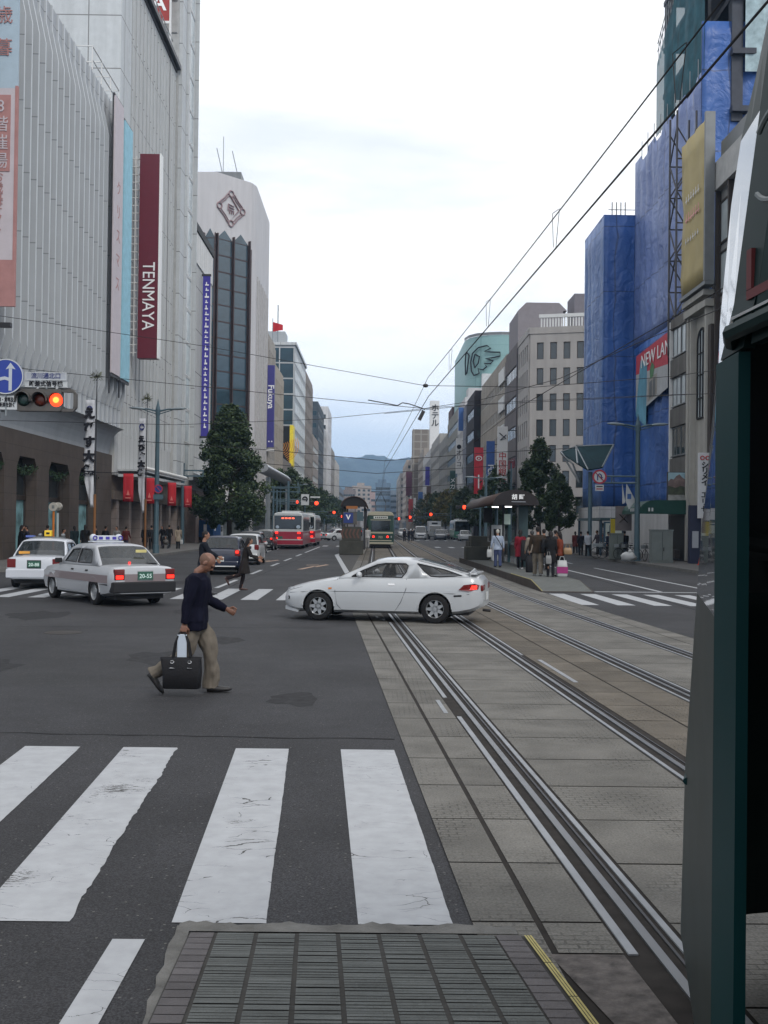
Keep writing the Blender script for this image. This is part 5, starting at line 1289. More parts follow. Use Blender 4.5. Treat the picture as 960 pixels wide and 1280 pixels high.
def greenhouse(root, sp, paint, glass):
    L_ = sp['L']; path = sp['roof']; belt = sp['top']; t = sp.get('tumble', .32); inset = sp.get('inset', .075)
    cap_z = max(z for _, z, _ in path)
    def ys(s, z):
        w = lerp_path(sp['wid'], s)-inset; zb = lerp_path(belt, s); d = max(0, z-zb); return w - t*d*(1+.25*d)
    def P(s, z, sg, off=0): return Vector((L_/2-s, sg*(ys(s, z)+off), z))
    def tri_panel(outer, holes):
        bm = bmesh.new(); allE = []
        def loop(pts):
            out_ = []
            for a, c in zip(pts, pts[1:]+pts[:1]):
                n = max(1, int(math.hypot(c[0]-a[0], c[1]-a[1])/.12))
                for i in range(n): out_.append((a[0]+(c[0]-a[0])*i/n, a[1]+(c[1]-a[1])*i/n))
            vs = [bm.verts.new((p[0], p[1], 0)) for p in out_]
            for a, c in zip(vs, vs[1:]+vs[:1]): allE.append(bm.edges.new((a, c)))
        loop(outer)
        for h in holes: loop(h)
        bmesh.ops.triangle_fill(bm, use_beauty=True, edges=allE)
        bm.verts.ensure_lookup_table(); bm.verts.index_update()
        V = [(v.co.x, v.co.y) for v in bm.verts]; F_ = [[v.index for v in f.verts] for f in bm.faces]; bm.free(); return V, F_
    base = []
    s0, s1 = path[0][0], path[-1][0]
    n = 8
    base = [(s1+(s0-s1)*i/n, lerp_path(belt, s1+(s0-s1)*i/n)-.035) for i in range(1, n)]
    outer = [(s, z) for s, z, _ in path]+[(s1, lerp_path(belt, s1)-.035)]+base+[(s0, lerp_path(belt, s0)-.035)]
    V, F_ = tri_panel(outer, sp['windows'])
    b = MB()
    for sg in (-1, 1): b.add([P(s, z, sg) for s, z in V], [f if sg > 0 else f[::-1] for f in F_])
    # roof panel, window surrounds front and back
    fr = [1, .93, .80, .5, 0, -.5, -.80, -.93, -1]; cz = [0, .022, .038, .052, .056, .052, .038, .022, 0]
    gl = []; 
    for (sa, za, tg), (sb, zb_, _) in zip(path[:-1], path[1:]):
        def row(s, z, k=1): 
            w = ys(s, z); return [Vector((L_/2-s, w*f, z+c*k)) for f, c in zip(fr, cz)]
        if tg == 'roof':
            b.loft([row(sa, za), row(sb, zb_)], 0, cap=False, closed=False)
        else:
            m = 5; rws = []
            for i in range(m+1):
                f = i/m; rws.append(row(sa+(sb-sa)*f, za+(zb_-za)*f))
            for A, B in zip(rws[:-1], rws[1:]):
                b.add([A[0], A[1], B[1], B[0]], [(0,1,2,3)]); b.add([A[-2], A[-1], B[-1], B[-2]], [(0,1,2,3)])
            g = MB(); g.loft([r[1:-1] for r in rws], 0, cap=False, closed=False)
            gl.append(('windscreen' if path.index((sa, za, tg)) == 0 else 'rear_window', g))
    o = b.build('cabin', paint, root, auto=32); md = o.modifiers.new('s', 'SOLIDIFY'); md.thickness = .035; md.offset = -1; md.use_rim = True
    bmx = bmesh.new(); bmx.from_mesh(o.data); bmesh.ops.remove_doubles(bmx, verts=bmx.verts, dist=.0015); bmesh.ops.recalc_face_normals(bmx, faces=bmx.faces); bmx.to_mesh(o.data); bmx.free()
    for nm, g in gl: g.build(nm, glass, root, smooth=True)
    for wpoly in sp['windows']:
        for sg in (-1, 1):
            V, F_ = tri_panel(wpoly, [])
            g = MB(); g.add([P(s, z, sg, -.012) for s, z in V], F_); g.build('side_window', sp.get('sideglass', glass), root)
            g = MB(); pts = wpoly+wpoly[:1]; pp = []
            for a, c in zip(pts[:-1], pts[1:]):
                k = max(1, int(math.hypot(c[0]-a[0], c[1]-a[1])/.15)); pp += [(a[0]+(c[0]-a[0])*i/k, a[1]+(c[1]-a[1])*i/k) for i in range(k)]
            pp.append(pp[0]); g.tube([P(s, z, sg, .0) for s, z in pp], .012, 5, cap=False); g.build('window_seal', M_trim, root)
    return ys
def decal(root, sp, polys, mt, name, off=.006, sides=(-1, 1), th=.0):
    """a patch on the flank, (s,z) polygon"""
    for poly in polys:
        for sg in sides:
            g = MB(); A = []
            for s, z in poly:
                w = lerp_path(sp['wid'], s); zt = lerp_path(sp['top'], s); zb = lerp_path(sp['bot'], s); h = zt-zb; f = (z-zb)/h
                y = lerp_path([(0, w-.06), (.1, w-.035), (.30, w-.008), (.52, w), (.74, w-.006), (.86, w-.035), (1, w-.08)], f)
                A.append(Vector((sp['L']/2-s, sg*(y+off), z)))
            B = [p-Vector((0, sg*.03, 0)) for p in A]
            g.loft([A, B]); outward(g.build(name, mt, root))
def line_decal(root, sp, pts, mt, name, w=.006, off=.002, sides=(-1, 1)):
    for sg in sides:
        g = MB(); A = []
        for s, z in pts:
            W_ = lerp_path(sp['wid'], s); zt = lerp_path(sp['top'], s); zb = lerp_path(sp['bot'], s); f = (z-zb)/(zt-zb)
            y = lerp_path([(0, W_-.06), (.1, W_-.035), (.30, W_-.008), (.52, W_), (.74, W_-.006), (.86, W_-.035), (1, W_-.08)], f)
            A.append(Vector((sp['L']/2-s, sg*(y+off), z)))
        g.tube(A, w, 4); g.build(name, mt, root)
def interior(root, sp, x0, x1, zb, w, mt=None, front=None, wheel_side=-1, white=False):
    b = MB(); b.box(x1, x0, -w, w, zb-.30, zb+.055); b.build('interior', M_trim, root)
    mt = M_seatw if white else M_seat
    for s in front:
        for sg in (-1, 1):
            g = MB(); g.tube([(s, sg*w*.5, zb-.1), (s-.06, sg*w*.5, zb+.12), (s-.1, sg*w*.5, zb+.26)], [.2, .2, .1], 10, flat=.5 if 0 else 1); 
            g.ell((s-.12, sg*w*.5, zb+.30), .055, .13, .09); 
            for i, v in enumerate(g.v): v.x = (s-.07)+(v.x-(s-.07))*.42
            g.build('seat', mt, root, smooth=True)
def place(root, x, y, heading, z=0):
    """heading: compass of the nose, degrees anticlockwise from +X"""
    root.location = (x, y, z); root.rotation_euler = (0, 0, R(heading)); return root
def add_wheels(root, sp, rim, spokes=7, w=.19):
    for s in sp['wheels']:
        for sg in (-1, 1): make_wheel(root, sp['L']/2-s, sg*(lerp_path(sp['wid'], s)-w/2-.015), sp['rw'], w, rim, sg, spokes)
def undertray(root, sp, m=M_trim):
    b = MB(); b.box(-sp['L']/2+.3, sp['L']/2-.3, -.62, .62, .17, .35); b.build('underbody', m, root)
def plate(root, x, z, mt, y=0, s=1, txt=None, tm=None):
    b = MB(); b.box(x-.012, x, y-.165*s, y+.165*s, z-.083*s, z+.083*s); b.build('number_plate', mt, root, bevel=.004)
    if txt:
        o = text(txt, .12*s, (x-.014, y, z-.012), '-x', tm or M_lit, root, ext=.002, name='plate_number', bold=.002); 

# ---- the white coupe
root = coupe = thing('parked_car', 'white two door coupe with a glass hatch crossing the tram tracks', 'car')
root.name = 'coupe_car'
CW = carpaint('white', (.39, .405, .42))
sp = dict(L=4.22, rw=.298, wheels=(.80, 3.255), arch=1.16, crown=.03, tumble=.42, inset=.07,
    top=[(0, .52), (.04, .60), (.16, .66), (.5, .755), (.9, .83), (1.25, .885), (1.6, .90), (2.4, .905), (3.0, .925), (3.6, .955), (3.95, .965), (4.12, .94), (4.2, .86), (4.22, .74)],
    wid=[(0, .50), (.05, .62), (.16, .72), (.4, .79), (.8, .835), (1.5, .845), (2.6, .85), (3.3, .85), (3.8, .82), (4.05, .76), (4.17, .66), (4.22, .56)],
    bot=[(0, .27), (.3, .19), (.8, .17), (3.3, .18), (3.7, .20), (4.0, .26), (4.22, .36)],
    roof=[(1.22, .885, 'glass'), (1.98, 1.235, 'roof'), (2.15, 1.262, 'roof'), (2.5, 1.272, 'roof'), (2.86, 1.245, 'glass'), (3.40, 1.12, 'glass'), (3.93, .972, 'x')],
    windows=[[(1.50, .925), (1.74, 1.06), (2.02, 1.175), (2.2, 1.205), (2.62, 1.205), (2.67, 1.17), (2.64, 1.04), (2.56, .93)],
             [(2.86, 1.215), (3.02, 1.06), (3.16, .965), (3.34, .955), (3.80, .985), (3.42, 1.105)]])
sp['sideglass'] = pm('clear_side_glass', (.01, .012, .014), .04, 0, var=0, alpha=.35, spec=.8)
lower_body(root, sp, CW); greenhouse(root, sp, CW, M_carglass); add_wheels(root, sp, M_rim, 7); undertray(root, sp)
interior(root, sp, .85, -1.2, .86, .66, front=(.02,))
b = MB(); b.tube([(.42, .33+.17*math.cos(a), .93+.17*math.sin(a)) for a in [k*PI/8 for k in range(17)]], .014, 6); b.build('steering_wheel', M_black, root)
b = MB(); b.box(.45, .8, -.62, .62, .84, .96); b.build('dashboard', M_seat, root, bevel=.03)
b = MB(); b.tube([(-1.78, -.62, .99), (-1.84, -.70, 1.0), (-1.86, 0, 1.075), (-1.84, .70, 1.0), (-1.78, .62, .99)], [.03, .05, .045, .05, .03], 8, flat=.45); 
b.box(-1.98, -1.62, -.66, .66, 1.0, 1.035); b.build('spoiler', CW, root, bevel=.012)
decal(root, sp, [[(3.74, .70), (3.84, .80), (4.06, .83), (4.15, .80), (4.13, .72), (3.95, .675)]], M_tailoff, 'tail_lamp', .03)
decal(root, sp, [[(3.98, .72), (4.0, .79), (4.1, .79), (4.1, .72)]], M_tail, 'lit_tail_lamp', .035)
for sg in (-1, 1):
    b = MB(); b.box(-2.118, -2.05, sg*.30, sg*.66, .68, .80); b.build('rear_lamp', M_tailoff, root, bevel=.02)
decal(root, sp, [[(3.64, .555), (3.64, .59), (3.80, .60), (3.80, .565)]], M_trim, 'side_marker', .006)
decal(root, sp, [[(1.02, .655), (1.02, .69), (1.09, .695), (1.09, .66)]], M_amber, 'side_indicator', .008)
decal(root, sp, [[(.06, .62), (.10, .66), (.24, .69), (.26, .655)]], M_lens, 'headlamp', .006)
decal(root, sp, [[(.04, .42), (.04, .5), (.16, .49), (.16, .43)]], M_trim, 'front_grille', .006)
line_decal(root, sp, [(.16, .56), (.45, .585), (1.18, .615), (2.5, .625), (2.82, .625), (3.6, .62), (3.95, .61)], pm('seam_dark', (.10, .105, .11), .6), 'trim_line', .007, .001)
line_decal(root, sp, [(1.20, .875), (1.16, .62), (1.20, .35), (1.30, .235), (2.42, .235), (2.55, .42), (2.66, .70), (2.66, .90)], MATS['seam_dark'], 'door_seam', .007, .002)
line_decal(root, sp, [(.16, .62), (.4, .68), (.9, .775), (1.18, .845)], MATS['seam_dark'], 'bonnet_seam', .004, .001)
decal(root, sp, [[(2.28, .765), (2.28, .80), (2.42, .80), (2.42, .765)]], M_chrome, 'door_handle', .012)
decal(root, sp, [[(3.42, .66), (3.42, .80), (3.57, .805), (3.58, .665)]], CW, 'fuel_flap', .004, sides=(1,))
for sg in (-1, 1):
    b = MB(); b.ell((.42, sg*.90, .965), .06, .10, .065); b.build('wing_mirror', CW, root, smooth=True)
b = MB(); b.tube([(.80, .3, .915), (.72, -.2, .93)], .012, 5); b.tube([(.84, -.1, .91), (.76, -.55, .915)], .012, 5); b.build('wiper', M_black, root)
b = MB(); b.tube([(-2.0, -.35, .22), (-2.17, -.35, .21)], .03, 8); b.build('exhaust', M_dkmetal, root)
b = MB(); b.loft([[Vector((2.11-.02, y, z)) for y, z in ((-.55, .2), (.55, .2), (.55, .27), (-.55, .27))], [Vector((1.75, y, z)) for y, z in ((-.78, .16), (.78, .16), (.78, .2), (-.78, .2))]]); b.build('front_spoiler', CW, root)
plate(root, -2.115, .55, M_plateW)
plate(root, 2.128, .40, M_plateW)
# wheels seen at px (399,757) and (549,763)
pf = hg(396, 776); pr = hg(545, 780.5)
dv = (pf-pr); hd = math.degrees(math.atan2(dv.y, dv.x))
mid = (pf+pr)/2; q = Vector((-math.sin(R(hd)), math.cos(R(hd)), 0))
ctr = mid - q*(.84) * 1 if False else mid + Vector((math.sin(R(hd)), -math.cos(R(hd)), 0))*(-.80)*(-1 if False else 1)
# the flank we see is the car's left (+y local); the camera is on that side
off = (4.22/2 - (0.80+3.255)/2)
ctr = mid - Vector((math.cos(R(hd)+PI/2), math.sin(R(hd)+PI/2), 0))*.80 - Vector((math.cos(R(hd)), math.sin(R(hd)), 0))*off
place(root, ctr.x, ctr.y, hd, .012)
print('COUPE', hd, ctr, (pf-pr).length)

# ---- taxis: upright saloon
def saloon(label, paint, name='saloon_car', cat='car', L_=4.69, band=None, **kw):
    root = thing(name, label, cat)
    sp = dict(L=L_, rw=.315, wheels=(.82, 3.60), arch=1.14, crown=.03, tumble=.30, inset=.06,
        top=[(0, .60), (.04, .72), (.10, .80), (.5, .86), (1.2, .92), (1.6, .95), (3.5, .965), (4.0, .955), (4.55, .93), (4.65, .90), (4.69, .82)],
        wid=[(0, .66), (.08, .77), (.25, .82), (.8, .845), (3.8, .845), (4.45, .83), (4.62, .79), (4.69, .74)],
        bot=[(0, .30), (.3, .22), (1, .19), (3.8, .20), (4.3, .26), (4.69, .32)],
        roof=[(1.22, .93, 'glass'), (1.78, 1.36, 'roof'), (2.0, 1.42, 'roof'), (2.7, 1.435, 'roof'), (3.18, 1.40, 'roof'), (3.30, 1.36, 'glass'), (3.86, .965, 'x')],
        windows=[[(1.60, 1.01), (1.88, 1.30), (2.36, 1.335), (2.36, .995)], [(2.44, .995), (2.44, 1.335), (3.0, 1.32), (3.16, 1.27), (3.32, 1.03), (3.32, 1.0)]])
    lower_body(root, sp, paint); greenhouse(root, sp, paint, M_carglass); add_wheels(root, sp, M_hub, 0, .18); undertray(root, sp)
    H = L_/2
    interior(root, sp, H-1.5, H-3.7, .92, .70, front=(H-2.3,), white=True)
    b = MB(); b.box(H-3.45, H-3.25, -.62, .62, .9, 1.12); b.build('rear_seat', M_seatw, root, bevel=.04)
    b = MB(); b.box(-H-.03, -H+.55, -.80, .80, .34, .60); b.build('rear_bumper', M_trim if band is not None else paint, root, bevel=.03)
    for sg in (-1, 1):
        b = MB(); b.box(-H-.012, -H+.10, sg*.52, sg*.765, .64, .90); b.build('tail_lamp', M_tailoff, root, bevel=.015)
        b = MB(); b.box(-H-.02, -H+.02, sg*.56, sg*.74, .67, .75); b.build('lit_tail_lamp', kw.get('tail', M_tail), root)
        b = MB(); b.box(H-.06, H+.005, sg*.42, sg*.74, .60, .72); b.build('headlamp', M_lens, root, bevel=.015)
        b = MB(); b.cbox((H-1.55, sg*.93, 1.02), .08, .18, .12); b.build('wing_mirror', M_trim, root, bevel=.02)
    if band is not None:
        line_decal(root, sp, [(.15, .52), (4.4, .52)], M_trim, 'rubbing_strip', .018)
        for q in range(14):
            s0_ = .3+q*4.1/14; decal(root, sp, [[(s0_, .555), (s0_, .745), (s0_+4.1/14, .745), (s0_+4.1/14, .555)]], band, 'colour_band', .006)
        b = MB(); b.box(-H-.004, -H+.0, -.52, .52, .60, .78); b.build('colour_band', band, root)
    line_decal(root, sp, [(1.42, .92), (1.38, .3), (2.40, .27), (2.40, .94)], MATS['seam_dark'], 'door_seam', .006, .001)
    line_decal(root, sp, [(2.40, .27), (3.1, .27), (3.36, .7), (3.40, .94)], MATS['seam_dark'], 'door_seam', .006, .001)
    decal(root, sp, [[(2.14, .80), (2.14, .84), (2.3, .84), (2.3, .80)], [(3.06, .80), (3.06, .84), (3.22, .84), (3.22, .80)]], M_trim, 'door_handle', .014)
    b = MB(); b.box(-H-.01, -H, -.2, .2, .62, .86); b.build('plate_recess', M_trim if band is None else M_chrome, root)
    return root, sp
TW = carpaint('taxi_white', (.34, .35, .37)); TB = carpaint('taxi_brown', (.20, .16, .165))
root, sp = saloon('white and brown taxi with lit tail lamps and green plate, nearest on the left road', TW, 'taxi', 'taxi', band=TB)
H = 4.69/2
plate(root, -H-.012, .74, M_plateG, 0, 1.15, '20-55', pm('plate_pale', (.6, .75, .7), .5, var=0))
b = MB(); b.box(-.15, .15, -.42, .42, 1.49, 1.52); b.ell((0, .34, 1.60), .12, .09, .10); b.ell((0, -.34, 1.60), .12, .09, .10); b.box(-.10, .10, -.34, .34, 1.53, 1.66); b.build('roof_lamp', pm('roof_lamp_white', (.50, .53, .57), .3, var=0), root, bevel=.01)
b = MB(); 
for y in (-.18, 0, .18): b.box(-.112, -.101, y-.05, y+.05, 1.56, 1.63)
b.tube([(-.125, .34+.05*math.cos(a), 1.60+.05*math.sin(a)) for a in [k*PI/5 for k in range(11)]], .015, 5); b.tube([(-.125, -.34+.05*math.cos(a), 1.60+.05*math.sin(a)) for a in [k*PI/5 for k in range(11)]], .015, 5)
b.build('roof_lamp_mark', M_violet, root)
b = MB(); b.box(-1.32, -1.30, -.50, -.22, 1.26, 1.33); b.build('window_sticker', pm('yellow_sticker', (.55, .48, .2), .6), root)
b = MB(); b.box(-1.45, -1.43, -.03, .03, 1.0, 1.05); b.build('high_brake_lamp', M_tail, root)
place(root, 0, 0, 0)
# rear bumper corners: left (140,757) right (218,758)
HD = 127
g = hg(181, 758.5); c, s_ = math.cos(R(HD)), math.sin(R(HD))
place(root, g.x+c*H, g.y+s_*H, HD)
taxiwhite = carpaint('taxi_pure_white', (.47, .49, .53))
root, sp = saloon('white taxi with a yellow roof lamp, at the left edge behind the brown banded taxi', taxiwhite, 'taxi', 'taxi', tail=M_tailoff)
plate(root, -H-.012, .74, M_plateG, 0, 1.1, '20-88', MATS['plate_pale'])
b = MB(); b.box(-.1, .1, -.06, .16, 1.53, 1.72); b.build('roof_lamp', pm('yellow_lamp', (.75, .50, .03), .4, var=0), root, bevel=.02)
b = MB(); b.box(-.112, -.102, 0, .1, 1.60, 1.66); b.build('roof_lamp_mark', M_black, root)
b = MB(); b.box(-.15, .15, -.45, .5, 1.49, 1.52)
for y in (-.4, .3): b.ell((0, y, 1.57), .09, .07, .06)
b.build('roof_rack', M_frame, root)
b = MB(); b.box(-.1, .1, .46, .72, 1.5, 1.56); b.build('blue_lamp', pm('blue_lamp', (.08, .12, .35), .4), root)
b = MB(); b.box(-1.50, -1.48, .30, .62, 1.02, 1.10); b.build('orange_sticker', pm('orange_sticker', (.62, .30, .06), .6), root)
HD = 96; g = hg(42, 737); c, s_ = math.cos(R(HD)), math.sin(R(HD)); place(root, g.x+c*H, g.y+s_*H, HD)

# ---- small hatchbacks and vans, used at a distance
def hatch(label, paint, name='hatchback_car', tail=M_tail, L_=3.75, white_plate=True, roof_rack=False):
    root = thing(name, label, 'car')
    sp = dict(L=L_, rw=.29, wheels=(.7, L_-.62), arch=1.15, crown=.03, tumble=.26, inset=.05,
        top=[(0, .55), (.05, .68), (.15, .76), (.6, .88), (.95, .94), (L_-.6, 1.0), (L_-.15, .99), (L_-.04, .92), (L_, .8)],
        wid=[(0, .6), (.1, .74), (.3, .80), (.8, .835), (L_-.5, .835), (L_-.12, .80), (L_, .72)],
        bot=[(0, .28), (.3, .2), (L_-.5, .2), (L_, .32)],
        roof=[(.85, .92, 'glass'), (1.55, 1.40, 'roof'), (1.9, 1.47, 'roof'), (L_-.75, 1.46, 'roof'), (L_-.5, 1.40, 'glass'), (L_-.14, .99, 'x')],
        windows=[[(1.25, 1.03), (1.62, 1.31), (2.1, 1.35), (2.1, 1.02)], [(2.18, 1.03), (2.18, 1.35), (L_-.85, 1.33), (L_-.6, 1.08), (L_-.6, 1.06)]])
    lower_body(root, sp, paint); greenhouse(root, sp, paint, M_carglass); add_wheels(root, sp, M_hub, 7, .17); undertray(root, sp); H = L_/2
    interior(root, sp, H-1.2, -H+.4, .95, .68, front=(H-1.9,))
    for sg in (-1, 1):
        b = MB(); b.prism([(-H-.005, sg*.60, .78), (-H+.14, sg*.80, .80), (-H+.22, sg*.79, 1.06), (-H+.10, sg*.70, 1.04)], (0, 0, .001)); b = MB()
        b.box(-H-.012, -H+.16, sg*.58, sg*.795, .74, 1.0); b.build('tail_lamp', M_tailoff, root, bevel=.03)
        if tail: b = MB(); b.box(-H-.02, -H+.02, sg*.62, sg*.74, .86, .95); b.build('lit_tail_lamp', tail, root)
        b = MB(); b.box(H-.22, H-.02, sg*.5, sg*.76, .66, .80); b.build('headlamp', M_lens, root, bevel=.03)
        b = MB(); b.cbox((H-1.2, sg*.90, 1.03), .08, .16, .12); b.build('wing_mirror', paint, root, bevel=.02)
    b = MB(); b.box(-H-.05, -H+.3, -.74, .74, .34, .56); b.build('rear_bumper', paint, root, bevel=.05)
    b = MB(); b.box(-H-.056, -H-.03, -.62, .62, .33, .37); b.build('bumper_strip', M_plateW, root)
    plate(root, -H-.03 if 0 else -H-.06, .62, M_plateW, 0, 1.1, '59-34', M_dkgreen)
    return root, sp
M_dkgreen = pm('plate_green_ink', (.03, .18, .10), .6, var=0)
def put_at(root, px, py, L_, HD, z=0):
    g = hg(px, py, z); c, s_ = math.cos(R(HD)), math.sin(R(HD)); place(root, g.x+c*L_/2, g.y+s_*L_/2, HD, z); return root
r1, _ = hatch('dark blue hatchback seen from behind beyond the bald man', carpaint('navy', (.005, .009, .028))); put_at(r1, 274, 719, 3.75, 91)
b = MB(); b.ell((-1.66, 0, 1.14), .02, .06, .06); b.build('window_toy', M_tailoff, r1)
r1, _ = hatch('white hatchback with only its roof showing over the dark blue one', carpaint('white_b', (.45, .46, .47)), tail=None, L_=4.1); place(r1, -6.5, 54.5, 91)
r1, _ = hatch('black wagon with red lamps lit, left of the red bus', carpaint('black', (.012, .012, .014)), L_=4.3); place(r1, -8.3, 73.0, 90)
b = MB(); b.box(-2.05, -1.98, -.5, .5, 1.44, 1.50); b.build('high_brake_lamp', M_tail, r1)
r1, _ = hatch('black car waiting half hidden between the wagon and the red bus', carpaint('black', (.012, .012, .014)), L_=4.2); place(r1, -8.6, 84.0, 90)
r1, _ = hatch('silver car far ahead in the left lane', carpaint('silver', (.35, .36, .37)), L_=4.2); place(r1, -9.8, 98, 90)
def sedan_s(label, paint, x, y, hd, tail=M_tail): 
    r, s = saloon(label, paint, 'saloon_car', 'car', tail=tail); place(r, x, y, hd); return r
sedan_s('white saloon turning across the far junction, side on', carpaint('white', (.39, .405, .42)), -4.6, 139, 30)
sedan_s('white car just behind the turning saloon at the far junction', carpaint('white_b', (.45, .46, .47)), -8.6, 147, 20)
sedan_s('grey saloon far beyond the left junction', carpaint('silver', (.35, .36, .37)), -3.6, 185, 90)
r1, _ = hatch('small white car far beyond the left junction', carpaint('white_b', (.45, .46, .47)), L_=4.2); place(r1, -6.6, 180, 90)
r1, _ = hatch('dark car farthest along the left road', carpaint('black', (.012, .012, .014)), L_=4.2); place(r1, -3.4, 205, 90)
# oncoming on the right, waiting at the far junction
def van(label, paint, x, y, hd, h=1.95):
    root = thing('van', label, 'van'); L_ = 4.6
    sp = dict(L=L_, rw=.31, wheels=(.75, 3.6), arch=1.13, crown=.02, tumble=.14, inset=.03,
        top=[(0, .6), (.06, .82), (.35, .98), (.7, 1.08), (L_-.1, 1.1), (L_, 1.0)], wid=[(0, .68), (.1, .78), (.4, .84), (L_-.2, .84), (L_, .8)], bot=[(0, .26), (.4, .2), (L_, .28)],
        roof=[(.5, 1.04, 'glass'), (1.05, h-.12, 'roof'), (1.3, h-.03, 'roof'), (L_-.3, h-.02, 'roof'), (L_-.12, h-.12, 'glass'), (L_-.03, 1.1, 'x')],
        windows=[[(.95, 1.16), (1.2, h-.22), (1.9, h-.2), (1.9, 1.16)], [(2.0, 1.16), (2.0, h-.2), (3.1, h-.2), (3.1, 1.16)], [(3.2, 1.16), (3.2, h-.2), (4.3, h-.22), (4.35, 1.16)]])
    lower_body(root, sp, paint); greenhouse(root, sp, paint, M_cardark); add_wheels(root, sp, M_hub, 0, .18); undertray(root, sp); H = L_/2
    for sg in (-1, 1):
        b = MB(); b.box(H-.16, H-.01, sg*.5, sg*.76, .72, .88); b.build('headlamp', M_lens, root, bevel=.02)
        b = MB(); b.box(-H-.01, -H+.06, sg*.66, sg*.79, .9, 1.25); b.build('tail_lamp', M_tailoff, root)
        b = MB(); b.cbox((H-.85, sg*.95, 1.18), .08, .16, .2); b.build('wing_mirror', M_trim, root)
    b = MB(); b.box(H-.02, H+.012, -.45, .45, .55, .70); b.build('grille', M_trim, root); plate(root, H+.03, .42, M_plateW)
    place(root, x, y, hd); return root
van('silver grey people carrier waiting at the far junction', carpaint('silver_b', (.38, .39, .41)), 6.6, 160, -90)
root = thing('truck', 'white box truck with a dark mark above its cab, waiting at the far junction', 'truck')
b = MB(); b.box(-2.6, .9, -1.0, 1.0, .75, 2.75); b.build('cargo_box', CW, root, bevel=.04)
b = MB(); b.prism([(.95, -.9, .5), (2.5, -.9, .5), (2.55, -.9, 1.2), (2.3, -.9, 2.15), (.95, -.9, 2.2)], (0, 1.8, 0)); outward(b.build('cab', CW, root, bevel=.05))
b = MB(); b.prism([(2.57, -.82, 1.25), (2.34, -.82, 2.0), (2.36, -.82, 2.02), (2.6, -.82, 1.25)], (0, 1.64, 0)); b.build('windscreen', M_cardark, root)
b = MB(); b.box(.905, .93, -.45, .45, 2.3, 2.55); b.build('mark', M_black, root)
b = MB(); b.box(-2.5, 2.4, -.7, .7, .4, .74); b.build('chassis', M_trim, root)
for x in (-1.6, 1.75):
    for sg in (-1, 1): make_wheel(root, x, sg*.82, .36, .22, M_hub, sg, 0)
for sg in (-1, 1): b = MB(); b.box(2.5, 2.58, sg*.55, sg*.82, .75, .92); b.build('headlamp', M_lens, root)
place(root, 9.0, 166, -90)
r1, _ = hatch('dark car in front of the white box truck', carpaint('dkgrey', (.03, .035, .05)), tail=None, L_=4.2); place(r1, 9.3, 156, -90)
sedan_s('white saloon in front of the oncoming bus', carpaint('white', (.39, .405, .42)), 12.4, 150, -90, None)
r1, _ = hatch('white car beyond the waiting people carrier', carpaint('white_b', (.45, .46, .47)), tail=None, L_=4.2); place(r1, 6.2, 175, -90)
r1, _ = hatch('black car beside the waiting truck', carpaint('black', (.012, .012, .014)), tail=None, L_=4.2); place(r1, 10.9, 172, -90)
r1, _ = hatch('white car far beyond the waiting bus on the right', carpaint('white_b', (.45, .46, .47)), tail=None, L_=4.2); place(r1, 4.9, 196, -90)

# ---- buses
def bus(label, low, up, L_=10.2, W_=2.45, H_=2.98, oncoming=False):
    root = thing('bus', label, 'bus'); H = L_/2
    b = MB()
    prof = lambda y0, y1, z: None
    rings = []
    for x, e in ((-H, .12), (-H+.1, .0), (H-.15, .0), (H, .14)):
        w = W_/2-e*.4
        rings.append([Vector((x, y, z)) for y, z in ((-w, .32), (w, .32), (w, 2.6), (w-.12, H_-.08-e*.5), (w-.4, H_-e*.5), (-w+.4, H_-e*.5), (-w+.12, H_-.08-e*.5), (-w, 2.6))])
    b.loft(rings); b.build('body', up, root, bevel=.03)
    b = MB(); w = W_/2+.006
    b.box(-H-.012, H+.01, -w, w, .36, 1.42); b.build('lower_panel', low, root, bevel=.02)
    b = MB(); b.box(-H-.03, -H+.2, -w+.02, w-.02, .72, .80); b.build('white_stripe', up, root)
    b = MB(); b.box(-H-.02, -H+.01, -w+.12, w-.12, 1.62, 2.72); b.build('rear_window', M_cardark, root, bevel=.02)
    b = MB(); b.box(H-.01, H+.02, -w+.1, w-.1, 1.25, 2.75); b.build('windscreen', M_cardark, root, bevel=.02)
    for sg in (-1, 1):
        n = 6
        for i in range(n):
            x0 = -H+.5+i*(L_-1.0)/n; g = MB(); g.box(x0, x0+(L_-1.0)/n-.1, sg*w-.01, sg*w+.008, 1.5, 2.45); g.build('side_window', M_cardark, root)
        for z in (.90, 1.32):
            b = MB(); b.box(-H-.03, -H, sg*.80, sg*1.02, z-.07, z+.07); b.build('lit_tail_lamp', M_tail, root)
        b = MB(); b.box(H, H+.03, sg*.7, sg*1.0, .6, .8); b.build('headlamp', M_lens, root)
        for x in (-H+2.4, H-2.2): make_wheel(root, x, sg*(W_/2-.14), .46, .26, M_hub, sg, 0)
        b = MB(); b.cbox((H+.1, sg*1.32, 2.0), .12, .12, .4); b.build('wing_mirror', M_trim, root)
    b = MB(); b.box(-2, 2, -.8, .8, H_, H_+.16); b.build('roof_unit', up, root, bevel=.04)
    g = MB()
    for i in range(4): g.box(-H-.032, -H-.02, .42-i*.28-.10, .42-i*.28+.10, 2.45, 2.56)
    g.build('destination_lamps', pm('red_led', (1, .12, .06), .5, var=0, emit=1.5), root)
    g = MB(); g.ell((-H-.02, .85, 1.78), .01, .14, .13); g.ell((-H-.02, -.85, 1.8), .01, .17, .15); g.build('window_sticker', pm('pale_sticker', (.35, .42, .5), .6), root)
    plate(root, -H-.03, .93, M_plateG, .62, 1.2)
    b = MB(); b.box(-H, H, -.9, .9, .22, .34); b.build('underbody', M_trim, root)
    return root
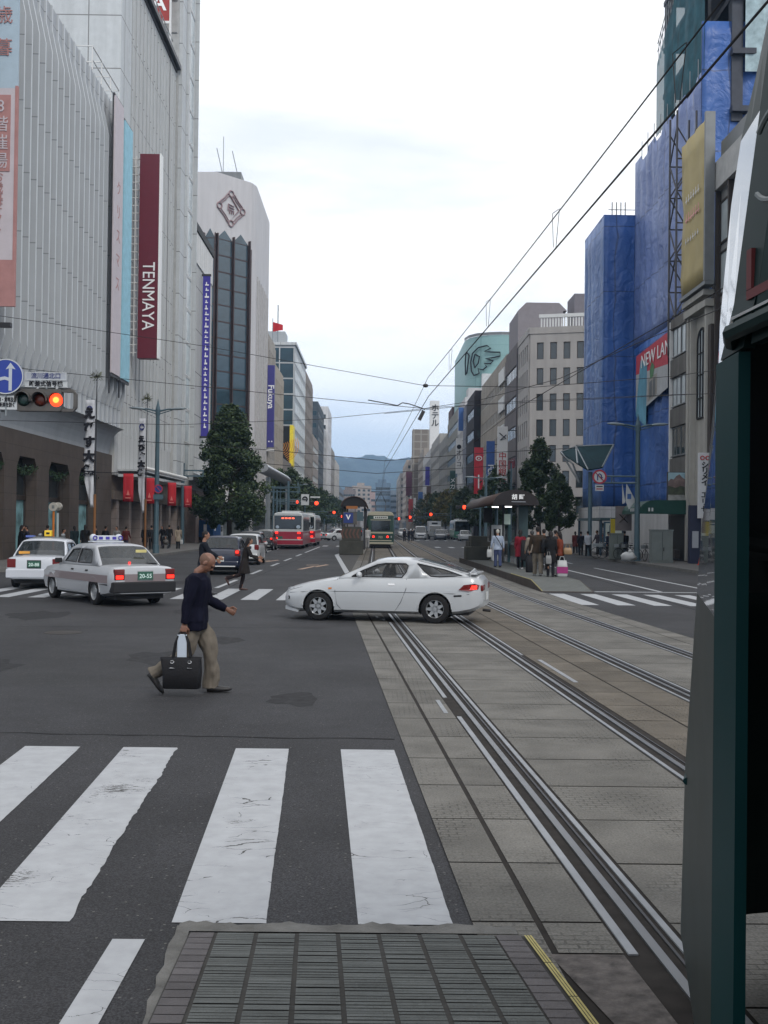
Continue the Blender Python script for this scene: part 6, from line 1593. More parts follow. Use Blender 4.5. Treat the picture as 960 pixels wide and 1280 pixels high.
BR = carpaint('bus_red', (.26, .008, .028)); BW = carpaint('bus_grey_white', (.42, .44, .44)); BG = carpaint('bus_green', (.05, .20, .14))
r1 = bus('red and white bus seen from behind in the left lane', BR, BW); place(r1, -7.15, 93, 90)
r1 = bus('second red and white bus standing just ahead of the first', BR, BW); place(r1, -6.85, 105.5, 90)
r1 = bus('oncoming pale bus behind the white saloon at the far junction', BG, BW); place(r1, 13.0-.2, 164, -90)
g = MB(); g.box(5.13, 5.16, -.8, .8, 2.45, 2.65); g.build('destination_board', pm('red_board', (.9, .12, .06), .5, emit=.8, var=0), r1)
# small delivery van with blue box on the left kerb
root = thing('truck', 'small delivery truck with a blue and white box parked under the left tree', 'truck')
b = MB(); b.box(-2.2, .7, -.85, .85, .7, 2.3); b.build('cargo_box', pm('blue_box', (.02, .08, .22), .6), root, bevel=.03)
b = MB(); b.prism([(.75, -.8, .45), (1.9, -.8, .45), (1.95, -.8, 1.1), (1.7, -.8, 1.85), (.75, -.8, 1.9)], (0, 1.6, 0)); outward(b.build('cab', CW, root, bevel=.04))
b = MB(); b.box(-2.21, -2.2, -.2, .1, 1.3, 1.9); b.box(-1.8, -1.3, -.861, -.851, 1.3, 1.9); b.build('white_print', M_lit, root)
b = MB(); b.box(.95, 1.55, -.812, -.801, 1.2, 1.7); b.box(.95, 1.55, .801, .812, 1.2, 1.7); b.build('side_window', M_cardark, root)
for x in (-1.4, 1.3):
    for sg in (-1, 1): make_wheel(root, x, sg*.7, .3, .18, M_hub, sg, 0)
b = MB(); b.box(-2.1, 1.8, -.6, .6, .35, .7); b.build('chassis', M_trim, root)
place(root, -16.2, 106, 84)

# ---- tram ahead (rear end towards us)
root = thing('tram', 'dark green and cream tram driving away along the left track', 'tram', (0, 0, 0))
TG = pm('tram_dark_green', (.012, .045, .032), .35, var=.05, coat=.3); TC = pm('tram_cream', (.38, .36, .27), .5, var=.06)
b = MB(); rings = []
for y, e in ((0, .10), (.12, 0), (12.4, 0), (12.5, .1)):
    w = 1.18-e
    rings.append([Vector((x, y, z)) for x, z in ((-w, .32), (w, .32), (w+.02, 1.5), (w, 2.75), (w-.18, 3.08-e), (-w+.18, 3.08-e), (-w, 2.75), (-w-.02, 1.5))])
b.loft(rings); b.build('body', TG, root, auto=30)
b = MB(); b.loft([[Vector((x, y, z)) for x, z in ((-1.19, 2.86), (1.19, 2.86), (1.02, 3.12), (.8, 3.2), (-.8, 3.2), (-1.02, 3.12))] for y in (-.05, 12.55)]); b.build('roof', TC, root, bevel=.03)
b = MB(); b.box(-1.1, 1.1, -.02, .0, 1.28, 1.42); b.box(-1.14, 1.14, -.03, .02, .35, .52); b.box(-.98, .98, -.035, -.0, .62, .70); b.build('cream_band', TC, root)
b = MB(); b.box(-.82, .82, -.015, .01, 1.5, 2.42); b.build('rear_window', M_cardark, root, bevel=.03)
b = MB(); b.box(-.90, .90, -.012, .008, 2.44, 2.50); b.build('window_rail', TC, root)
b = MB(); b.box(-.62, .62, -.03, .0, 2.58, 2.80); b.build('destination_board', pm('destination_white', (.5, .52, .48), .5, emit=.15, var=0), root)
b = MB()
for i in range(6): b.box(-.5+i*.18, -.38+i*.18, -.035, -.03, 2.63, 2.75)
b.build('destination_writing', M_bltext, root)
for sg in (-1, 1):
    b = MB(); b.lathe([(.005, -.05), (.09, -.05), (.10, 0)], (sg*.62, 0, 1.0), 'y', 14); b.build('tail_lamp', M_tail, root)
    b = MB(); b.box(sg*.9, sg*1.0, -.02, 0, .92, 1.08); b.build('marker_lamp', M_lens, root)
    b = MB(); b.box(sg*1.205-.01, sg*1.205+.01, .6, 12, 1.5, 2.5); b.build('side_window', M_cardark, root)
text('703', .26, (0, -.03, .95), '-y', TC, root, ext=.005, name='car_number', bold=.008)
b = MB(); b.tube([(-.35, -.03, 1.5), (.05, -.04, 1.62), (-.5, -.04, 1.8)], .02, 5); b.build('wiper', M_black, root)
b = MB(); b.box(-.9, .9, .1, 12.3, .12, .34); b.build('underframe', M_trim, root)
b = MB(); b.tube([(-.4, 5, 3.2), (-.5, 6, 4.1), (0, 5.2, 5.1), (.5, 6, 4.1), (.4, 5, 3.2)], .04, 6); b.tube([(-.9, 5.2, 5.1), (.9, 5.2, 5.1)], .04, 6); b.build('pantograph', M_dkmetal, root)
place(root, .42, 95, 0, .02)

# ---- the tram close on the right: tapered nose with big side glass
root = thing('tram', 'dark green tram with a mirror bright windscreen edge, close up at the right', 'tram', (0, 0, 0))
root.rotation_euler = (0, 0, R(3.05))
TG2 = pm('near_tram_green', (.005, .018, .018), .45, var=.15, scale=.8, spec=.12)
TT = pm('tram_teal_pillar', (.002, .024, .026), .5, var=.1, spec=.15)
M_mirror = pm('mirror_glass', (.28, .31, .34), .03, .8, var=.05, spec=.9)
M_tdoor = pm('tram_black_door', (.012, .012, .014), .12, .0, var=.3, scale=1.2, coat=.4)
# side wall x (local), nose tip (x,y) by height; measured off the photo
def nose(z):
    # (y of tip, x of tip)
    T = [(.30, 4.62, 1.60), (1.0, 4.55, 1.59), (1.6, 4.36, 1.56), (2.0, 4.12, 1.50), (2.15, 3.43, 1.29), (2.5, 3.14, 1.19), (2.75, 2.99, 1.154), (3.0, 2.89, 1.143), (3.2, 2.76, 1.149), (3.45, 2.6, 1.15)]
    for a, b_ in zip(T[:-1], T[1:]):
        if z <= b_[0]:
            f = max(0, (z-a[0])/(b_[0]-a[0])); return a[1]+(b_[1]-a[1])*f, a[2]+(b_[2]-a[2])*f
    return T[-1][1], T[-1][2]
XS = 1.075
def plan(z):
    ty, tx = nose(z)
    ys0 = 2.66 if z <= 2.46 else 2.60-(z-2.5)*.35
    side = [(XS, -9.0), (XS, ys0-.25), (XS+.005, ys0), (XS+.03, ys0+.22), (XS+.03+(tx-XS-.03)*.45, ys0+.22+(ty-ys0-.22)*.45), (XS+.03+(tx-XS-.03)*.93, ys0+.22+(ty-ys0-.22)*.93), (tx+.06, ty+.02), (tx+.35, ty+.10), (2.33, ty+.16)]
    return side
zs = [.30, .6, 1.0, 1.4, 1.6, 1.8, 2.0, 2.3, 2.6, 2.9, 3.2, 3.4]
def panel(k0, k1, zlist, name, mt, out=0.0, mirror=True):
    for sgn in ((0, 1) if mirror else (0,)):
        g = MB(); rows = []
        for z in zlist:
            pl = plan(z)[k0:k1+1]; row = []
            for x, y in pl:
                x2 = x-out
                if sgn: x2 = 4.66-x2
                row.append(Vector((x2, y, z)))
            rows.append(row)
        g.loft(rows, 0, cap=False, closed=False); o = g.build(name, mt, root, smooth=(k0 == 5)); md = o.modifiers.new('s', 'SOLIDIFY'); md.thickness = .03; md.offset = 0
panel(2, 3, [z for z in zs if z < 2.45]+[2.45], 'corner_pillar', TT, .012)
panel(2, 3, [2.46, 2.6, 2.9, 3.2, 3.4], 'upper_corner', TG2)
panel(0, 2, [2.461, 2.6, 2.9, 3.2, 3.4], 'upper_side_panel', TG2)
panel(0, 2, [.30, .36], 'side_skirt', TG2)
panel(3, 5, [.30, .6, 1.0, 1.4, 1.6, 1.75], 'nose_panel', pm('nose_grey_green', (.018, .027, .026), .38, 0, var=.25, scale=3, spec=.12))
panel(3, 5, [1.75, 1.8, 2.0, 2.3, 2.6, 2.9, 3.05], 'side_windscreen', M_mirror)
panel(3, 5, [3.05, 3.2, 3.4], 'upper_nose', TG2)
panel(5, 8, [.30, 1.0, 1.6, 1.75], 'front_panel', TG2)
panel(5, 8, [1.75, 2.0, 2.6, 3.2, 3.4], 'windscreen', M_mirror)
# doors and dark glass along the side
g = MB(); g.box(XS+.02, XS+.05, -8.9, 2.42, .36, 2.42); g.build('door_panel', M_tdoor, root)
for y0, y1 in ((1.40, 2.25), (.40, 1.3), (-.7, .3), (-2.5, -.9), (-4.5, -2.7), (-6.5, -4.7), (-8.5, -6.7)):
    g = MB(); g.box(XS+.008, XS+.02, y0, y1, .75 if y0 > 0 else 1.1, 2.25); g.build('side_window', M_cardark, root)
    g = MB()
    for a in (y0-.03, y1): g.box(XS+.002, XS+.022, a, a+.03, .72 if y0 > 0 else 1.07, 2.28)
    g.box(XS+.003, XS+.021, y0, y1, 2.25, 2.28); g.box(XS+.003, XS+.021, y0, y1, (.72 if y0 > 0 else 1.07), (.75 if y0 > 0 else 1.1)); g.build('window_frame', M_trim, root)
g = MB(); g.box(4.66-XS-.05, 4.66-XS-.02, -8.9, 2.22, .36, 2.42); g.build('far_side_panel', M_tdoor, root)
g = MB(); g.tube([(XS-.035, -8.9, 2.50), (XS-.035, 2.68, 2.50), (XS+.0, 2.76, 2.49)], [.022]*3, 8); g.build('gutter', TG2, root)
g = MB(); g.tube([(XS-.03, -8.9, 2.535), (XS-.03, 2.68, 2.535), (XS+.0, 2.76, 2.525)], [.007]*3, 6); g.build('gutter_trim', M_chrome, root)
# roof with rounded edge
g = MB(); rows = []
for f, z in ((1, 3.4), (.965, 3.5), (.90, 3.56), (.0, 3.62)):
    pl = plan(3.4); row = [Vector((2.33+(x-2.33)*f, y*(.985 if f < .95 else 1) if y > 0 else y, z)) for x, y in pl] + [Vector((2.33-(x-2.33)*f, y, z)) for x, y in reversed(pl[:-1])]
    rows.append(row)
g.loft(rows, 0, cap=False, closed=False); g.build('roof', TG2, root, smooth=True)
g = MB(); g.box(XS+.03, 4.66-XS-.03, -8.95, -8.9, .3, 3.5); g.build('rear_panel', TG2, root)
g = MB(); g.box(XS+.06, 4.66-XS-.06, -8.9, 2.6, .27, .31); g.build('floor', M_trim, root)
# the pale ring emblem on the upper panel and the lamp
g = MB(); g.tube([(XS-.017, 2.45-.15*math.cos(a), 2.89+.11*math.sin(a)) for a in [R(-140+k*12) for k in range(24)]], .007, 6); g.build('emblem', pm('pale_grey_line', (.16, .18, .18), .5), root)
g = MB(); g.box(XS-.012, XS-.0, 2.61, 2.64, 2.60, 2.70); g.box(XS-.012, XS-.0, 2.45, 2.64, 2.575, 2.598); g.build('red_letter', pm('dark_red_letter', (.09, .008, .01), .5), root)
g = MB(); g.lathe([(.004, XS-.0), (.02, XS-.0), (.028, XS+.012)], (0, 2.46, 1.80), 'x', 14); g.lathe([(.004, XS-.006), (.011, XS-.005), (.012, XS+.0)], (0, 2.46, 1.80), 'x', 12); g.build('door_button', M_chrome, root)
# grab rail along the nose foot and bogie underneath
g = MB(); g.tube([(1.585, 4.45, .30), (1.56, 4.45, .98), (1.50, 4.30, .98)], .014, 8); g.build('bumper_rail', TT, root)
g = MB(); g.tube([(1.55, 4.40, .93), (1.22, 3.2, .40)], .008, 6); g.build('cable', M_black, root)
g = MB(); g.box(1.5, 3.2, .2, 2.0, .05, .28); g.box(1.5, 3.2, -7, -5, .05, .28); g.build('bogie', M_trim, root)
for y in (.55, 1.65, -6.6, -5.4):
    for x in (1.62, 3.06): g = MB(); g.lathe([(.01, -.05), (.30, -.05), (.30, .05), (.01, .05)], (x, y, .32), 'x', 20); g.build('rail_wheel', M_dkmetal, root)
# ================================================================== STREET FURNITURE
# ---- signal near the left edge, on an arm from a post outside the frame
SY = 25.0
def sp_(px, py, Y=SY): return hy(px, py, Y)
root = thing('traffic_signal', 'horizontal traffic signal with its red lamp lit, near the left edge', 'traffic light', (-9.6, SY+.2, .0))
a = sp_(-5, 485); b_ = sp_(94, 513)
zc = sp_(60, 500).z; x0, x1 = sp_(19, 500).x, sp_(95, 500).x; hh = .26
g = MB(); 
def rrect(x0, x1, z0, z1, r, n=4):
    p = []
    for cx, cz, a0 in ((x1-r, z1-r, 0), (x0+r, z1-r, 90), (x0+r, z0+r, 180), (x1-r, z0+r, 270)):
        for i in range(n+1): a = R(a0+90*i/n); p.append((cx+r*math.cos(a), cz+r*math.sin(a)))
    return p
M_sighous = pm('signal_housing', (.10, .095, .09), .6, .1, var=.1)
P = rrect(x0, x1-.34, zc-hh, zc+hh, .06); g.loft([[Vector((x, y, z)) for x, z in P] for y in (SY, SY+.22)])
g.build('housing', M_sighous, root, bevel=.01)
g = MB()   # open bracket end
for q in ((x1-.34, x1-.08, zc+hh-.07, zc+hh), (x1-.34, x1-.08, zc-hh, zc-hh+.07), (x1-.07, x1, zc-hh+.1, zc+hh-.1)): g.box(q[0], q[1], SY+.03, SY+.15, q[2], q[3])
g.prism([(x1-.08, SY+.03, zc+hh), (x1-.08, SY+.03, zc+hh-.07), (x1-.07, SY+.03, zc+hh-.12), (x1, SY+.03, zc+hh-.1)], (0, .12, 0))
g.prism([(x1-.08, SY+.03, zc-hh), (x1-.08, SY+.03, zc-hh+.07), (x1-.07, SY+.03, zc-hh+.12), (x1, SY+.03, zc-hh+.1)], (0, .12, 0)); g.build('end_bracket', M_sighous, root)
lx = [x0+.20, x0+.58, x0+.95]
for i, x in enumerate(lx):
    mt = [pm('green_lens_off', (.02, .05, .045), .3, var=0), pm('amber_lens_off', (.12, .02, .01), .3, var=0), M_redlamp][i]
    g = MB(); g.lathe([(.004, SY-.035), (.08, SY-.03), (.155, SY-.0)], (x, 0, zc), 'y', 24); o = g.build('red_lamp' if i == 2 else 'lamp', mt, root, smooth=True)
    if i == 2: g = MB(); g.lathe([(.003, SY-.045), (.07, SY-.042)], (x, 0, zc), 'y', 20); g.build('lamp_core', M_redlampS, o)
    g = MB(); rows = []
    for y in (SY+.0, SY-.22 if i < 2 else SY-.12):
        rows.append([Vector((x+.175*math.cos(a), y-(.0 if y > SY-.01 else -.10*(1-math.sin(a))*.5), zc+.175*math.sin(a))) for a in [R(-20+k*11) for k in range(21)]])
    g.loft(rows, 0, cap=False, closed=False); o2 = g.build('lamp_hood', M_sighous, root, smooth=True); md = o2.modifiers.new('s', 'SOLIDIFY'); md.thickness = .012
g = MB(); g.tube([(-14.2, SY+.3, zc+.32), (x1-.2, SY+.3, zc+.32)], .045, 8); g.tube([(-14.2, SY+.3, zc-.32), (x0-.3, SY+.3, zc-.22)], .04, 8); 
g.build('arm', M_grey, root)
g = MB(); g.tube([(-14.2, SY+.3, 0), (-14.2, SY+.3, zc+1.2)], [.13, .10], 12); g.build('post', M_poleblue, root)
g = MB()
for x in (x0+.45, x0+.9): g.tube([(x, SY+.12, zc+hh), (x, SY+.3, zc+.34)], .02, 6)
g.build('clamp', M_white, root)
# plates above
def plate_sign(lab, px0, px1, py0, py1, mt, txt, tm, name='road_sign', bold=.006, sx=1, border=None, Y=SY-.05, sz=.8, lines=1):
    p0 = hy(px0, py0, Y); p1 = hy(px1, py1, Y)
    t = thing(name, lab, 'sign', ((p0.x+p1.x)/2, Y, p1.z))
    g = MB(); g.box(p0.x, p1.x, Y, Y+.03, p1.z, p0.z); g.build('plate', mt, t)
    if border:
        g = MB(); e = .018
        for q in ((p0.x, p1.x, p0.z-e, p0.z), (p0.x, p1.x, p1.z, p1.z+e), (p0.x, p0.x+e, p1.z+e, p0.z-e), (p1.x-e, p1.x, p1.z+e, p0.z-e)): g.box(q[0], q[1], Y-.006, Y-.001, q[2], q[3])
        g.build('border', border, t)
    h = (p0.z-p1.z)/max(1, txt.count('\n')+1)
    text(txt, h*sz, ((p0.x+p1.x)/2, Y-.008, (p0.z+p1.z)/2), '-y', tm, t, ext=.004, bold=bold, sx=sx, lines=lines)
    g = MB(); g.tube([((p0.x+p1.x)/2, Y+.05, p1.z-.2), ((p0.x+p1.x)/2, Y+.05, p0.z)], .02, 6); g.build('stem', M_grey, t)
    return t
M_plate = pm('sign_plate_grey', (.34, .36, .40), .5, var=.05); M_plate2 = pm('sign_plate_white', (.47, .49, .50), .5, var=.05); M_navy = pm('navy_letter', (.02, .03, .16), .6, var=0)
plate_sign('name plate with five blue Japanese characters in a blue border above the signal', 32, 83, 465, 475.5, M_plate, '流川通北口', M_navy, border=M_plate2, sx=.95, sz=.80, bold=.0)
plate_sign('white plate with black characters just above the signal head', 31, 84, 476, 484.5, M_plate2, '時差式信号機', M_bltext, Y=SY-.02, sz=.92, sx=.98, bold=.004)
plate_sign('white plate with two rows of black characters under the round blue sign', -22, 21, 494, 512, M_plate2, '二輪の自動車・貨等及び\n軽車両・自転車を除く', M_bltext, Y=SY-.06, sz=.72, sx=.62, bold=.003)
c = hy(7, 470.5, SY-.12); rad = 22/1350*SY
t = thing('road_sign', 'round blue sign with white straight and left arrows at the left edge', 'sign', (c.x, c.y, c.z-rad))
g = MB(); g.lathe([(.005, 0), (rad, 0), (rad, .03), (.005, .03)], (c.x, c.y, c.z), 'y', 40); g.build('disc', pm('road_sign_blue', (.01, .035, .26), .45, var=.03), t)
g = MB(); g.lathe([(rad*.94, -.004), (rad, -.004), (rad, .0), (rad*.94, .0)], (c.x, c.y, c.z), 'y', 40, cap=False); g.build('rim', M_plate2, t)
M_arw = pm('arrow_grey_white', (.42, .45, .50), .5, var=0)
g = MB(); Y = c.y-.006; u = rad
def q2(pts): g.prism([(c.x+a*u, Y, c.z+b*u) for a, b in pts], (0, .005, 0))
q2([(.18, -.8), (.36, -.8), (.36, .45), (.18, .45)]); q2([(.0, .40), (.27, .78), (.56, .40), (.36, .46), (.18, .46)])
q2([(.18, -.25), (.18, -.06), (-.05, .0), (-.45, -.08), (-.45, -.28), (-.05, -.18)]); q2([(-.40, .12), (-.78, -.18), (-.42, -.48), (-.47, -.18)]); g.build('arrows', M_arw, t)
g = MB(); g.tube([(c.x, c.y+.08, c.z-rad-.5), (c.x, c.y+.08, c.z+rad)], .03, 6); g.build('stem', M_grey, t)

# ---- lamp posts with two arms
def lamp_post(lab, x, y, h, name='street_lamp', arm=1.9, z=.15, r=.16, heads=(-1, 1), tilt=0):
    t = thing(name, lab, 'street lamp', (x, y, z))
    g = MB(); g.tube([(x, y, z), (x, y, z+.5), (x, y, z+.52), (x, y, h-.5)], [r*1.25, r*1.25, r, r*.72], 12); g.build('pole', M_poleblue, t)
    g = MB(); g.lathe([(r*.9, 0), (r*.95, .35), (r*.4, .7), (.01, 1.0)], (x, y, h-.55), 'z', 10); g.build('finial', M_poleblue, t)
    for s in heads:
        g = MB(); g.tube([(x, y, h-.32), (x+s*arm*.35, y, h-.18), (x+s*arm*.6, y, h-.15)], [.06, .05, .05], 8); g.tube([(x, y, h-.50), (x+s*arm*.3, y, h-.34), (x+s*arm*.55, y, h-.19)], .03, 6); o = g.build('arm', M_poleblue, t)
        g = MB(); rows = []
        for f, w, th in ((.42, .03, .03), (.5, .10, .06), (.65, .17, .09), (.85, .15, .08), (1.0, .03, .03)):
            rows.append([Vector((x+s*arm*f, y+w*math.cos(a), h-.16+.10*(f-.5)+th*math.sin(a))) for a in [2*PI*k/8 for k in range(8)]])
        g.loft(rows); g.build('lamp_head', pm('lamp_head_grey', (.20, .24, .26), .5), o, smooth=True)
    return t
p = hy(197, 600, 65); LPX = -13.3; LPY = 1350*13.3/273
t = lamp_post('tall blue grey lamp post with two arms on the left pavement', -13.35, LPY, 9.1, arm=1.75)
t['label'] = 'tall blue grey lamp post with two arms among the red banners on the left'
g = MB(); g.lathe([(.01, -.27), (.17, -.27), (.17, -.25)], (-13.3, LPY, 4.15), 'y', 20); 
t2 = thing('road_sign', 'round blue no parking sign with red rim on the left lamp post', 'sign', (-13.2, LPY-.25, 3.7))
g = MB(); g.lathe([(.01, 0), (.26, 0), (.26, .02), (.01, .02)], (-13.2, LPY-.28, 4.05), 'y', 24); g.build('disc', pm('sign_blue2', (.015, .035, .17), .5), t2)
g = MB(); g.lathe([(.21, -.005), (.27, -.005), (.27, .0), (.21, 0)], (-13.2, LPY-.28, 4.05), 'y', 24, cap=False); g.tube([(-13.37, LPY-.29, 4.22), (-13.03, LPY-.29, 3.88)], .02, 4); g.build('red_rim', pm('sign_red', (.35, .02, .04), .5), t2)
g = MB(); g.box(-13.5, -12.9, LPY-.28, LPY-.26, 3.42, 3.72); g.build('sub_plate', M_poleblue, t2)
t = lamp_post('blue grey lamp post with two arms in front of the blue sheets on the right', 14.9, 61.5, 8.1, arm=1.75, r=.17)
# signs hung on an arm of that post
t = thing('road_sign', 'round red ringed no U turn sign on an arm left of the right lamp post', 'sign', (12.2, 61, 4.4))
cx = hy(749.5, 596, 61.2)
g = MB(); g.tube([(cx.x-.3, 61.4, cx.z+.05), (14.9, 61.4, cx.z+.05)], .05, 6); g.tube([(cx.x-.3, 61.4, cx.z-.33), (14.9, 61.4, cx.z-.33)], .05, 6); g.tube([(13.4, 61.4, cx.z+.05), (13.4, 61.4, cx.z-.33)], .04, 6); g.build('arm', M_poleblue, t)
g = MB(); g.lathe([(.01, 0), (.40, 0), (.40, .02), (.01, .02)], (cx.x, 61.2, cx.z), 'y', 28); g.build('disc', M_plate2, t)
g = MB(); g.lathe([(.31, -.006), (.41, -.006), (.41, .0), (.31, 0)], (cx.x, 61.2, cx.z), 'y', 28, cap=False); g.tube([(cx.x-.25, 61.18, cx.z+.25), (cx.x+.25, 61.18, cx.z-.25)], .028, 4); g.build('red_ring', MATS['sign_red'], t)
g = MB(); g.tube([(cx.x-.12, 61.19, cx.z-.2), (cx.x-.12, 61.19, cx.z+.08), (cx.x-.02, 61.19, cx.z+.18), (cx.x+.1, 61.19, cx.z+.1), (cx.x+.1, 61.19, cx.z-.02)], .035, 5); g.prism([(cx.x-.0, 61.19, cx.z-.02), (cx.x+.2, 61.19, cx.z-.02), (cx.x+.1, 61.19, cx.z-.16)], (0, -.01, 0)); g.build('arrow', MATS['sign_blue2'], t)
g = MB(); g.box(cx.x-.24, cx.x+.24, 61.2, 61.22, cx.z-.80, cx.z-.45); g.box(cx.x-.18, cx.x+.18, 61.18, 61.19, cx.z-.58, cx.z-.52, 1); g.box(cx.x-.18, cx.x+.18, 61.18, 61.19, cx.z-.72, cx.z-.66, 2); g.build('sub_plate', [M_plate2, M_bltext, MATS['sign_red']], t)

# ---- festival flag poles with bamboo tufts
def nobori(lab, px, Y, ztop, zb, zt, w, txt, seed, dx, size):
    p = hy(px, 690, Y); x = p.x
    t = thing('festival_banner', lab, 'banner', (x, Y, .15))
    g = MB(); g.tube([(x, Y, .15), (x, Y, 3.5)], .07, 8); g.build('post', pm('orange_brown_post', (.22, .10, .04), .7), t)
    g = MB(); g.tube([(x, Y, 3.5), (x+.02, Y, ztop)], [.04, .025], 6); g.build('bamboo_pole', M_dkmetal, t)
    g = MB(); rs = random.Random(seed)
    for i in range(150):
        d = Vector((rs.gauss(0, 1), rs.gauss(0, 1), rs.gauss(.3, .8))).normalized(); c_ = Vector((x, Y, ztop-.15))+d*rs.uniform(.02, .38); e = d.cross(Vector((rs.random(), rs.random(), rs.random()))).normalized()*.018
        g.add([c_-d*.11, c_+e, c_+d*.11, c_-e], [(0,1,2,3)])
    g.build('bamboo_leaves', pm('dry_green_leaf', (.12, .13, .07), .8, var=.4), t)
    g = MB(); rows = []; n = 26
    for i in range(n+1):
        f = i/n; z = zb+(zt-zb)*(1-f); ww = w*(1 if f < .72 else 1-(f-.72)/.28*.62)
        sh = dx+.05*math.sin(f*7+seed); 
        rows.append([Vector((x-.06-ww*(1-k/4)+sh*f*.6*0, Y-.05+.05*math.sin(f*9+k*1.3)+(.10*math.sin(k*2+f*14) if f > .75 else 0), z)) for k in range(5)])
    g.loft(rows, 0, cap=False, closed=False); o = g.build('banner_cloth', pm('banner_white', (.52, .53, .56), .8, var=.05), t, smooth=True); md = o.modifiers.new('s', 'SOLIDIFY'); md.thickness = .015
    cxx = x-.06-w/2
    text(txt, size, (cxx, Y-.16, zb+(zt-zb)*.60), '-y', M_bltext, t, lines=1.25, bold=.045, ext=.01)
    g = MB()
    zc_ = zt-.55
    for k in range(3): g.tube([(cxx+.16*math.cos(a+k), Y-.14, zc_+(.22-.05*k)*math.sin(a+k)) for a in [q*PI/4 for q in range(8)]], .02, 4)
    g.build('crest', M_navy, t); return t
nobori('white festival banner with big black Japanese letters, nearer the signal', 117.5, 58.5, 10.0, 2.8, 8.6, .52, 'え\nび\nす\n大\n祭', 1, 0, .62)
nobori('thin white festival banner with black letters left of the lamp post', 181, 68.5, 10.0, 2.6, 8.6, .42, 'え\nび\nす\n大\n祭', 5, 0, .42)
# ---- round bus stop sign on an orange post
p = hy(67, 640, 50)
t = thing('bus_stop_sign', 'round pale bus stop sign on an orange post behind the white taxi', 'bus stop', (p.x, 50, .15))
g = MB(); g.tube([(p.x, 50, .15), (p.x, 50, 2.5)], .055, 8); g.build('post', pm('orange_post', (.42, .13, .02), .6), t)
g = MB(); g.lathe([(.01, -.09), (.2, -.09), (.2, .09), (.01, .09)], (p.x, 50, 2.68), 'y', 20); g.box(p.x+.0, p.x+.32, 49.98, 50.06, 2.66, 2.7); g.lathe([(.01, -.08), (.19, -.08), (.19, .08), (.01, .08)], (p.x+.14, 50.2, 2.70), 'y', 20); g.build('disc', pm('bus_disc', (.36, .34, .30), .5), t)
g = MB(); g.box(p.x-.06, p.x+.06, 49.9, 49.905, 2.60, 2.75); g.build('mark', M_frame, t)
g = MB(); g.tube([(p.x+.16, 50.1, .15), (p.x+.16, 50.1, 2.4)], .06, 8); g.build('pipe', pm('pale_tube', (.30, .36, .36), .5), t)

# ---- signals further on
def signal(lab, px, py, Y, postx, lit=.16, posty=None, arm=True, base=.15, extra=None):
    p = hy(px, py, Y); t = thing('traffic_signal', lab, 'traffic light', (postx, Y+.2, base))
    s = 1 if postx < p.x else -1
    xs = sorted((p.x+.2, p.x-.95))
    g = MB(); g.box(xs[0]-.05, xs[1]+.05, Y, Y+.2, p.z-.22, p.z+.22); g.build('housing', M_sighous, t, bevel=.04)
    for i in range(3):
        x = p.x-.375*i
        g = MB(); g.lathe([(.004, Y-.03), (lit, Y-.005)], (x, 0, p.z), 'y', 16); g.build('red_lamp' if i == 0 else 'lamp', M_redlamp if i == 0 else M_trim, t)
    if arm:
        g = MB(); g.tube([(postx, Y+.25, p.z+.12), (p.x, Y+.25, p.z+.12)], .05, 6); g.tube([(postx, Y+.25, p.z-.15), (p.x, Y+.25, p.z-.15)], .035, 6); g.build('arm', M_poleblue, t)
        g = MB(); g.tube([(postx, Y+.25, base), (postx, Y+.25, p.z+1.5)], [.13, .1], 8); g.build('post', M_poleblue, t)
    return t, p
signal('first lit red signal over the buses, left of the white direction sign', 371.5, 627.5, 126, -12.0)
signal('lit red signal just right of the white direction sign', 395.5, 629, 124, -11.4, lit=.22)
signal('lit red signal on the left over the turning white saloon', 417.5, 640.5, 175, -11.5, lit=.22)
signal('smaller lit red signal beyond, left of the tram stop arch', 427.5, 645.5, 240, -11.5, lit=.28)
signal('farthest lit red signal left of the tram stop arch', 433.5, 648, 310, -11.5, lit=.34)
signal('lit red signal immediately right of the green tram roof', 498.5, 648.5, 300, 12.5, lit=.34)
signal('lit red signal second from the tram on the right', 512.5, 646.5, 240, 12.5, lit=.3)
signal('lit red signal over the middle of the far right lanes', 538.5, 643, 180, 12.5, lit=.25)
t, p = signal('large lit red signal on an arm over the right lanes', 580.5, 634, 128, 12.4, lit=.24)
g = MB(); g.lathe([(.01, 0), (.35, 0), (.35, .03)], (p.x+1.0, 127.9, p.z+.75), 'y', 16); g.box(p.x+1.9, p.x+3.2, 127.9, 127.95, p.z+.35, p.z+1.3); g.build('back_plate', M_frame, t)
t = thing('pedestrian_signal', 'small signal with a white lit panel on the right lamp post pole', 'traffic light', (12.2, 125, 2.4))
p = hy(607, 644.5, 124.5); g = MB(); g.box(p.x-.2, p.x+.2, 124.3, 124.6, p.z-.5, p.z+.6); g.build('housing', pm('orange_brown_box', (.15, .03, .015), .6), t)
g = MB(); g.box(p.x-.1, p.x+.14, 124.25, 124.29, p.z-.2, p.z+.2); g.build('lit_panel', pm('white_lit', (1, .95, .85), .5, emit=2, var=0), t)
lamp_post('blue grey lamp post with two arms beyond the platform shelter', 12.75, 125.5, 7.9, arm=2.5, r=.2)
lamp_post('distant lamp post at the left junction', -12.2, 168, 8.4, arm=1.6)
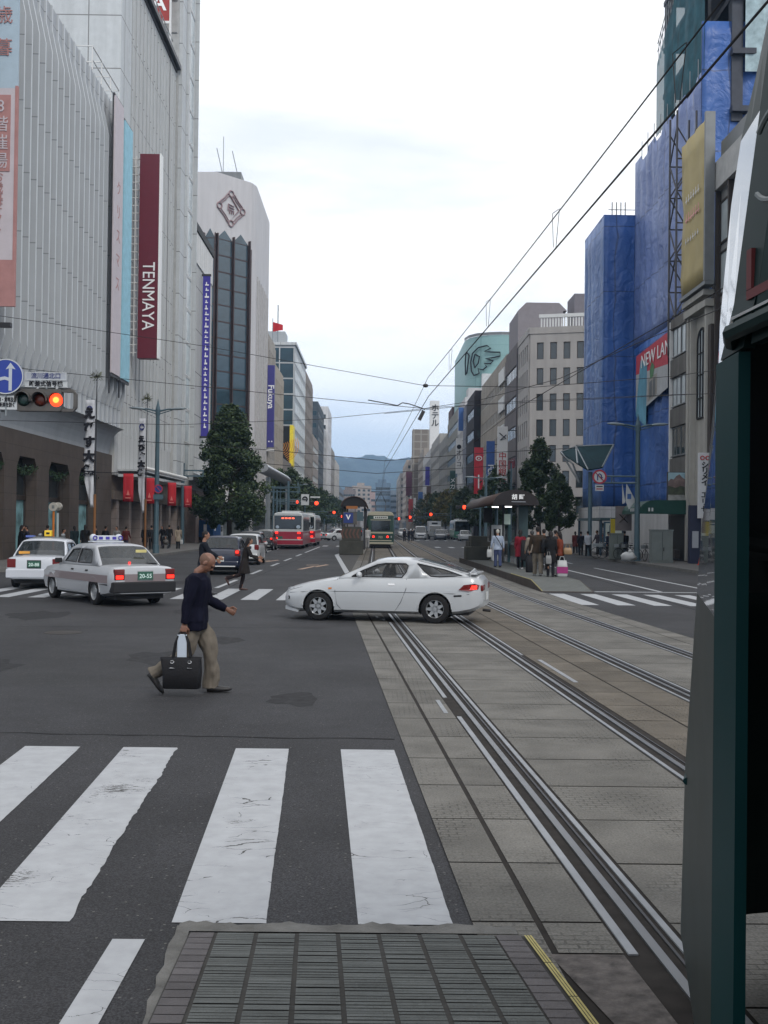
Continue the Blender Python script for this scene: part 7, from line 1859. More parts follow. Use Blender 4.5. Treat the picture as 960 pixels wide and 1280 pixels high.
# white direction sign with a black swirl
p = hy(381.3, 624.5, 123); t = thing('road_sign', 'white square sign with a black round arrow among the red signals', 'sign', (p.x, 123, p.z-.6))
g = MB(); g.box(p.x-.45, p.x+.45, 123, 123.06, p.z-.62, p.z+.62); g.build('plate', M_plate2, t)
g = MB(); g.tube([(p.x+.26*math.cos(a), 122.95, p.z+.05+.26*math.sin(a)) for a in [R(-60+k*25) for k in range(11)]], .07, 6); g.tube([(p.x-.2, 122.95, p.z), (p.x+.15, 122.95, p.z)], .05, 5); g.build('arrow', M_bltext, t)
g = MB(); g.tube([(p.x, 123.1, p.z-.62), (p.x, 123.1, p.z-1.5)], .05, 6); g.tube([(-12.0, 123.2, p.z), (p.x, 123.2, p.z)], .05, 6); g.build('bracket', M_poleblue, t)
g = MB(); g.box(p.x+.6, p.x+1.7, 123, 123.05, p.z+.2, p.z+.38); g.build('name_plate', M_plate2, t)
# big direction signs seen from the back / edge
def dir_sign(lab, px0, px1, py0, py1, Y, postx, dark=True):
    a = hy(px0, py0, Y); b2 = hy(px1, py1, Y); t = thing('direction_sign', lab, 'sign', (postx, Y, .15))
    g = MB()
    for q in ((a.x, b2.x, a.z-.12, a.z), (a.x, b2.x, b2.z, b2.z+.12), (b2.x-.12, b2.x, b2.z+.12, a.z-.12), (a.x, a.x+.12, b2.z+.12, a.z-.12)): g.box(q[0], q[1], Y, Y+.1, q[2], q[3])
    g.build('frame', M_poleblue, t)
    g = MB(); g.tube([(postx, Y+.1, .15), (postx, Y+.1, a.z+.6)], [.18, .14], 10); g.tube([(postx, Y+.1, (a.z+b2.z)/2+.1), (a.x, Y+.1, (a.z+b2.z)/2+.1)], .07, 6); g.build('post', M_poleblue, t)
    return t, a, b2
dir_sign('blue grey hooked sign frame in front of the left tree', 219, 254.5, 587, 596, 96, -17.2)
t, a, b2 = dir_sign('long thin sign frame beside the arcade gate posts', 336, 375, 608, 615.5, 118, -9.6)
t, a, b2 = dir_sign('pale street name board in front of the bank sign', 612, 627, 620, 626, 110, 12.3)
g = MB(); g.box(a.x+.12, b2.x-.12, 110.02, 110.06, b2.z+.12, a.z-.12); g.build('panel', M_plate2, t)

# ================================================================== TRAM STOPS
# far left: island with chevron barrier and arched shelter
M_dkconc = pm('dark_planter_concrete', (.055, .055, .048), .85, var=.2)
root = thing('tram_stop_barrier', 'concrete block barrier with chevrons at the head of the left tram stop', 'barrier', (-1.6, 73, 0))
g = MB(); g.box(-2.45, -.85, 72.8, 75.4, .012, .95); g.box(-2.3, -1.0, 73.1, 75.2, .953, 1.9); g.build('block', M_dkconc, root, bevel=.03)
g = MB()
for i in range(5):
    x = -2.25+i*.26; g.prism([(x, 73.08, 1.12), (x+.12, 73.08, 1.12), (x+.0, 73.08, 1.42), (x+.12, 73.08, 1.75), (x, 73.08, 1.75), (x-.12, 73.08, 1.42)], (0, .015, 0))
g.build('chevron', pm('orange_brown_reflector', (.10, .045, .03), .5), root)
g = MB(); g.box(-2.25, -1.3, 73.6, 73.7, 2.05, 2.9); g.build('info_plate', M_sighous, root)
g = MB(); g.box(-2.2, -1.55, 73.56, 73.595, 2.15, 2.85); g.build('blue_arrow_plate', MATS['sign_blue2'], root)
g = MB(); g.prism([(-2.05, 73.55, 2.7), (-1.88, 73.55, 2.35), (-1.72, 73.55, 2.7), (-1.80, 73.55, 2.72), (-1.88, 73.55, 2.5), (-1.97, 73.55, 2.72)], (0, -.01, 0)); g.build('arrow', M_lit, root)
g = MB(); g.box(-2.2, -2.1, 73.62, 73.66, 1.9, 2.1); g.box(-1.5, -1.4, 73.62, 73.66, 1.9, 2.1); g.build('leg', M_dkmetal, root)
root = thing('tram_shelter', 'dark arched tram shelter behind the chevron barrier on the left island', 'shelter', (-1.6, 76, .3))
pl = MB(); pl.box(-2.45, -.8, 75.5, 98, .012, .28); structure(pl.build('tram_platform', M_concrete))
def vault(root, x0, x1, y0, y1, zs_, rise, mt, name='roof', th=.08):
    g = MB(); cx_ = (x0+x1)/2; w = (x1-x0)/2; rows = []
    for y in (y0, y1):
        rows.append([Vector((cx_-w*math.cos(PI*k/14), y, zs_+rise*math.sin(PI*k/14))) for k in range(15)])
    g.loft(rows, 0, cap=False, closed=False); o = g.build(name, mt, root, smooth=True); md = o.modifiers.new('s', 'SOLIDIFY'); md.thickness = th
M_shroof = pm('shelter_brown_roof', (.055, .035, .03), .6, var=.15)
vault(root, -2.5, -.6, 76, 90, 3.3, .75, M_shroof)
g = MB(); g.prism([(-1.55-.93*math.cos(PI*k/10), 76.05, 3.3+.72*math.sin(PI*k/10)) for k in range(11)], (0, .1, 0)); g.build('gable', M_trim, root)
for y in (76.5, 82, 89): 
    for x in (-2.35, -.8): g = MB(); g.tube([(x, y, .28), (x, y, 3.35)], .06, 6); g.build('post', M_dkmetal, root)
g = MB(); g.box(-2.1, -1.3, 76.0, 76.04, 3.15, 3.35); g.build('sign', pm('orange_led', (.25, .09, .02), .5, emit=.1, var=0), root)
g = MB(); g.box(-2.3, -.9, 76.3, 76.36, 2.3, 2.95); g.build('board', M_poleblue, root)
# apron between the converging white lines
ap = MB(); ap.add([(-1.1, 46, .010), (-.95, 46, .010), (-.95, 72.7, .010), (-2.4, 72.7, .010)], [(0,1,2,3)]); structure(ap.build('paved_apron', M_pave))
# right: the platform people wait on
root = thing('tram_platform', 'raised tram platform with a tiled ramp, people waiting on it', 'platform', (5.8, 34, 0)); 
def plx(y): return 5.12-.0*(y-34)-.018*(y-34)
def prx(y): return 6.75-.0*(y-34)
g = MB(); rings = []
for y, z in ((33.3, .03), (35.4, .27), (60, .27)):
    rings.append([Vector((plx(y), y, .005)), Vector((prx(y), y, .005)), Vector((prx(y), y, z)), Vector((plx(y), y, z))])
g.loft(rings); g.build('slab', pm('platform_edge_dark', (.06, .05, .045), .85, var=.2), root)
g = MB(); g.add([(plx(33.3)+.04, 33.34, .036), (prx(33.3)-.04, 33.34, .036), (prx(35.4)-.04, 35.4, .276), (plx(35.4)+.04, 35.4, .276)], [(0,1,2,3)]); g.add([(plx(35.4)+.04, 35.4, .276), (prx(35.4)-.04, 35.4, .276), (prx(60)-.04, 60, .276), (plx(60)+.04, 60, .276)], [(0,1,2,3)])
g.build('paving', pm('platform_paving', (.105, .11, .105), .85, var=.1, grid=(.3, .6, .015)), root)
g = MB(); g.tube([(plx(33.3)+.02, 33.3, .05), (plx(35.4)+.02, 35.4, .29), (plx(40)+.02, 40, .285)], .012, 5); g.build('yellow_edge', M_yellow, root)
root = thing('barrier_wall', 'stepped dark barrier blocks at the far end of the right platform', 'barrier', (5.3, 54, .28))
g = MB(); g.box(4.72, 5.9, 56.0, 57.6, .28, .95); g.box(5.05, 5.9, 57.0, 58.8, .953, 1.5); g.box(5.0, 6.7, 57.7, 60, .28, 1.2); g.build('block', M_dkconc, root, bevel=.02)
root = thing('railing', 'metal railing along the road side of the right tram platform', 'railing', (6.65, 38, .28))
g = MB()
g.tube([(6.62, 43.5, 1.25), (6.62, 59, 1.25)], .03, 6); g.tube([(6.62, 43.5, .55), (6.62, 59, .55)], .025, 6); g.build('rail', M_grey, root)
for i in range(9): y = 43.5+i*1.93; g = MB(); g.tube([(6.62, y, .27), (6.62, y, 1.25)], .03, 6); g.build('post', M_grey, root)
g = MB(); g.box(6.60, 6.63, 43, 59, .60, 1.15); g.build('panel', M_sighous, root)
root = thing('tram_shelter', 'dark arched tram shelter with white characters on its gable, over the waiting people', 'shelter', (5.8, 46, .28))
vault(root, 4.95, 6.85, 45.5, 60, 2.95, .62, M_shroof)
g = MB(); g.prism([(5.9-.98*math.cos(PI*k/12), 45.45, 2.93+.66*math.sin(PI*k/12)) for k in range(13)], (0, .1, 0)); g.build('gable', pm('gable_dark', (.02, .017, .018), .6), root)
text('胡 町', .24, (5.98, 45.43, 3.26), '-y', M_lit, root, bold=.006)
g = MB(); g.box(5.7, 6.3, 45.43, 45.44, 3.06, 3.08); g.build('small_writing', M_plate, root)
for y in (47, 53, 59): g = MB(); g.tube([(6.55, y, .28), (6.55, y, 3.0)], .07, 8); g.build('post', pm('teal_post', (.02, .06, .07), .5), root)
g = MB(); g.box(6.2, 6.6, 46.8, 47.0, .28, 2.95); g.build('end_panel', pm('teal_panel', (.015, .04, .045), .5), root)
for x, y in ((5.25, 47.5), (5.72, 46.6)):
    g = MB(); g.box(x-.14, x+.14, y, y+.1, 2.86, 2.90); g.build('strip_light', pm('white_tube', (1, 1, 1), .5, emit=3, var=0), root)
g = MB(); g.box(5.1, 5.5, 51, 51.2, 2.2, 2.9); g.build('hanging_sign', M_black, root)
t = thing('vending_machine', 'white machine on the platform behind the waiting people', 'machine', (5.7, 55, .28))
g = MB(); g.box(5.9, 6.5, 54.5, 55.2, .28, 2.1); g.build('body', M_plate2, t, bevel=.03); g = MB(); g.box(5.95, 6.3, 54.48, 54.499, 1.2, 1.9); g.build('front_panel', M_trim, t)
t = thing('notice_board', 'pale lit notice board hanging by the right tram shelter', 'sign', (5.0, 50, .28))
p = hy(634.5, 649, 52); g = MB(); g.box(p.x-.16, p.x+.14, 52, 52.1, p.z-.25, p.z+.25); g.build('panel', pm('notice_lit', (.45, .55, .50), .5, emit=.1), t); g = MB(); g.tube([(p.x-.2, 52.1, .28), (p.x-.2, 52.1, p.z+.9)], .05, 6); g.build('post', M_dkmetal, t)

# ================================================================== RIGHT PAVEMENT
# folded teal canopy over the stairs
root = thing('entrance_canopy', 'dark teal fan shaped canopy over the pavement in front of the blue sheets', 'canopy', (15.8, 70, .15))
CYc = 74
def q3(px, py, Y=CYc): return hy(px, py, Y)
T = pm('teal_canopy', (.008, .028, .034), .9, var=.2)
g = MB(); A = [q3(701, 565, 73), q3(720, 558, 76), q3(767, 556, 76)]; Bq = [q3(722, 579, 70), q3(735, 587, 70), q3(753, 584, 72)]
g.add(A+Bq, [(0,3,1),(1,3,4),(1,4,5,2)]); o = g.build('canopy_sheet', T, root); md = o.modifiers.new('s', 'SOLIDIFY'); md.thickness = .08
g = MB()
for a, c_ in ((A[1], Bq[0]), (A[1], Bq[1]), (A[2], Bq[2]), (A[0], q3(724, 603, 71)), (A[0], q3(716, 580, 71)), (q3(716, 580, 71), q3(724, 603, 71)), (A[0], A[1]), (A[1], A[2])): g.tube([a, c_], .06, 5)
g.build('rib', M_grey, root)
g = MB(); p = q3(738, 590, 71); g.tube([(p.x, 71, .15), (p.x, 71, p.z)], .14, 8); g.build('post', M_poleblue, root)
# bus shelter with back-lit poster
root = thing('bus_shelter', 'glass bus shelter with a pale poster by the foot of the blue sheets', 'shelter', (15.8, 77, .15))
g = MB(); g.box(15.3, 17.1, 73.5, 82, 2.55, 2.72); g.build('roof', pm('shelter_teal_roof', (.03, .07, .08), .5), root)
for x, y in ((15.4, 73.8), (17.0, 73.8), (15.4, 81.7), (17.0, 81.7), (15.4, 77.5)): g = MB(); g.box(x-.07, x+.07, y-.07, y+.07, .15, 2.55); g.build('post', pm('shelter_post', (.02, .05, .08), .5), root)
g = MB(); g.box(16.98, 17.02, 74, 81.6, .4, 2.4); g.build('glass_panel', M_carglass, root)
g = MB(); g.box(15.6, 16.9, 73.7, 73.85, .75, 2.45, 0); g.box(15.7, 16.8, 73.67, 73.695, 1.15, 2.35, 1); g.box(15.95, 16.05, 73.66, 73.665, 1.5, 2.2, 0); g.build('poster_case', [pm('case_blue', (.03, .08, .13), .5), pm('pale_poster', (.40, .44, .40), .5, emit=.05)], root)
# shop awning on the grey building
root = thing('awning', 'dark green rounded shop awning with small white letters beside the picture board', 'awning', (15.9, 62.5, 2.8))
g = MB(); rows = []
for x in (14.9, 18.0):
    rows.append([Vector((x, 62.0+4.0*k/10, 2.85+.0+(.85*math.sin(min(PI, PI*(k+.0)/10))**.6 if 0 < k < 10 else 0))) for k in range(11)])
e = [[Vector((x, 61.9, z)) for z in (2.78, 3.05, 3.3, 3.45)] for x in (15.1, 18)]
rows = []
for k in range(7):
    a = PI/2*k/6; rows.append([Vector((15.0+.9*(1-math.cos(a)), y, 2.85+.75*math.sin(a))) for y in (61.4, 65.6)])
rows.append([Vector((18.0, y, 3.62)) for y in (61.4, 65.6)])
g.loft(rows, 0, cap=False, closed=False); g.add([(15.0, 61.4, 2.85)]+[(15.0+.9*(1-math.cos(PI/2*k/6)), 61.4, 2.85+.75*math.sin(PI/2*k/6)) for k in range(1, 7)]+[(18.0, 61.4, 3.62), (18, 61.4, 2.85)], [tuple(range(9))])
o = g.build('cloth', pm('dark_green_awning', (.012, .05, .04), .6, var=.15), root); md = o.modifiers.new('s', 'SOLIDIFY'); md.thickness = .04
g = MB()
for i in range(4): g.box(14.97, 14.985, 62.2+i*.35, 62.42+i*.35, 3.0, 3.18)
g.box(15.5, 15.6, 61.35, 61.36, 3.0, 3.2); g.box(15.68, 15.78, 61.35, 61.36, 3.0, 3.2); g.build('small_letters', M_plate2, root)
t = thing('picture_board', 'hanging board with a mountain landscape photograph above the green awning', 'sign', (17, 62, 4.0))
p0 = hy(834, 590, 62.2); p1 = hy(857.5, 635, 62.2)
g = MB(); g.box(p0.x, p1.x, 62.1, 62.3, p1.z, p0.z); g.build('board', M_dkmetal, t)
W_ = p1.x-p0.x; H_ = p0.z-p1.z
def im(pts, m, nm, d=.01): g = MB(); g.prism([(p0.x+.03+u*(W_-.06), 62.1-d, p1.z+.03+v*(H_-.06)) for u, v in pts], (0, .008, 0)); g.build(nm, m, t)
im([(0, .72), (1, .72), (1, 1), (0, 1)], pm('print_sky', (.28, .42, .48), .5), 'printed_sky')
im([(0, .52), (1, .52), (1, .78), (.8, .85), (.62, .95), (.45, .9), (.3, .8), (.15, .82), (0, .74)], pm('print_rock', (.17, .12, .11), .5, var=.4, scale=3), 'printed_rock', .014)
im([(0, .35), (1, .35), (1, .58), (.7, .62), (.4, .56), (0, .62)], pm('print_trees', (.05, .06, .035), .5, var=.4, scale=4), 'printed_trees', .018)
im([(0, 0), (1, 0), (1, .36), (0, .36)], pm('print_stream', (.25, .25, .24), .5, var=.3, scale=4), 'printed_foreground', .02)
im([(.65, .05), (.95, .05), (.95, .13), (.65, .13)], MATS['dark_green_awning'], 'printed_mark', .026)
g = MB(); g.box(p1.x, 18, 62.15, 62.25, p1.z+.3, p1.z+.4); g.box(p1.x, 18, 62.15, 62.25, p0.z-.4, p0.z-.3); g.build('bracket', M_dkmetal, t)
g = MB(); g.box(18.6-.65, 18.0-.01, 61.7, 65.6, .2, 2.9); 
t = thing('shop_interior', 'dark open shop entrance under the green awning', 'shop front', (17.9, 63, .15)); g = MB(); g.box(17.80, 17.84, 61.8, 65.5, .2, 2.8); g.build('dark_opening', M_trim, t)
g = MB(); g.box(17.3, 17.6, 62.4, 63.4, .3, .8); g.build('display_table', M_frameb, t)
# utility cabinets, sandbag, phone pillar
for lab, px, Y, w, h, mt in (('large grey utility cabinet right of the lamp post', 828, 58.5, 1.15, 1.75, pm('cabinet_grey', (.15, .17, .165), .6, var=.1)), ('slim grey utility box between the parked bicycles', 771.5, 64.5, .75, 1.5, pm('cabinet_green_grey', (.13, .15, .14), .6, var=.1))):
    p = hy(px, 690, Y); t = thing('utility_cabinet', lab, 'cabinet', (p.x, Y, .15))
    g = MB(); g.box(p.x-w/2, p.x+w/2, Y, Y+.6, .25, h+.15); g.build('box', mt, t, bevel=.02)
    g = MB(); g.box(p.x-w/2-.03, p.x+w/2+.03, Y-.03, Y+.63, h+.152, h+.22); g.build('lid', mt, t); g = MB(); g.box(p.x-w/2-.02, p.x+w/2+.02, Y-.02, Y+.62, .15, .248); g.build('plinth', mt, t)
    g = MB(); g.box(p.x-.008, p.x+.008, Y-.012, Y-.002, .3, h+.1); g.box(p.x+.05, p.x+.09, Y-.03, Y-.002, .8, 1.0); g.build('door_seam', M_trim, t)
p = hy(798, 697, 60.2); t = thing('rubbish_bag', 'white bag lying at the foot of the right lamp post', 'bag', (p.x-.55, 60.2, .15))
g = MB(); g.ell((p.x-.55, 60.2, .42), .45, .35, .28, n=14, k=8)
for v in g.v: v += Vector((.05*math.sin(v.z*20), 0, .04*math.sin(v.x*15)))
g.ell((p.x-.45, 60.2, .72), .12, .1, .12); g.build('bag_body', pm('white_plastic', (.45, .46, .46), .4), t, smooth=True)
p = hy(871, 692, 58); t = thing('information_pillar', 'dark blue pillar with a white patch under the katakana sign', 'pillar', (p.x, 58.2, .15))
g = MB(); g.box(p.x-.32, p.x+.28, 58.2, 58.6, .15, 3.3); g.build('pillar', pm('navy_pillar', (.015, .02, .05), .5), t); g = MB(); g.box(p.x-.2, p.x+.14, 58.17, 58.19, 1.0, 1.9); g.build('notice', M_plate, t)
t = thing('traffic_cone', 'small red cone at the kerb beside the tram', 'cone', (17.0, 56.0, .15)); g = MB(); g.lathe([(.2, 0), (.2, .04), (.13, .05), (.03, .7), (.01, .72)], (16.9, 56, .15), 'z', 14); g.build('cone_body', pm('cone_red', (.5, .04, .02), .5), t)
# small signs on posts on the right pavement
p = hy(779, 648, 66); t = thing('notice_board', 'square dull notice board on a thin post beside the bicycles', 'sign', (p.x, 66, .15))
g = MB(); g.tube([(p.x, 66, .15), (p.x, 66, p.z)], .035, 6); g.build('post', M_dkmetal, t); g = MB(); g.box(p.x-.5, p.x+.5, 65.9, 65.95, p.z-.75, p.z+.75); g.build('board', pm('dull_board', (.16, .14, .14), .6, var=.2), t); g = MB(); g.tube([(p.x-.25, 65.88, p.z+.25), (p.x+.25, 65.88, p.z-.25)], .04, 4); g.tube([(p.x+.25, 65.88, p.z+.25), (p.x-.25, 65.88, p.z-.25)], .04, 4); g.build('mark', M_frameb, t)
p = hy(766, 670, 68); t = thing('notice_flag', 'narrow yellow upright flag by the bus shelter', 'flag', (p.x, 68, .15)); g = MB(); g.box(p.x-.14, p.x+.14, 68, 68.03, .6, 2.6); g.build('cloth', pm('yellow_cloth', (.42, .33, .03), .7), t); g = MB(); g.tube([(p.x-.17, 68, .15), (p.x-.17, 68, 2.7)], .02, 5); g.build('pole', M_grey, t)
p = hy(779, 624, 63); t = thing('notice_flag', 'pair of white and blue flags hanging left of the right lamp post', 'flag', (p.x, 62, 3.2))
g = MB(); g.add([(p.x-.3, 62, 4.6), (p.x-.1, 62.02, 3.5), (p.x-.28, 62, 3.4)], [(0,1,2)]); g.add([(p.x-.05, 62, 4.6), (p.x+.5, 62.04, 3.6), (p.x+.1, 62, 3.1), (p.x-.1, 62, 3.6)], [(0,1,2,3)]); o = g.build('cloth', M_plate2, t); md = o.modifiers.new('s', 'SOLIDIFY'); md.thickness = .02
g = MB(); g.box(p.x-.0, p.x+.22, 61.96, 61.98, 3.7, 4.0); g.build('blue_mark', M_blues, t); g = MB(); g.tube([(p.x-.3, 62.03, 4.65), (15.0, 61.6, 4.65)], .02, 5); g.build('rod', M_grey, t)
# ---- bicycles
def bicycle():
    t = thing('bicycle', 'x', 'bicycle')
    M_b = pm('bicycle_frame', (.06, .065, .07), .4, .4)
    for x in (-.52, .52):
        g = MB(); g.tube([(x+.33*math.cos(a), 0, .34+.33*math.sin(a)) for a in [2*PI*k/20 for k in range(21)]], .018, 6, cap=False)
        for k in range(6): a = PI*k/6; g.tube([(x+.32*math.cos(a), 0, .34+.32*math.sin(a)), (x-.32*math.cos(a), 0, .34-.32*math.sin(a))], .004, 3)
        g.build('wheel', M_trim, t)
    g = MB()
    for a, b2 in (((-.52, .34), (-.15, .32)), ((-.15, .32), (-.28, .82)), ((-.52, .34), (-.25, .72)), ((-.15, .32), (.36, .66)), ((-.25, .72), (.36, .78)), ((.34, .92), (.52, .34))): g.tube([(a[0], 0, a[1]), (b2[0], 0, b2[1])], .017, 6)
    g.build('frame', M_b, t)
    g = MB(); g.ell((-.29, 0, .86), .13, .08, .04); g.build('saddle', M_trim, t)
    g = MB(); g.tube([(.2, -.26, .98), (.34, -.12, 1.0), (.34, .12, 1.0), (.2, .26, .98)], .014, 6); g.tube([(.34, 0, 1.0), (.34, 0, .9)], .014, 6); g.build('handlebar', M_chrome, t)
    g = MB(); g.box(.42, .72, -.16, .16, .72, .92); g.build('basket', M_grey, t)
    return t
b0 = bicycle()
labs = ['bicycle parked at the left end, nearest the bus shelter', 'bicycle parked just left of the slim utility box', 'bicycle parked between the utility box and the lamp post', 'bicycle leaning right against the right lamp post', 'bicycle parked against the large grey cabinet']
for i, (px, Y, rz) in enumerate(((756, 66, 175), (763, 65.3, 150), (783, 63.8, 140), (790, 63.0, 120), (811, 60.6, 100))):
    o = b0 if i == 0 else dup(b0); p = hy(px, 690, Y); o.location = (p.x, Y, .15); o.rotation_euler = (0, 0, R(rz)); o['label'] = labs[i]; o['group'] = 'bicycles parked on the right pavement'

# ================================================================== WIRES
M_wire = pm('wire', (.02, .02, .022), .6, var=0)
def wire(lab, pts, r=.012, sag=0.0, name='overhead_wire', group=None):
    g = MB(); P_ = []
    for a, b2 in zip(pts[:-1], pts[1:]):
        a, b2 = Vector(a), Vector(b2); n = 8
        for k in range(n): f = k/n; q = a.lerp(b2, f); q.z -= sag*4*f*(1-f); P_.append(q)
    P_.append(Vector(pts[-1])); g.tube(P_, r, 5)
    o = g.build(name, M_wire); tag(o, lab, 'wire', group); return o
offc = 2.72
nodes = [(offc+tf(y), y) for y in (-14, 27)]+[(2.34+tf(y), y) for y in (62, 100, 150)]
wire('lower contact wire over the near tram track, running up to the top right', [(x, y, 5.25) for x, y in nodes], .0095)
wire('upper carrier wire over the near tram track, running up to the top right', [(x-.02, y, 5.72) for x, y in nodes], .007, .12)
nodes2 = [(5.15+tf(y), y) for y in (-14, 28)]+[(5.15+tf(y), y) for y in (62, 100, 150)]
wire('contact wire over the far tram track on the right', [(x, y, 5.1) for x, y in nodes2], .008)
for i, y in enumerate((8.2, 12.5, 17.5, 22.5)):
    x = offc+tf(y); wire(['nearest', 'second', 'third', 'fourth'][i]+' looped hanger between the two wires over the near track', [(x-.03, y, 5.26), (x-.03, y+.1, 5.68), (x+.02, y-.1, 5.68), (x, y, 5.26)], .004, name='wire_hanger')
for i, y in enumerate((4.35, 4.9, 5.6)):
    x = offc+tf(y); t = thing('wire_clamp', ['topmost dark clamp on the wire at the top right corner', 'middle dark clamp on the wire near the top right', 'lowest of three dark clamps on the wire near the top right'][i], 'clamp', (x, y, 5.25))
    g = MB(); g.box(x-.06, x+.06, y-.05, y+.05, 5.22, 5.33); g.tube([(x-.11, y, 5.27), (x+.11, y, 5.27)], .02, 6); g.build('clamp_body', M_dkmetal, t)
def hp(px, py, Y): return tuple(hy(px, py, Y))
YP = 27.0
polesL = [(-14.3, YP), (-13.6, 62), (-13.4, 108)]; 
wire('span wire crossing high from the left building to the wire joint', [hp(-60, 386, YP+.5), hp(258, 433, YP+.4), hp(531, 482, YP)], .0075, name='span_wire')
wire('span wire from the wire joint to the right above the grey office', [hp(531, 482, YP), hp(667, 484, YP), hp(845, 470, YP), hp(1010, 445, YP)], .008, name='span_wire')
wire('second span wire from the left edge past the signal to the street middle', [hp(-60, 452, YP+1), hp(258, 484, YP+1), hp(440, 502, YP+1), hp(533, 511, YP+1)], .008, name='span_wire')
wire('thin wire rising to the right across the blue sheets', [hp(528, 511, YP+1), hp(600, 500, YP+1), hp(700, 473, YP-3), hp(790, 432, YP-7), hp(895, 388, YP-11), hp(1010, 335, YP-13)], .0075, name='span_wire')
wire('span wire running level across the street under the others', [hp(-60, 524, YP+2), hp(220, 531, YP+2), hp(400, 524, YP+2), hp(560, 508, YP+2), hp(720, 500, YP+2), hp(1010, 486, YP+2)], .007, name='span_wire')
wire('kinked pull-off wire right of the street middle', [hp(460, 500, YP+.6), hp(497, 507, YP+.6), hp(503, 503.5, YP+.6), hp(512, 505, YP+.6), hp(531, 511.5, YP+.6)], .014, name='pull_off_wire')
wire('lower thin span wire at the height of the bank sign', [hp(180, 552, 62), hp(330, 562, 62), hp(480, 576, 62), hp(610, 566, 62), hp(720, 560, 62)], .02, name='span_wire')
wire('thin wire in front of the blue sheets at lamp height', [hp(480, 517, YP+3), hp(640, 502, YP+3), hp(850, 493, YP+3), hp(1010, 490, YP+3)], .0075, name='span_wire')
wire('far span wire over the middle of the street', [(-13.2, 108, 8.2), (0, 108, 7.2), (13.2, 108, 8.2)], .03, name='span_wire')
wire('farther span wire low over the street end', [(-13.2, 150, 8.0), (0, 150, 7.0), (13.2, 150, 8.0)], .035, name='span_wire')
t = thing('wire_insulator', 'dark insulator at the joint of the wires above the street middle', 'insulator', tuple(hy(532, 482, YP)))
g = MB(); p = hy(532, 482, YP); g.ell(p, .07, .07, .05); p2 = hy(524, 525, YP+2.5); g.tube([p2, p2+Vector((.12, 0, .25))], .05, 6); g.build('insulator_body', M_dkmetal, t)
for i, (x, y, h) in enumerate(((-14.6, YP+.8, 8.6), (15.6, YP+.5, 8.2), (-13.35, 108, 8.4), (13.5, 108, 8.4), (-13.3, 150, 8.2))):
    lab = ['wire post on the left outside the near crossing', 'wire post on the right behind the tram', 'slim wire post on the left pavement beside the big tree', 'slim wire post on the right pavement by the big tree', 'slim wire post at the far left corner'][i]
    t = thing('wire_post', lab, 'post', (x, y, .15)); g = MB(); g.tube([(x, y, .0), (x, y, h)], [.12, .08], 8); g.build('post', M_poleblue, t)

# ================================================================== TREES
def leaf_mat(name, a, b2):
    m, n, l, bs = new_mat(name); bs.inputs['Roughness'].default_value = .6; bs.inputs['Specular IOR Level'].default_value = .3
    g = n.new('ShaderNodeNewGeometry'); r = n.new('ShaderNodeValToRGB'); l.new(g.outputs['Random Per Island'], r.inputs[0])
    r.color_ramp.elements[0].color = (*a, 1); r.color_ramp.elements[1].color = (*b2, 1); l.new(r.outputs[0], bs.inputs['Base Color'])
    bs.inputs['Subsurface Weight'].default_value = 0; return m
M_leaf = leaf_mat('dark_leaf', (.012, .026, .011), (.062, .095, .036)); M_leaf2 = leaf_mat('mid_leaf', (.020, .036, .014), (.055, .080, .030)); M_leafy = leaf_mat('yellowing_leaf', (.05, .06, .016), (.15, .12, .03))
M_bark = pm('bark', (.05, .04, .032), .9, var=.3, scale=6, bump=.6)
def tree(lab, x, y, h, rx, z0, n, ls, mt, seed, shape=1.0, group=None, base=.15, skew=0):
    rs = random.Random(seed); t = thing('street_tree', lab, 'tree', (x, y, base), group=group)
    g = MB(); k = 9; pts = [(x+.12*math.sin(i*1.1+seed)*i/k, y+.1*math.cos(i+seed)*i/k, base+(h*.86)*i/k) for i in range(k+1)]
    tr = .022*h; g.tube(pts, [tr*(1-.85*i/k) for i in range(k+1)], 9)
    for i in range(13):
        f = rs.uniform(.18, .8); zz = base+h*.86*f; a = rs.uniform(0, 6.28); L_ = rx*rs.uniform(.5, .85)*(1.1-f*.6)
        p = Vector((x, y, zz)); q = p+Vector((math.cos(a)*L_, math.sin(a)*L_, L_*rs.uniform(.35, .9)))
        g.tube([p, p.lerp(q, .5)+Vector((0, 0, -.05*L_)), q], [tr*.4, tr*.25, tr*.08], 6)
    g.build('trunk', M_bark, t)
    g = MB(); ch = h-z0
    cl = []
    for i in range(int(120*max(1, rx/2.2))):
        f = rs.random()**.9; zz = z0+ch*f; 
        rr_ = rx*(math.sin(PI*min(1, (f*.93+.07))**(.62*shape)))**.75*rs.uniform(.25, 1.0)**.5*rs.uniform(.82, 1.1)
        a = rs.uniform(0, 6.28); cl.append((Vector((x+skew*f+rr_*math.cos(a), y+rr_*math.sin(a), zz)), rs.uniform(.16, .62)*rx*.40))
    for i in range(n):
        c_, r_ = cl[rs.randrange(len(cl))]
        d = Vector((rs.gauss(0, 1), rs.gauss(0, 1), rs.gauss(0, 1))).normalized()*r_*rs.random()**.4*1.25
        p = c_+d; u = Vector((rs.gauss(0, 1), rs.gauss(0, 1), rs.gauss(0, .6))).normalized(); v = u.cross(Vector((rs.gauss(0, 1), rs.gauss(0, 1), rs.gauss(0, 1)))).normalized()
        s = ls*rs.uniform(.6, 1.25); g.add([p-u*s*.5, p+v*s*.32, p+u*s*.55, p-v*s*.32], [(0,1,2,3)])
    g.build('crown', mt, t); return t
tree('big dark street tree with a pointed crown on the left pavement', -13.4, 99, 12.6, 3.25, 1.8, 30000, .30, M_leaf, 3)
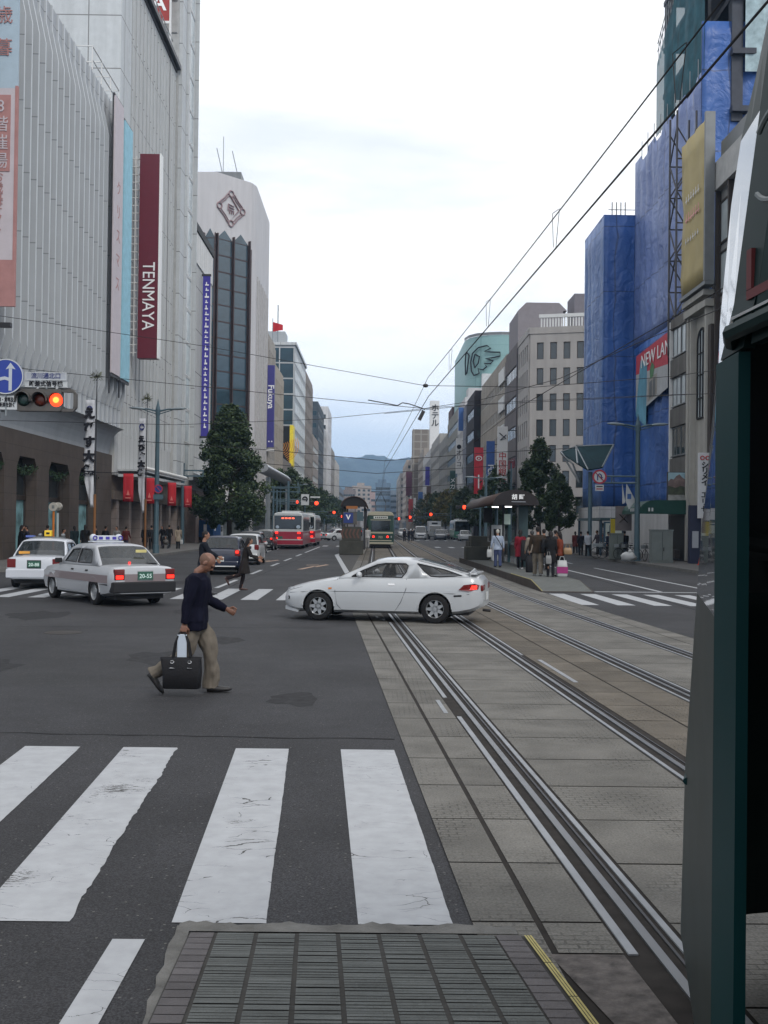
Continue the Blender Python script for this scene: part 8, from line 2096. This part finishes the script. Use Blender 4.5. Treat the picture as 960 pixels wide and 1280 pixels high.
tree('large dark conical tree beside the grey stone office on the right', 15.3, 101, 10.1, 2.15, 1.8, 18000, .27, M_leaf, 8, 1.0)
tree('smaller bushy dark tree with a visible trunk in front of the conical one', 15.6, 92, 6.4, 1.6, 2.2, 12000, .22, M_leaf, 5, 1.25)
n_ = 0
for x, y, h, rx, mt, nn in ((-14.2, 158, 9.8, 3.0, M_leaf, 5000), (-13.6, 172, 10.5, 3.2, M_leaf, 5000), (-14, 188, 10, 3.0, M_leaf2, 4000), (-13.6, 207, 10.5, 3.2, M_leaf, 4000), (-13.8, 232, 10, 3.2, M_leaf, 3000), (-13.8, 262, 10.5, 3.4, M_leaf, 2600), (-13.8, 300, 11, 3.6, M_leaf, 2200), (-13.6, 345, 11, 3.6, M_leaf, 1800), (-13.6, 400, 11, 3.8, M_leaf, 1600)):
    tree(['first tree of the left row behind the arcade gate', 'second tree of the left row beyond the arcade gate', 'third tree of the left row, over the first red signal', 'fourth tree of the left row beyond the white direction sign', 'fifth tree of the left row', 'sixth tree of the left row', 'seventh tree of the left row, small in the distance', 'eighth tree of the left row, almost at its end', 'last and farthest tree of the left row'][n_], x, y, h, rx, 2.4, nn, .42 if y < 250 else .6, mt, 20+n_, 1.2, 'trees along the left pavement'); n_ += 1
n_ = 0
for x, y, h, rx, mt, nn in ((15.3, 134, 9.6, 2.5, M_leaf, 5500), (15.2, 143, 8.2, 2.4, M_leaf2, 4500), (15.2, 160, 7.8, 2.6, M_leaf, 4000), (15.2, 184, 8.4, 3.0, M_leaf2, 3600), (15.0, 205, 8.6, 3.2, M_leafy, 3000), (15.0, 232, 9.2, 3.4, M_leafy, 2600), (14.8, 265, 10, 3.6, M_leaf2, 2200), (14.8, 300, 10.5, 3.8, M_leafy, 1800), (14.6, 350, 10.5, 3.8, M_leaf2, 1600)):
    tree(['dark tree beside the blue vertical sign', 'tree under the red vertical sign on the right', 'low round tree left of the lamp post with two arms', 'green tree above the oncoming bus', 'yellowing tree above the white box truck', 'second yellowing tree of the right row', 'green tree beyond the yellowing ones on the right', 'distant yellowish tree on the right', 'farthest tree of the right row'][n_], x, y, h, rx, 2.2, nn, .40 if y < 220 else .58, mt, 50+n_, 1.2, 'trees along the right pavement'); n_ += 1
# traffic cones / flower tub by the awning
# ================================================================== PEOPLE
from mathutils import noise as mnoise
M_skin = pm('skin', (.26, .14, .095), .55, var=.06, scale=6)
M_skin2 = pm('tanned_skin', (.17, .08, .052), .5, var=.08, scale=8)
M_hair = pm('dark_hair', (.012, .010, .010), .6, var=.2, scale=20)
M_shoe = pm('black_shoe', (.012, .012, .014), .4, var=0)
_tmp = None
def remesh(mb, name, mt, parent, voxel, it=4, wr=0.0, ws=9.0, seed=0):
    global _tmp
    me0 = mb.mesh('tmp_shape', mt)
    if not _tmp:
        _tmp = bpy.data.objects.new('tmp_shape', me0); m = _tmp.modifiers.new('r', 'REMESH'); m.mode = 'VOXEL'; m.use_smooth_shade = True
        _tmp.modifiers.new('s', 'SMOOTH').factor = .5
    _tmp.data = me0; _tmp.modifiers['r'].voxel_size = voxel; _tmp.modifiers['s'].iterations = it
    me = evalmesh(_tmp, name)
    if wr:
        me.calc_loop_triangles(); VV = [(v, v.co.copy(), v.normal.copy()) for v in me.vertices]
        for v, c, nn in VV:
            n = mnoise.noise(Vector((c.x*ws, c.y*ws, c.z*ws*.45+seed)))+.5*mnoise.noise(Vector((c.x*ws*2.2, c.y*ws*2.2+3, c.z*ws*1.3+seed)))
            v.co = c+nn*(n*wr)
    me.name = name; me.materials.clear(); me.materials.append(mt)
    me.polygons.foreach_set('use_smooth', [True]*len(me.polygons))
    ob = bpy.data.objects.new(name, me); COL.objects.link(ob)
    if parent: ob.parent = parent
    return ob
def person(label, x, y, z, face, h=1.68, legs=((18, 8, 0), (-16, 14, 10)), arms=((-15, 12, 6), (18, 18, 6)), lean=3, headp=8, heady=0, top=(.03, .03, .035), bottom=(.03, .03, .035), kind='jacket', hair='short', skin=None, voxel=.014, female=False, hatcol=None, shoe=None, group=None, closed=None, wide=1.0, loose=1.0):
    """local +x is forward, +y the person's left. legs/arms: (left, right)"""
    skin = skin or M_skin; k = h; V3 = Vector
    hipz = .52*k; D = lambda a: V3((math.sin(R(a)), 0, -math.cos(R(a))))
    J = {}; lo = 1e9
    for i, s in ((0, 1), (1, -1)):
        a, kn, ft = legs[i]; hp_ = V3((0, s*.052*k, hipz)); kj = hp_+D(a)*.245*k; aj = kj+D(a-kn)*.235*k
        fd = V3((math.cos(R(ft)), 0, -math.sin(R(ft)))); up = V3((math.sin(R(ft)), 0, math.cos(R(ft))))
        heel = aj-fd*.03*k-up*.030*k; toe = aj+fd*.105*k-up*.034*k
        J['leg', i] = (hp_, kj, aj, heel, toe, fd, up); lo = min(lo, heel.z-.006*k, toe.z-.006*k)
    dz = -lo
    for kk, v in list(J.items()): J[kk] = tuple((p+V3((0, 0, dz)) if n < 5 else p) for n, p in enumerate(v))
    hip = V3((0, 0, hipz+dz)); up_ = V3((math.sin(R(lean)), 0, math.cos(R(lean))))
    waist = hip+up_*.09*k; chest = hip+up_*.21*k; sh = hip+up_*.295*k; neck = sh+up_*.03*k
    sw = (.098 if female else .112)*k*wide
    hd = V3((math.sin(R(lean+headp*.6)), 0, math.cos(R(lean+headp*.6)))); head = neck+hd*(.092 if headp < 30 else .071)*k+V3(((.012 if headp < 30 else .026)*k, 0, 0))
    Rh = Matrix.Rotation(R(heady), 3, 'Z') @ Matrix.Rotation(R(headp), 3, 'Y')
    for i, s in ((0, 1), (1, -1)):
        a, e, b = arms[i]; so_ = sh+V3((0, s*sw, -.012*k)); dd = V3((math.sin(R(a)), s*math.sin(R(b)), -math.cos(R(a)))).normalized(); el = so_+dd*.168*k
        a2 = a+e; d2 = V3((math.sin(R(a2)), s*math.sin(R(b*.4)), -math.cos(R(a2)))).normalized(); wr_ = el+d2*.142*k
        J['arm', i] = (so_, el, wr_, d2, s)
    def torso(g, inf, z0=None):
        sc = 1+inf
        rings = []
        for c_, rx, ry in ((hip-up_*.045*k, .050, .075), (hip, .062, .094 if not female else .098), (waist, .055, .080 if not female else .072), (chest, .066, .096 if not female else .086), (sh-up_*.02*k, .058, .105 if not female else .092), (sh+up_*.012*k, .036, .062)):
            rings.append([c_+V3((rx*k*sc*wide*math.cos(a_), ry*k*sc*wide*math.sin(a_), 0)) for a_ in [2*PI*q/16 for q in range(16)]])
        g.loft(rings)
    b = MB(); torso(b, -.06)
    b.tube([sh-up_*.02*k, neck, head-hd*.04*k], [.036*k, .031*k, .030*k], 12)
    fine = voxel < .009
    # head: skull, face, jaw, nose, ears
    b.ell(head+Rh @ V3((-.006*k, 0, .012*k)), .056*k, .045*k, .053*k, rot=Rh, n=20, k=14)
    b.ell(head+Rh @ V3((.012*k, 0, -.018*k)), .038*k, .036*k, .048*k, rot=Rh, n=16, k=12)
    b.ell(head+Rh @ V3((.030*k, 0, -.048*k)), .018*k, .020*k, .014*k, rot=Rh, n=12)
    b.tube([head+Rh @ V3((.046*k, 0, .010*k)), head+Rh @ V3((.061*k, 0, -.012*k)), head+Rh @ V3((.048*k, 0, -.020*k))], [.006*k, .009*k, .008*k], 8)
    b.tube([head+Rh @ V3((.046*k, -.025*k, .016*k)), head+Rh @ V3((.052*k, 0, .015*k)), head+Rh @ V3((.046*k, .025*k, .016*k))], .008*k, 8)
    b.tube([head+Rh @ V3((.043*k, -.014*k, -.032*k)), head+Rh @ V3((.049*k, 0, -.031*k)), head+Rh @ V3((.043*k, .014*k, -.032*k))], .0065*k, 8)
    for s in (-1, 1): b.ell(head+Rh @ V3((-.004*k, s*.046*k, -.006*k)), .011*k, .006*k, .018*k, rot=Rh, n=10)
    for i in (0, 1):
        hp_, kj, aj, heel, toe, fd, up = J['leg', i]
        b.tube([hp_+V3((0, 0, .02*k)), hp_.lerp(kj, .5), kj, kj.lerp(aj, .35), aj], [.052*k, .045*k, .031*k, .033*k, .021*k], 12)
        b.tube([heel+up*.012*k, toe+up*.008*k], [.020*k, .016*k], 8)
        so_, el, wr_, d2, s = J['arm', i]
        b.tube([so_-V3((0, s*.03*k, -.0)), so_, so_.lerp(el, .5), el, el.lerp(wr_, .3), wr_], [.028*k, .032*k, .026*k, .021*k, .023*k, .016*k], 12)
        # hand: palm, four curled fingers, thumb off the side
        side = V3((0, 1, 0)).cross(d2).normalized()      # palm width runs along local x-ish
        nin = V3((0, -s, 0))
        wd = d2.cross(nin).normalized()
        if wd.x < 0: wd = -wd
        pc = wr_+d2*.030*k
        b.ell(pc, .012*k, .012*k, .012*k)
        b.tube([wr_, wr_+d2*.020*k, wr_+d2*.05*k], [.015*k, .022*k, .022*k], 10, flat=.55)
        cl = (closed or (0, 0))[i]
        for f, (off_, ln) in enumerate(((.019, .040), (.0065, .045), (-.0065, .042), (-.018, .033))):
            p0 = wr_+d2*.048*k+wd*off_*k; cu = R(75 if cl else 24)
            q1 = p0+(d2*math.cos(cu*.5)+nin*math.sin(cu*.5))*ln*.45*k; q2_ = q1+(d2*math.cos(cu*1.3)+nin*math.sin(cu*1.3))*ln*.34*k; q3_ = q2_+(d2*math.cos(cu*2)+nin*math.sin(cu*2))*ln*.26*k
            b.tube([p0-d2*.012*k, p0, q1, q2_, q3_], [.0062*k, .0060*k, .0056*k, .0052*k, .0042*k], 8)
        t0 = wr_+d2*.018*k+wd*.016*k; b.tube([t0, t0+(wd*.8+d2*.7+nin*.4)*.022*k, t0+(wd*.4+d2*1.1+nin*.7)*.042*k], [.0085*k, .0070*k, .0055*k], 8)
    body = remesh(b, 'person', skin, None, voxel, 2)
    root = body; tag(root, label, 'person', group)
    # clothes
    mt_top = pm('cloth_%03d%03d%03d' % tuple(int(c*999) for c in top), top, .9, var=.15, scale=9, bump=.2, bscale=90, spec=.1)
    mt_bot = pm('cloth_%03d%03d%03d' % tuple(int(c*999) for c in bottom), bottom, .9, var=.15, scale=9, bump=.2, bscale=90, spec=.1)
    g = MB(); torso(g, .17+(loose-1)*.7)
    for i in (0, 1):
        so_, el, wr_, d2, s = J['arm', i]
        g.tube([so_-V3((0, s*.035*k, 0)), so_, so_.lerp(el, .5), el, el.lerp(wr_, .45), wr_-d2*.004*k], [q*k*(1+(loose-1)*.7) for q in (.036, .041, .036, .032, .029, .021)], 12)
    g.tube([sh-up_*.01*k, sh+up_*.022*k], [.058*k, .038*k], 12)
    if kind in ('jacket', 'coat', 'sweater'):
        dl = {'jacket': .06, 'sweater': .06, 'coat': .20}[kind]
        rings = []
        for f in (0, .5, 1):
            c_ = hip-V3((0, 0, dl*k*f)); w = 1.24+(.18 if kind == 'coat' else .03)*f
            lx = (abs(legs[0][0])+abs(legs[1][0]))*.0009*f*k if kind == 'coat' else 0
            rings.append([c_+V3(((.064*k*w+lx)*math.cos(a_), .094*k*w*wide*math.sin(a_), 0)) for a_ in [2*PI*q/16 for q in range(16)]])
        g.loft(rings[::-1])
    remesh(g, kind if kind != 'jacket' else 'jacket', mt_top, root, max(voxel, .008), 3, .006*k*(1.9 if loose > 1 else 1 if voxel < .012 else .6), 8, seed=x)
    g = MB()
    r_ = [[c_+V3((rx*k*math.cos(a_), ry*k*wide*math.sin(a_), 0)) for a_ in [2*PI*q/14 for q in range(14)]] for c_, rx, ry in ((hip-V3((0, 0, .055*k)), .062, .09), (hip, .064, .094), (waist-up_*.04*k, .050, .075))]
    g.loft(r_)
    for i in (0, 1):
        hp_, kj, aj, heel, toe, fd, up = J['leg', i]
        w = .8 if kind == 'coat' and female else 1
        en = aj+(heel-aj)*.35
        g.tube([hp_+V3((0, 0, .02*k)), hp_.lerp(kj, .5), kj, kj.lerp(aj, .5), en], [.056*k, (.057*w)*k*loose, .046*k*w*loose, .043*k*w*loose, .042*k*w*loose], 12)
    remesh(g, 'trousers', mt_bot, root, max(voxel, .008), 3, .009*k*(1.7 if loose > 1 else 1 if voxel < .012 else .6), 7, seed=y)
    for i in (0, 1):
        hp_, kj, aj, heel, toe, fd, up = J['leg', i]
        g = MB(); rings = []; sd = fd.cross(up)
        for f, w, hh_, lift in ((-.03, .014, .020, .018), (-.01, .027, .034, .026), (.25, .029, .035, .028), (.5, .031, .027, .018), (.8, .033, .022, .012), (1.05, .027, .018, .010), (1.22, .010, .008, .008)):
            c_ = heel.lerp(toe, f)+up*lift*k*.75
            rings.append([c_+sd*(w*k*math.cos(a_))+up*(hh_*k*math.sin(a_)*.85) for a_ in [2*PI*q/12 for q in range(12)]])
        g.loft(rings); o = g.build('shoe', shoe or M_shoe, None, smooth=True); o.parent = root
    mh = M_hair
    if hair != 'none':
        g = MB()
        g.ell(head+Rh @ V3((-.012*k, 0, .018*k)), .056*k, .049*k, .052*k, rot=Rh, n=16, k=10)
        if hair == 'long':
            g.tube([head+Rh @ V3((-.02*k, 0, .02*k)), head+Rh @ V3((-.038*k, 0, -.04*k)), neck+V3((-.035*k, 0, -.03*k))], [.045*k, .044*k, .03*k], 12)
            for s in (-1, 1): g.tube([head+Rh @ V3((-.005*k, s*.03*k, .03*k)), head+Rh @ V3((-.010*k, s*.044*k, -.035*k))], .016*k, 8)
        elif hair == 'short': g.ell(head+Rh @ V3((-.030*k, 0, -.008*k)), .032*k, .042*k, .040*k, rot=Rh)
        mt = mh
        if hatcol: mt = pm('cap_%02d%02d%02d' % tuple(int(c*99) for c in hatcol), hatcol, .8, var=.1)
        if hatcol and hair == 'cap': g.ell(head+Rh @ V3((.045*k, 0, .03*k)), .035*k, .035*k, .006*k, rot=Rh)
        remesh(g, 'cap' if hatcol else 'hair', mt, root, max(voxel*.8, .006), 1)
    root.location = (x, y, z); root.rotation_euler = (0, 0, R(face))
    J['head'] = head; J['Rh'] = Rh; J['k'] = k; J['sh'] = sh
    bpy.context.view_layer.update() if False else None
    root['__j'] = 0; del root['__j']
    def world(p): return Matrix.Translation((x, y, z)) @ Matrix.Rotation(R(face), 4, 'Z') @ p
    return root, J, world
M_bag = pm('black_bag_cloth', (.010, .010, .012), .7, var=.15, scale=8, bump=.3)
# ---- the bald man with the tote bag
g_ = hg(240, 867)
man, J, wd_ = person('bald man in a navy sweater and khaki trousers striding right with a tote bag', 0, 0, 0, 2, 1.735,
    legs=((24, 22, -6), (-17, 38, 50)), arms=((20, 44, 4), (-16, 8, 5)), lean=2, headp=44, top=(.006, .0065, .015), bottom=(.135, .117, .096), kind='sweater', hair='none', skin=M_skin2, voxel=.0065, closed=(1, 1), shoe=pm('man_shoe', (.014, .012, .012), .5, var=0), wide=1.08, loose=1.22)
mx_, my_ = g_.x+.03, g_.y
man.location = (mx_, my_, .004)
k = J['k']
g = MB()
hd_, Rh = J['head'], J['Rh']
for s in (-1, 1): g = MB(); g.ell(hd_+Rh @ Vector((.044*k, s*.018*k, .004*k)), .006*k, .007*k, .005*k, rot=Rh); o = g.build('eye', M_black, None, smooth=True); o.parent = man
g = MB(); g.ell(hd_+Rh @ Vector((-.0085*k, 0, .0125*k)), .0555*k, .0462*k, .0525*k, rot=Rh, n=20, k=14)
# stubble only at the back and sides
g2 = MB(); vs_ = g.v; keep = []
for f in g.f:
    c_ = sum((g.v[i] for i in f), Vector((0, 0, 0)))/len(f); lc = Rh.inverted() @ (c_-hd_)
    if lc.x < .012*k and lc.z < .036*k and lc.z > -.02*k and not (abs(lc.x) < .02*k and lc.z < .0): keep.append(f)
g2.add([tuple(v) for v in vs_], keep); o = g2.build('hair', pm('stubble', (.13, .075, .055), .7, var=.1), None, smooth=True); o.parent = man
def man_w(p): return Matrix.Translation(man.location) @ Matrix.Rotation(R(2), 4, 'Z') @ p
hand = man_w(J['arm', 1][2]+J['arm', 1][3]*.065*k)
root = thing('tote_bag', 'black tote bag with two handles and a white paper roll, held by the bald man', 'bag', (hand.x, hand.y-.02, hand.z-.66))
cx_, cy_, tz = hand.x+.0, hand.y-.03, hand.z+.02
W2 = .235
g = MB(); rings = []
for f, w, th in ((0, .205, .06), (.03, .215, .075), (.5, .222, .075), (.9, W2, .05), (1.0, W2+.004, .03)):
    zz2 = tz-.64+.37*f
    P = rrect(-w, w, -th, th, min(.045, th*.9), 3)
    rings.append([Vector((cx_+a+.012*math.sin(f*5), cy_+b_+.004*math.sin(a*30), zz2-(.012*(a/w)**2 if f > .95 else 0))) for a, b_ in P])
g.loft(rings); g.build('bag_body', M_bag, root, smooth=True)
for sy in (-.035, .035):
    g = MB(); g.tube([(cx_-.10, cy_+sy, tz-.40), (cx_-.10, cy_+sy, tz-.27), (cx_-.075, cy_+sy*.7, tz-.12), (cx_-.03, cy_+sy*.3, tz-.005), (cx_+.03, cy_+sy*.3, tz+.0), (cx_+.075, cy_+sy*.7, tz-.12), (cx_+.10, cy_+sy, tz-.27), (cx_+.10, cy_+sy, tz-.40)], .0125, 8, flat=.5); g.build('handle', M_bag, root, smooth=True)
for dx in (-.10, .10):
    g = MB(); g.tube([(cx_+dx-.025, cy_-.082, tz-.40), (cx_+dx+.03, cy_-.082, tz-.40)], .008, 6); g.build('buckle', M_chrome, root)
    g = MB(); g.tube([(cx_+dx+.022*math.cos(a), cy_-.078, tz-.33+.014*math.sin(a)) for a in [k2*PI/5 for k2 in range(11)]], .004, 5); g.build('ring', M_chrome, root)
g = MB(); g.loft([[Vector((cx_-.055+.005*q, cy_-.02, z)) if q == 0 else Vector((cx_+.055, cy_-.02, z)) if q == 1 else Vector((cx_+.05, cy_+.02, z)) if q == 2 else Vector((cx_-.05, cy_+.02, z)) for q in range(4)] for z in (tz-.34, tz-.2, tz-.02)]); g.build('paper_roll', pm('pale_blue_paper', (.42, .47, .54), .7, var=.05), root, bevel=.008)

# ---- others
def at(px, py, z=0): g = hg(px, py, z); return g.x, g.y
x, y = at(253, 743.5)
person('person in a dark jacket half hidden behind the bald man, arm swung out', x, y, .004, 5, 1.80, legs=((16, 10, 0), (-16, 16, 12)), arms=((32, 12, 4), (40, 20, 4)), top=(.012, .014, .02), bottom=(.03, .03, .035), voxel=.012)
x, y = at(305, 738)
person('person in a dark knee length coat running to the right over the far crossing', x, y, .004, 8, 1.60, legs=((-4, 6, 0), (-22, 52, 60)), arms=((25, 55, 8), (30, 30, 10)), lean=10, top=(.020, .017, .016), bottom=(.018, .013, .014), kind='coat', hair='long', female=True, voxel=.010, shoe=pm('brown_shoe', (.05, .02, .015), .5))
PZ = .277
def bag_at(lab, x, y, z, w, h, th, mt, name='bag', rz=0, handle=True, extra=None, cat='bag'):
    t = thing(name, lab, cat, (x, y, z)); g = MB()
    rings = []
    for f, q in ((0, .9), (.1, 1), (.6, 1.0), (1, .82)):
        P = rrect(-w/2*q, w/2*q, -th/2*q, th/2*q, th*.25, 2); rings.append([Matrix.Translation((x, y, z+h*f)) @ Matrix.Rotation(rz, 4, 'Z') @ Vector((a, b_, 0)) for a, b_ in P])
    g.loft(rings); g.build('bag_body', mt, t, smooth=True)
    if handle: g = MB(); g.tube([(x-w*.25, y, z+h*.98), (x-w*.15, y, z+h+.13), (x+w*.15, y, z+h+.13), (x+w*.25, y, z+h*.98)], .012, 6); g.build('handle', mt, t)
    if extra:
        g = MB(); g.box(x-w/2*1.01, x+w/2*1.01, y-th/2-.012, y-th/2+.01, z+h*extra[0], z+h*extra[1]); g.build('printed_band', extra[2], t)
    return t
P_ = dict(voxel=.013)
x, y = at(622, 709, PZ); person('person in a light blue shirt and white cap at the left of the platform', x, y, PZ, 95, 1.62, legs=((7, 4, 0), (-7, 6, 0)), arms=((5, 10, 14), (-5, 8, 12)), top=(.30, .35, .44), bottom=(.05, .065, .13), hair='short', hatcol=(.42, .42, .38), headp=12, **P_)
b_ = MB(); b_.tube([(x-.14, y-.15, PZ+1.36), (x+.02, y-.19, PZ+1.12), (x+.17, y-.13, PZ+.86)], .018, 5); o = b_.build('shoulder_strap', M_bag); tag(o, 'dark strap crossing the light blue shirt', 'strap')
bag_at('white plastic bag beside the person in the light blue shirt', x-.36, y-.02, PZ+.42, .22, .34, .1, pm('white_carrier', (.33, .34, .34), .5))
x, y = at(650, 711.5, PZ); person('person with a red top under a black coat on the platform', x, y, PZ, 80, 1.62, legs=((6, 3, 0), (-5, 4, 0)), arms=((4, 12, 8), (-2, 14, 8)), top=(.16, .015, .025), bottom=(.012, .012, .014), kind='coat', hair='long', female=True, shoe=pm('pale_shoe', (.4, .4, .4), .6), **P_)
bag_at('long black cloth bag between the red and the beige person', x+.14, y-.24, PZ+.35, .3, .85, .14, M_bag)
x, y = at(665, 715, PZ); person('person in a beige vest and dark hat behind a big black suitcase', x, y, PZ, 100, 1.60, legs=((4, 3, 0), (-4, 4, 0)), arms=((8, 12, 9), (-4, 14, 9)), top=(.20, .17, .14), bottom=(.02, .02, .022), hatcol=(.045, .045, .045), **P_)
t = bag_at('big black suitcase standing on the platform', x-.08, y-.35, PZ, .42, .62, .26, M_bag, 'suitcase', cat='suitcase')
x, y = at(672, 719.5, PZ); person('tall person in a brown jacket and khaki trousers seen from behind', x, y, PZ, 88, 1.76, legs=((9, 4, 0), (-10, 6, 4)), arms=((4, 10, 10), (-2, 12, 10)), top=(.035, .026, .020), bottom=(.15, .13, .105), shoe=pm('grey_trainer', (.25, .25, .25), .6), wide=1.1, **P_)
bag_at('black backpack on the person in the brown jacket', x+.26, y-.22, PZ+.80, .34, .52, .2, M_bag, 'backpack', handle=False, cat='backpack')
x, y = at(688, 721, PZ); person('dark clothed person standing between the tall man and the rust red one', x, y, PZ, 85, 1.60, legs=((3, 3, 0), (-3, 4, 0)), arms=((10, 20, 6), (2, 14, 6)), top=(.012, .012, .013), bottom=(.012, .012, .014), kind='coat', hair='long', female=True, **P_)
bag_at('small pale bag carried by the dark clothed person', x-.1, y-.18, PZ+.45, .2, .3, .1, pm('grey_bag', (.18, .18, .18), .6))
x, y = at(700, 720.5, PZ); person('person in a rust red top with a tan shoulder bag, rightmost on the platform', x, y, PZ, 150, 1.60, legs=((5, 3, 0), (-5, 4, 0)), arms=((20, 40, 8), (8, 20, 8)), top=(.14, .035, .02), bottom=(.014, .013, .013), hair='long', female=True, kind='jacket', **P_)
bag_at('tan shoulder bag of the person in the rust red top', x+.24, y-.12, PZ+.78, .3, .24, .14, pm('tan_leather', (.22, .14, .07), .5))
bag_at('white shopping bag with a magenta band standing on the platform', x+.0, y-.38, PZ, .38, .58, .2, pm('white_carrier', (.33, .34, .34), .5), 'shopping_bag', extra=(.22, .62, pm('magenta_print', (.24, .015, .12), .5)))
x, y = at(657, 707, PZ); person('dark haired person in black half hidden behind the beige vest', x, y, PZ, 95, 1.66, legs=((4, 3, 0), (-4, 4, 0)), arms=((6, 10, 8), (-3, 12, 8)), top=(.012, .012, .013), bottom=(.012, .012, .014), voxel=.016)
x, y = at(680, 712, PZ); person('person in black behind the tall man in the brown jacket', x, y, PZ, 100, 1.66, legs=((4, 3, 0), (-4, 4, 0)), arms=((6, 10, 8), (-3, 12, 8)), top=(.012, .012, .015), bottom=(.012, .012, .014), voxel=.016)
x, y = at(694, 709, PZ); person('person in dark grey between the rust red top and the shelter end panel', x, y, PZ, 80, 1.62, legs=((4, 3, 0), (-4, 4, 0)), arms=((6, 10, 8), (-3, 12, 8)), top=(.03, .03, .032), bottom=(.014, .014, .016), voxel=.016)
# far platform by the left tram stop, and beyond the tram
x = -.62; person('person in white beside the tram on the left island', x, 80, .29, 90, 1.65, top=(.42, .42, .42), bottom=(.25, .25, .25), voxel=.02, legs=((5, 3, 0), (-5, 4, 0)))
for i, (xx, yy) in enumerate(((3.6, 135), (4.2, 136), (4.7, 138))):
    person(['leftmost of three dark people on the tracks beyond the far junction', 'middle one of three dark people beyond the far junction', 'rightmost of three dark people beyond the far junction'][i], xx, yy, .03, 90, 1.65, top=(.015, .015, .02), bottom=(.015, .015, .02), voxel=.024)
# right pavement
rp = [(735, 70, 1.66, 100, (.36, .38, .42), (.015, .015, .018), 'jacket', 'person in a white shirt in front of the bus shelter'),
      (726, 72, 1.62, 80, (.015, .015, .02), (.02, .02, .02), 'jacket', 'dark person left of the one in the white shirt'),
      (747, 76, 1.70, 200, (.06, .05, .06), (.03, .03, .03), 'jacket', 'person in front of the pale bus shelter poster'),
      (761, 69, 1.64, 120, (.02, .022, .04), (.02, .02, .02), 'jacket', 'dark person between the bus shelter and the bicycles'),
      (781, 66.5, 1.72, 95, (.015, .015, .017), (.02, .02, .02), 'jacket', 'dark person standing by the slim utility box'),
      (832, 59.5, 1.66, 265, (.24, .17, .10), (.13, .13, .12), 'coat', 'person in an open beige coat walking right of the large grey cabinet'),
      (719, 78, 1.6, 90, (.1, .03, .03), (.02, .02, .02), 'coat', 'person in dull red left of the bus shelter')]
for px, Y, h, fa, tp_, bt, kd, lab in rp:
    p = hy(px, 690, Y); person(lab, p.x, Y, .152, fa, h, top=tp_, bottom=bt, kind=kd, voxel=.018, hair='long' if kd == 'coat' else 'short', legs=((12, 6, 0), (-10, 10, 4)))
p = hy(823, 690, 59.3); bag_at('white carrier bag held by the person in the beige coat', p.x, 59.2, .45, .22, .42, .12, MATS['white_carrier'])
# left pavement
lp = [(19, 52.5, 1.66, 30, (.010, .010, .012), 'coat', 'person in a long black coat at the far left by the display window'),
      (31, 53.5, 1.64, 200, (.02, .02, .03), 'jacket', 'person in dark blue next to the long black coat'),
      (59, 56, 1.66, 100, (.02, .02, .025), 'jacket', 'person standing just left of the orange bus stop post'),
      (78, 55, 1.50, 10, (.03, .02, .025), 'jacket', 'short person just right of the bus stop post'),
      (93, 60, 1.62, 120, (.012, .02, .022), 'coat', 'person in a dark coat in front of the dark entrance'),
      (106, 58.8, 1.70, 90, (.011, .011, .012), 'coat', 'person in black left of the festival flagpole'),
      (120, 62, 1.66, 200, (.02, .02, .02), 'jacket', 'person standing behind the festival flagpole'),
      (131, 66, 1.62, 60, (.015, .015, .018), 'jacket', 'dark person over the taxi roof lamp'),
      (146, 67, 1.60, 250, (.20, .20, .20), 'jacket', 'person in a pale top under the first red banner'),
      (157, 68, 1.60, 80, (.08, .02, .02), 'jacket', 'person with a dull red top under the first red banner'),
      (181, 72, 1.68, 80, (.014, .014, .016), 'coat', 'person in a black coat left of the lamp post'),
      (189, 74, 1.68, 100, (.02, .02, .022), 'jacket', 'person right behind the lamp post'),
      (203, 79, 1.66, 240, (.012, .012, .014), 'coat', 'person in a black coat just right of the lamp post'),
      (211, 81, 1.70, 90, (.012, .012, .013), 'jacket', 'person in black under the third red banner'),
      (222.5, 77.5, 1.64, 95, (.24, .20, .155), 'coat', 'person in a beige coat with a white bag under the farthest red banner')]
for i, (px, Y, h, fa, tp_, kd, lab) in enumerate(lp):
    p = hy(px, 690, Y); p.x = max(p.x, -17.2) if px > 12 else p.x
    r_, _, _ = person(lab, p.x, Y, .152, fa, h, top=tp_, bottom=(.02, .02, .022) if i % 3 else (.03, .03, .05), kind=kd, voxel=.018, hair='long' if kd == 'coat' else 'short', legs=((10, 6, 0), (-9, 10, 4)) if i % 2 else ((4, 3, 0), (-4, 4, 0)))
p = hy(227, 690, 77.3); bag_at('small white bag held by the person in the beige coat on the left', p.x, 77.2, .5, .2, .32, .1, MATS['white_carrier'])
p = hy(207, 690, 78); t = thing('pushchair', 'small pushchair beside the dark people right of the lamp post', 'pushchair', (p.x, 78, .15))
g = MB(); g.ell((p.x, 78, .62), .22, .3, .2); g.build('seat', M_sighous, t, smooth=True)
for dx in (-.18, .18):
    for dy in (-.25, .25): g = MB(); g.lathe([(.01, -.02), (.1, -.02), (.1, .02), (.01, .02)], (p.x+dx, 78+dy, .25), 'x', 12); g.build('wheel', M_trim, t)
g = MB(); g.tube([(p.x-.18, 77.75, .25), (p.x-.18, 78.1, .6), (p.x-.18, 77.6, 1.05), (p.x+.18, 77.6, 1.05), (p.x+.18, 78.1, .6), (p.x+.18, 77.75, .25)], .015, 5); g.build('frame', M_grey, t)
_s = bpy.data.scenes.get('scratch')
if _s: bpy.data.scenes.remove(_s)
if _tmp: bpy.data.objects.remove(_tmp)
bpy.data.batch_remove([m for m in bpy.data.meshes if m.users == 0])
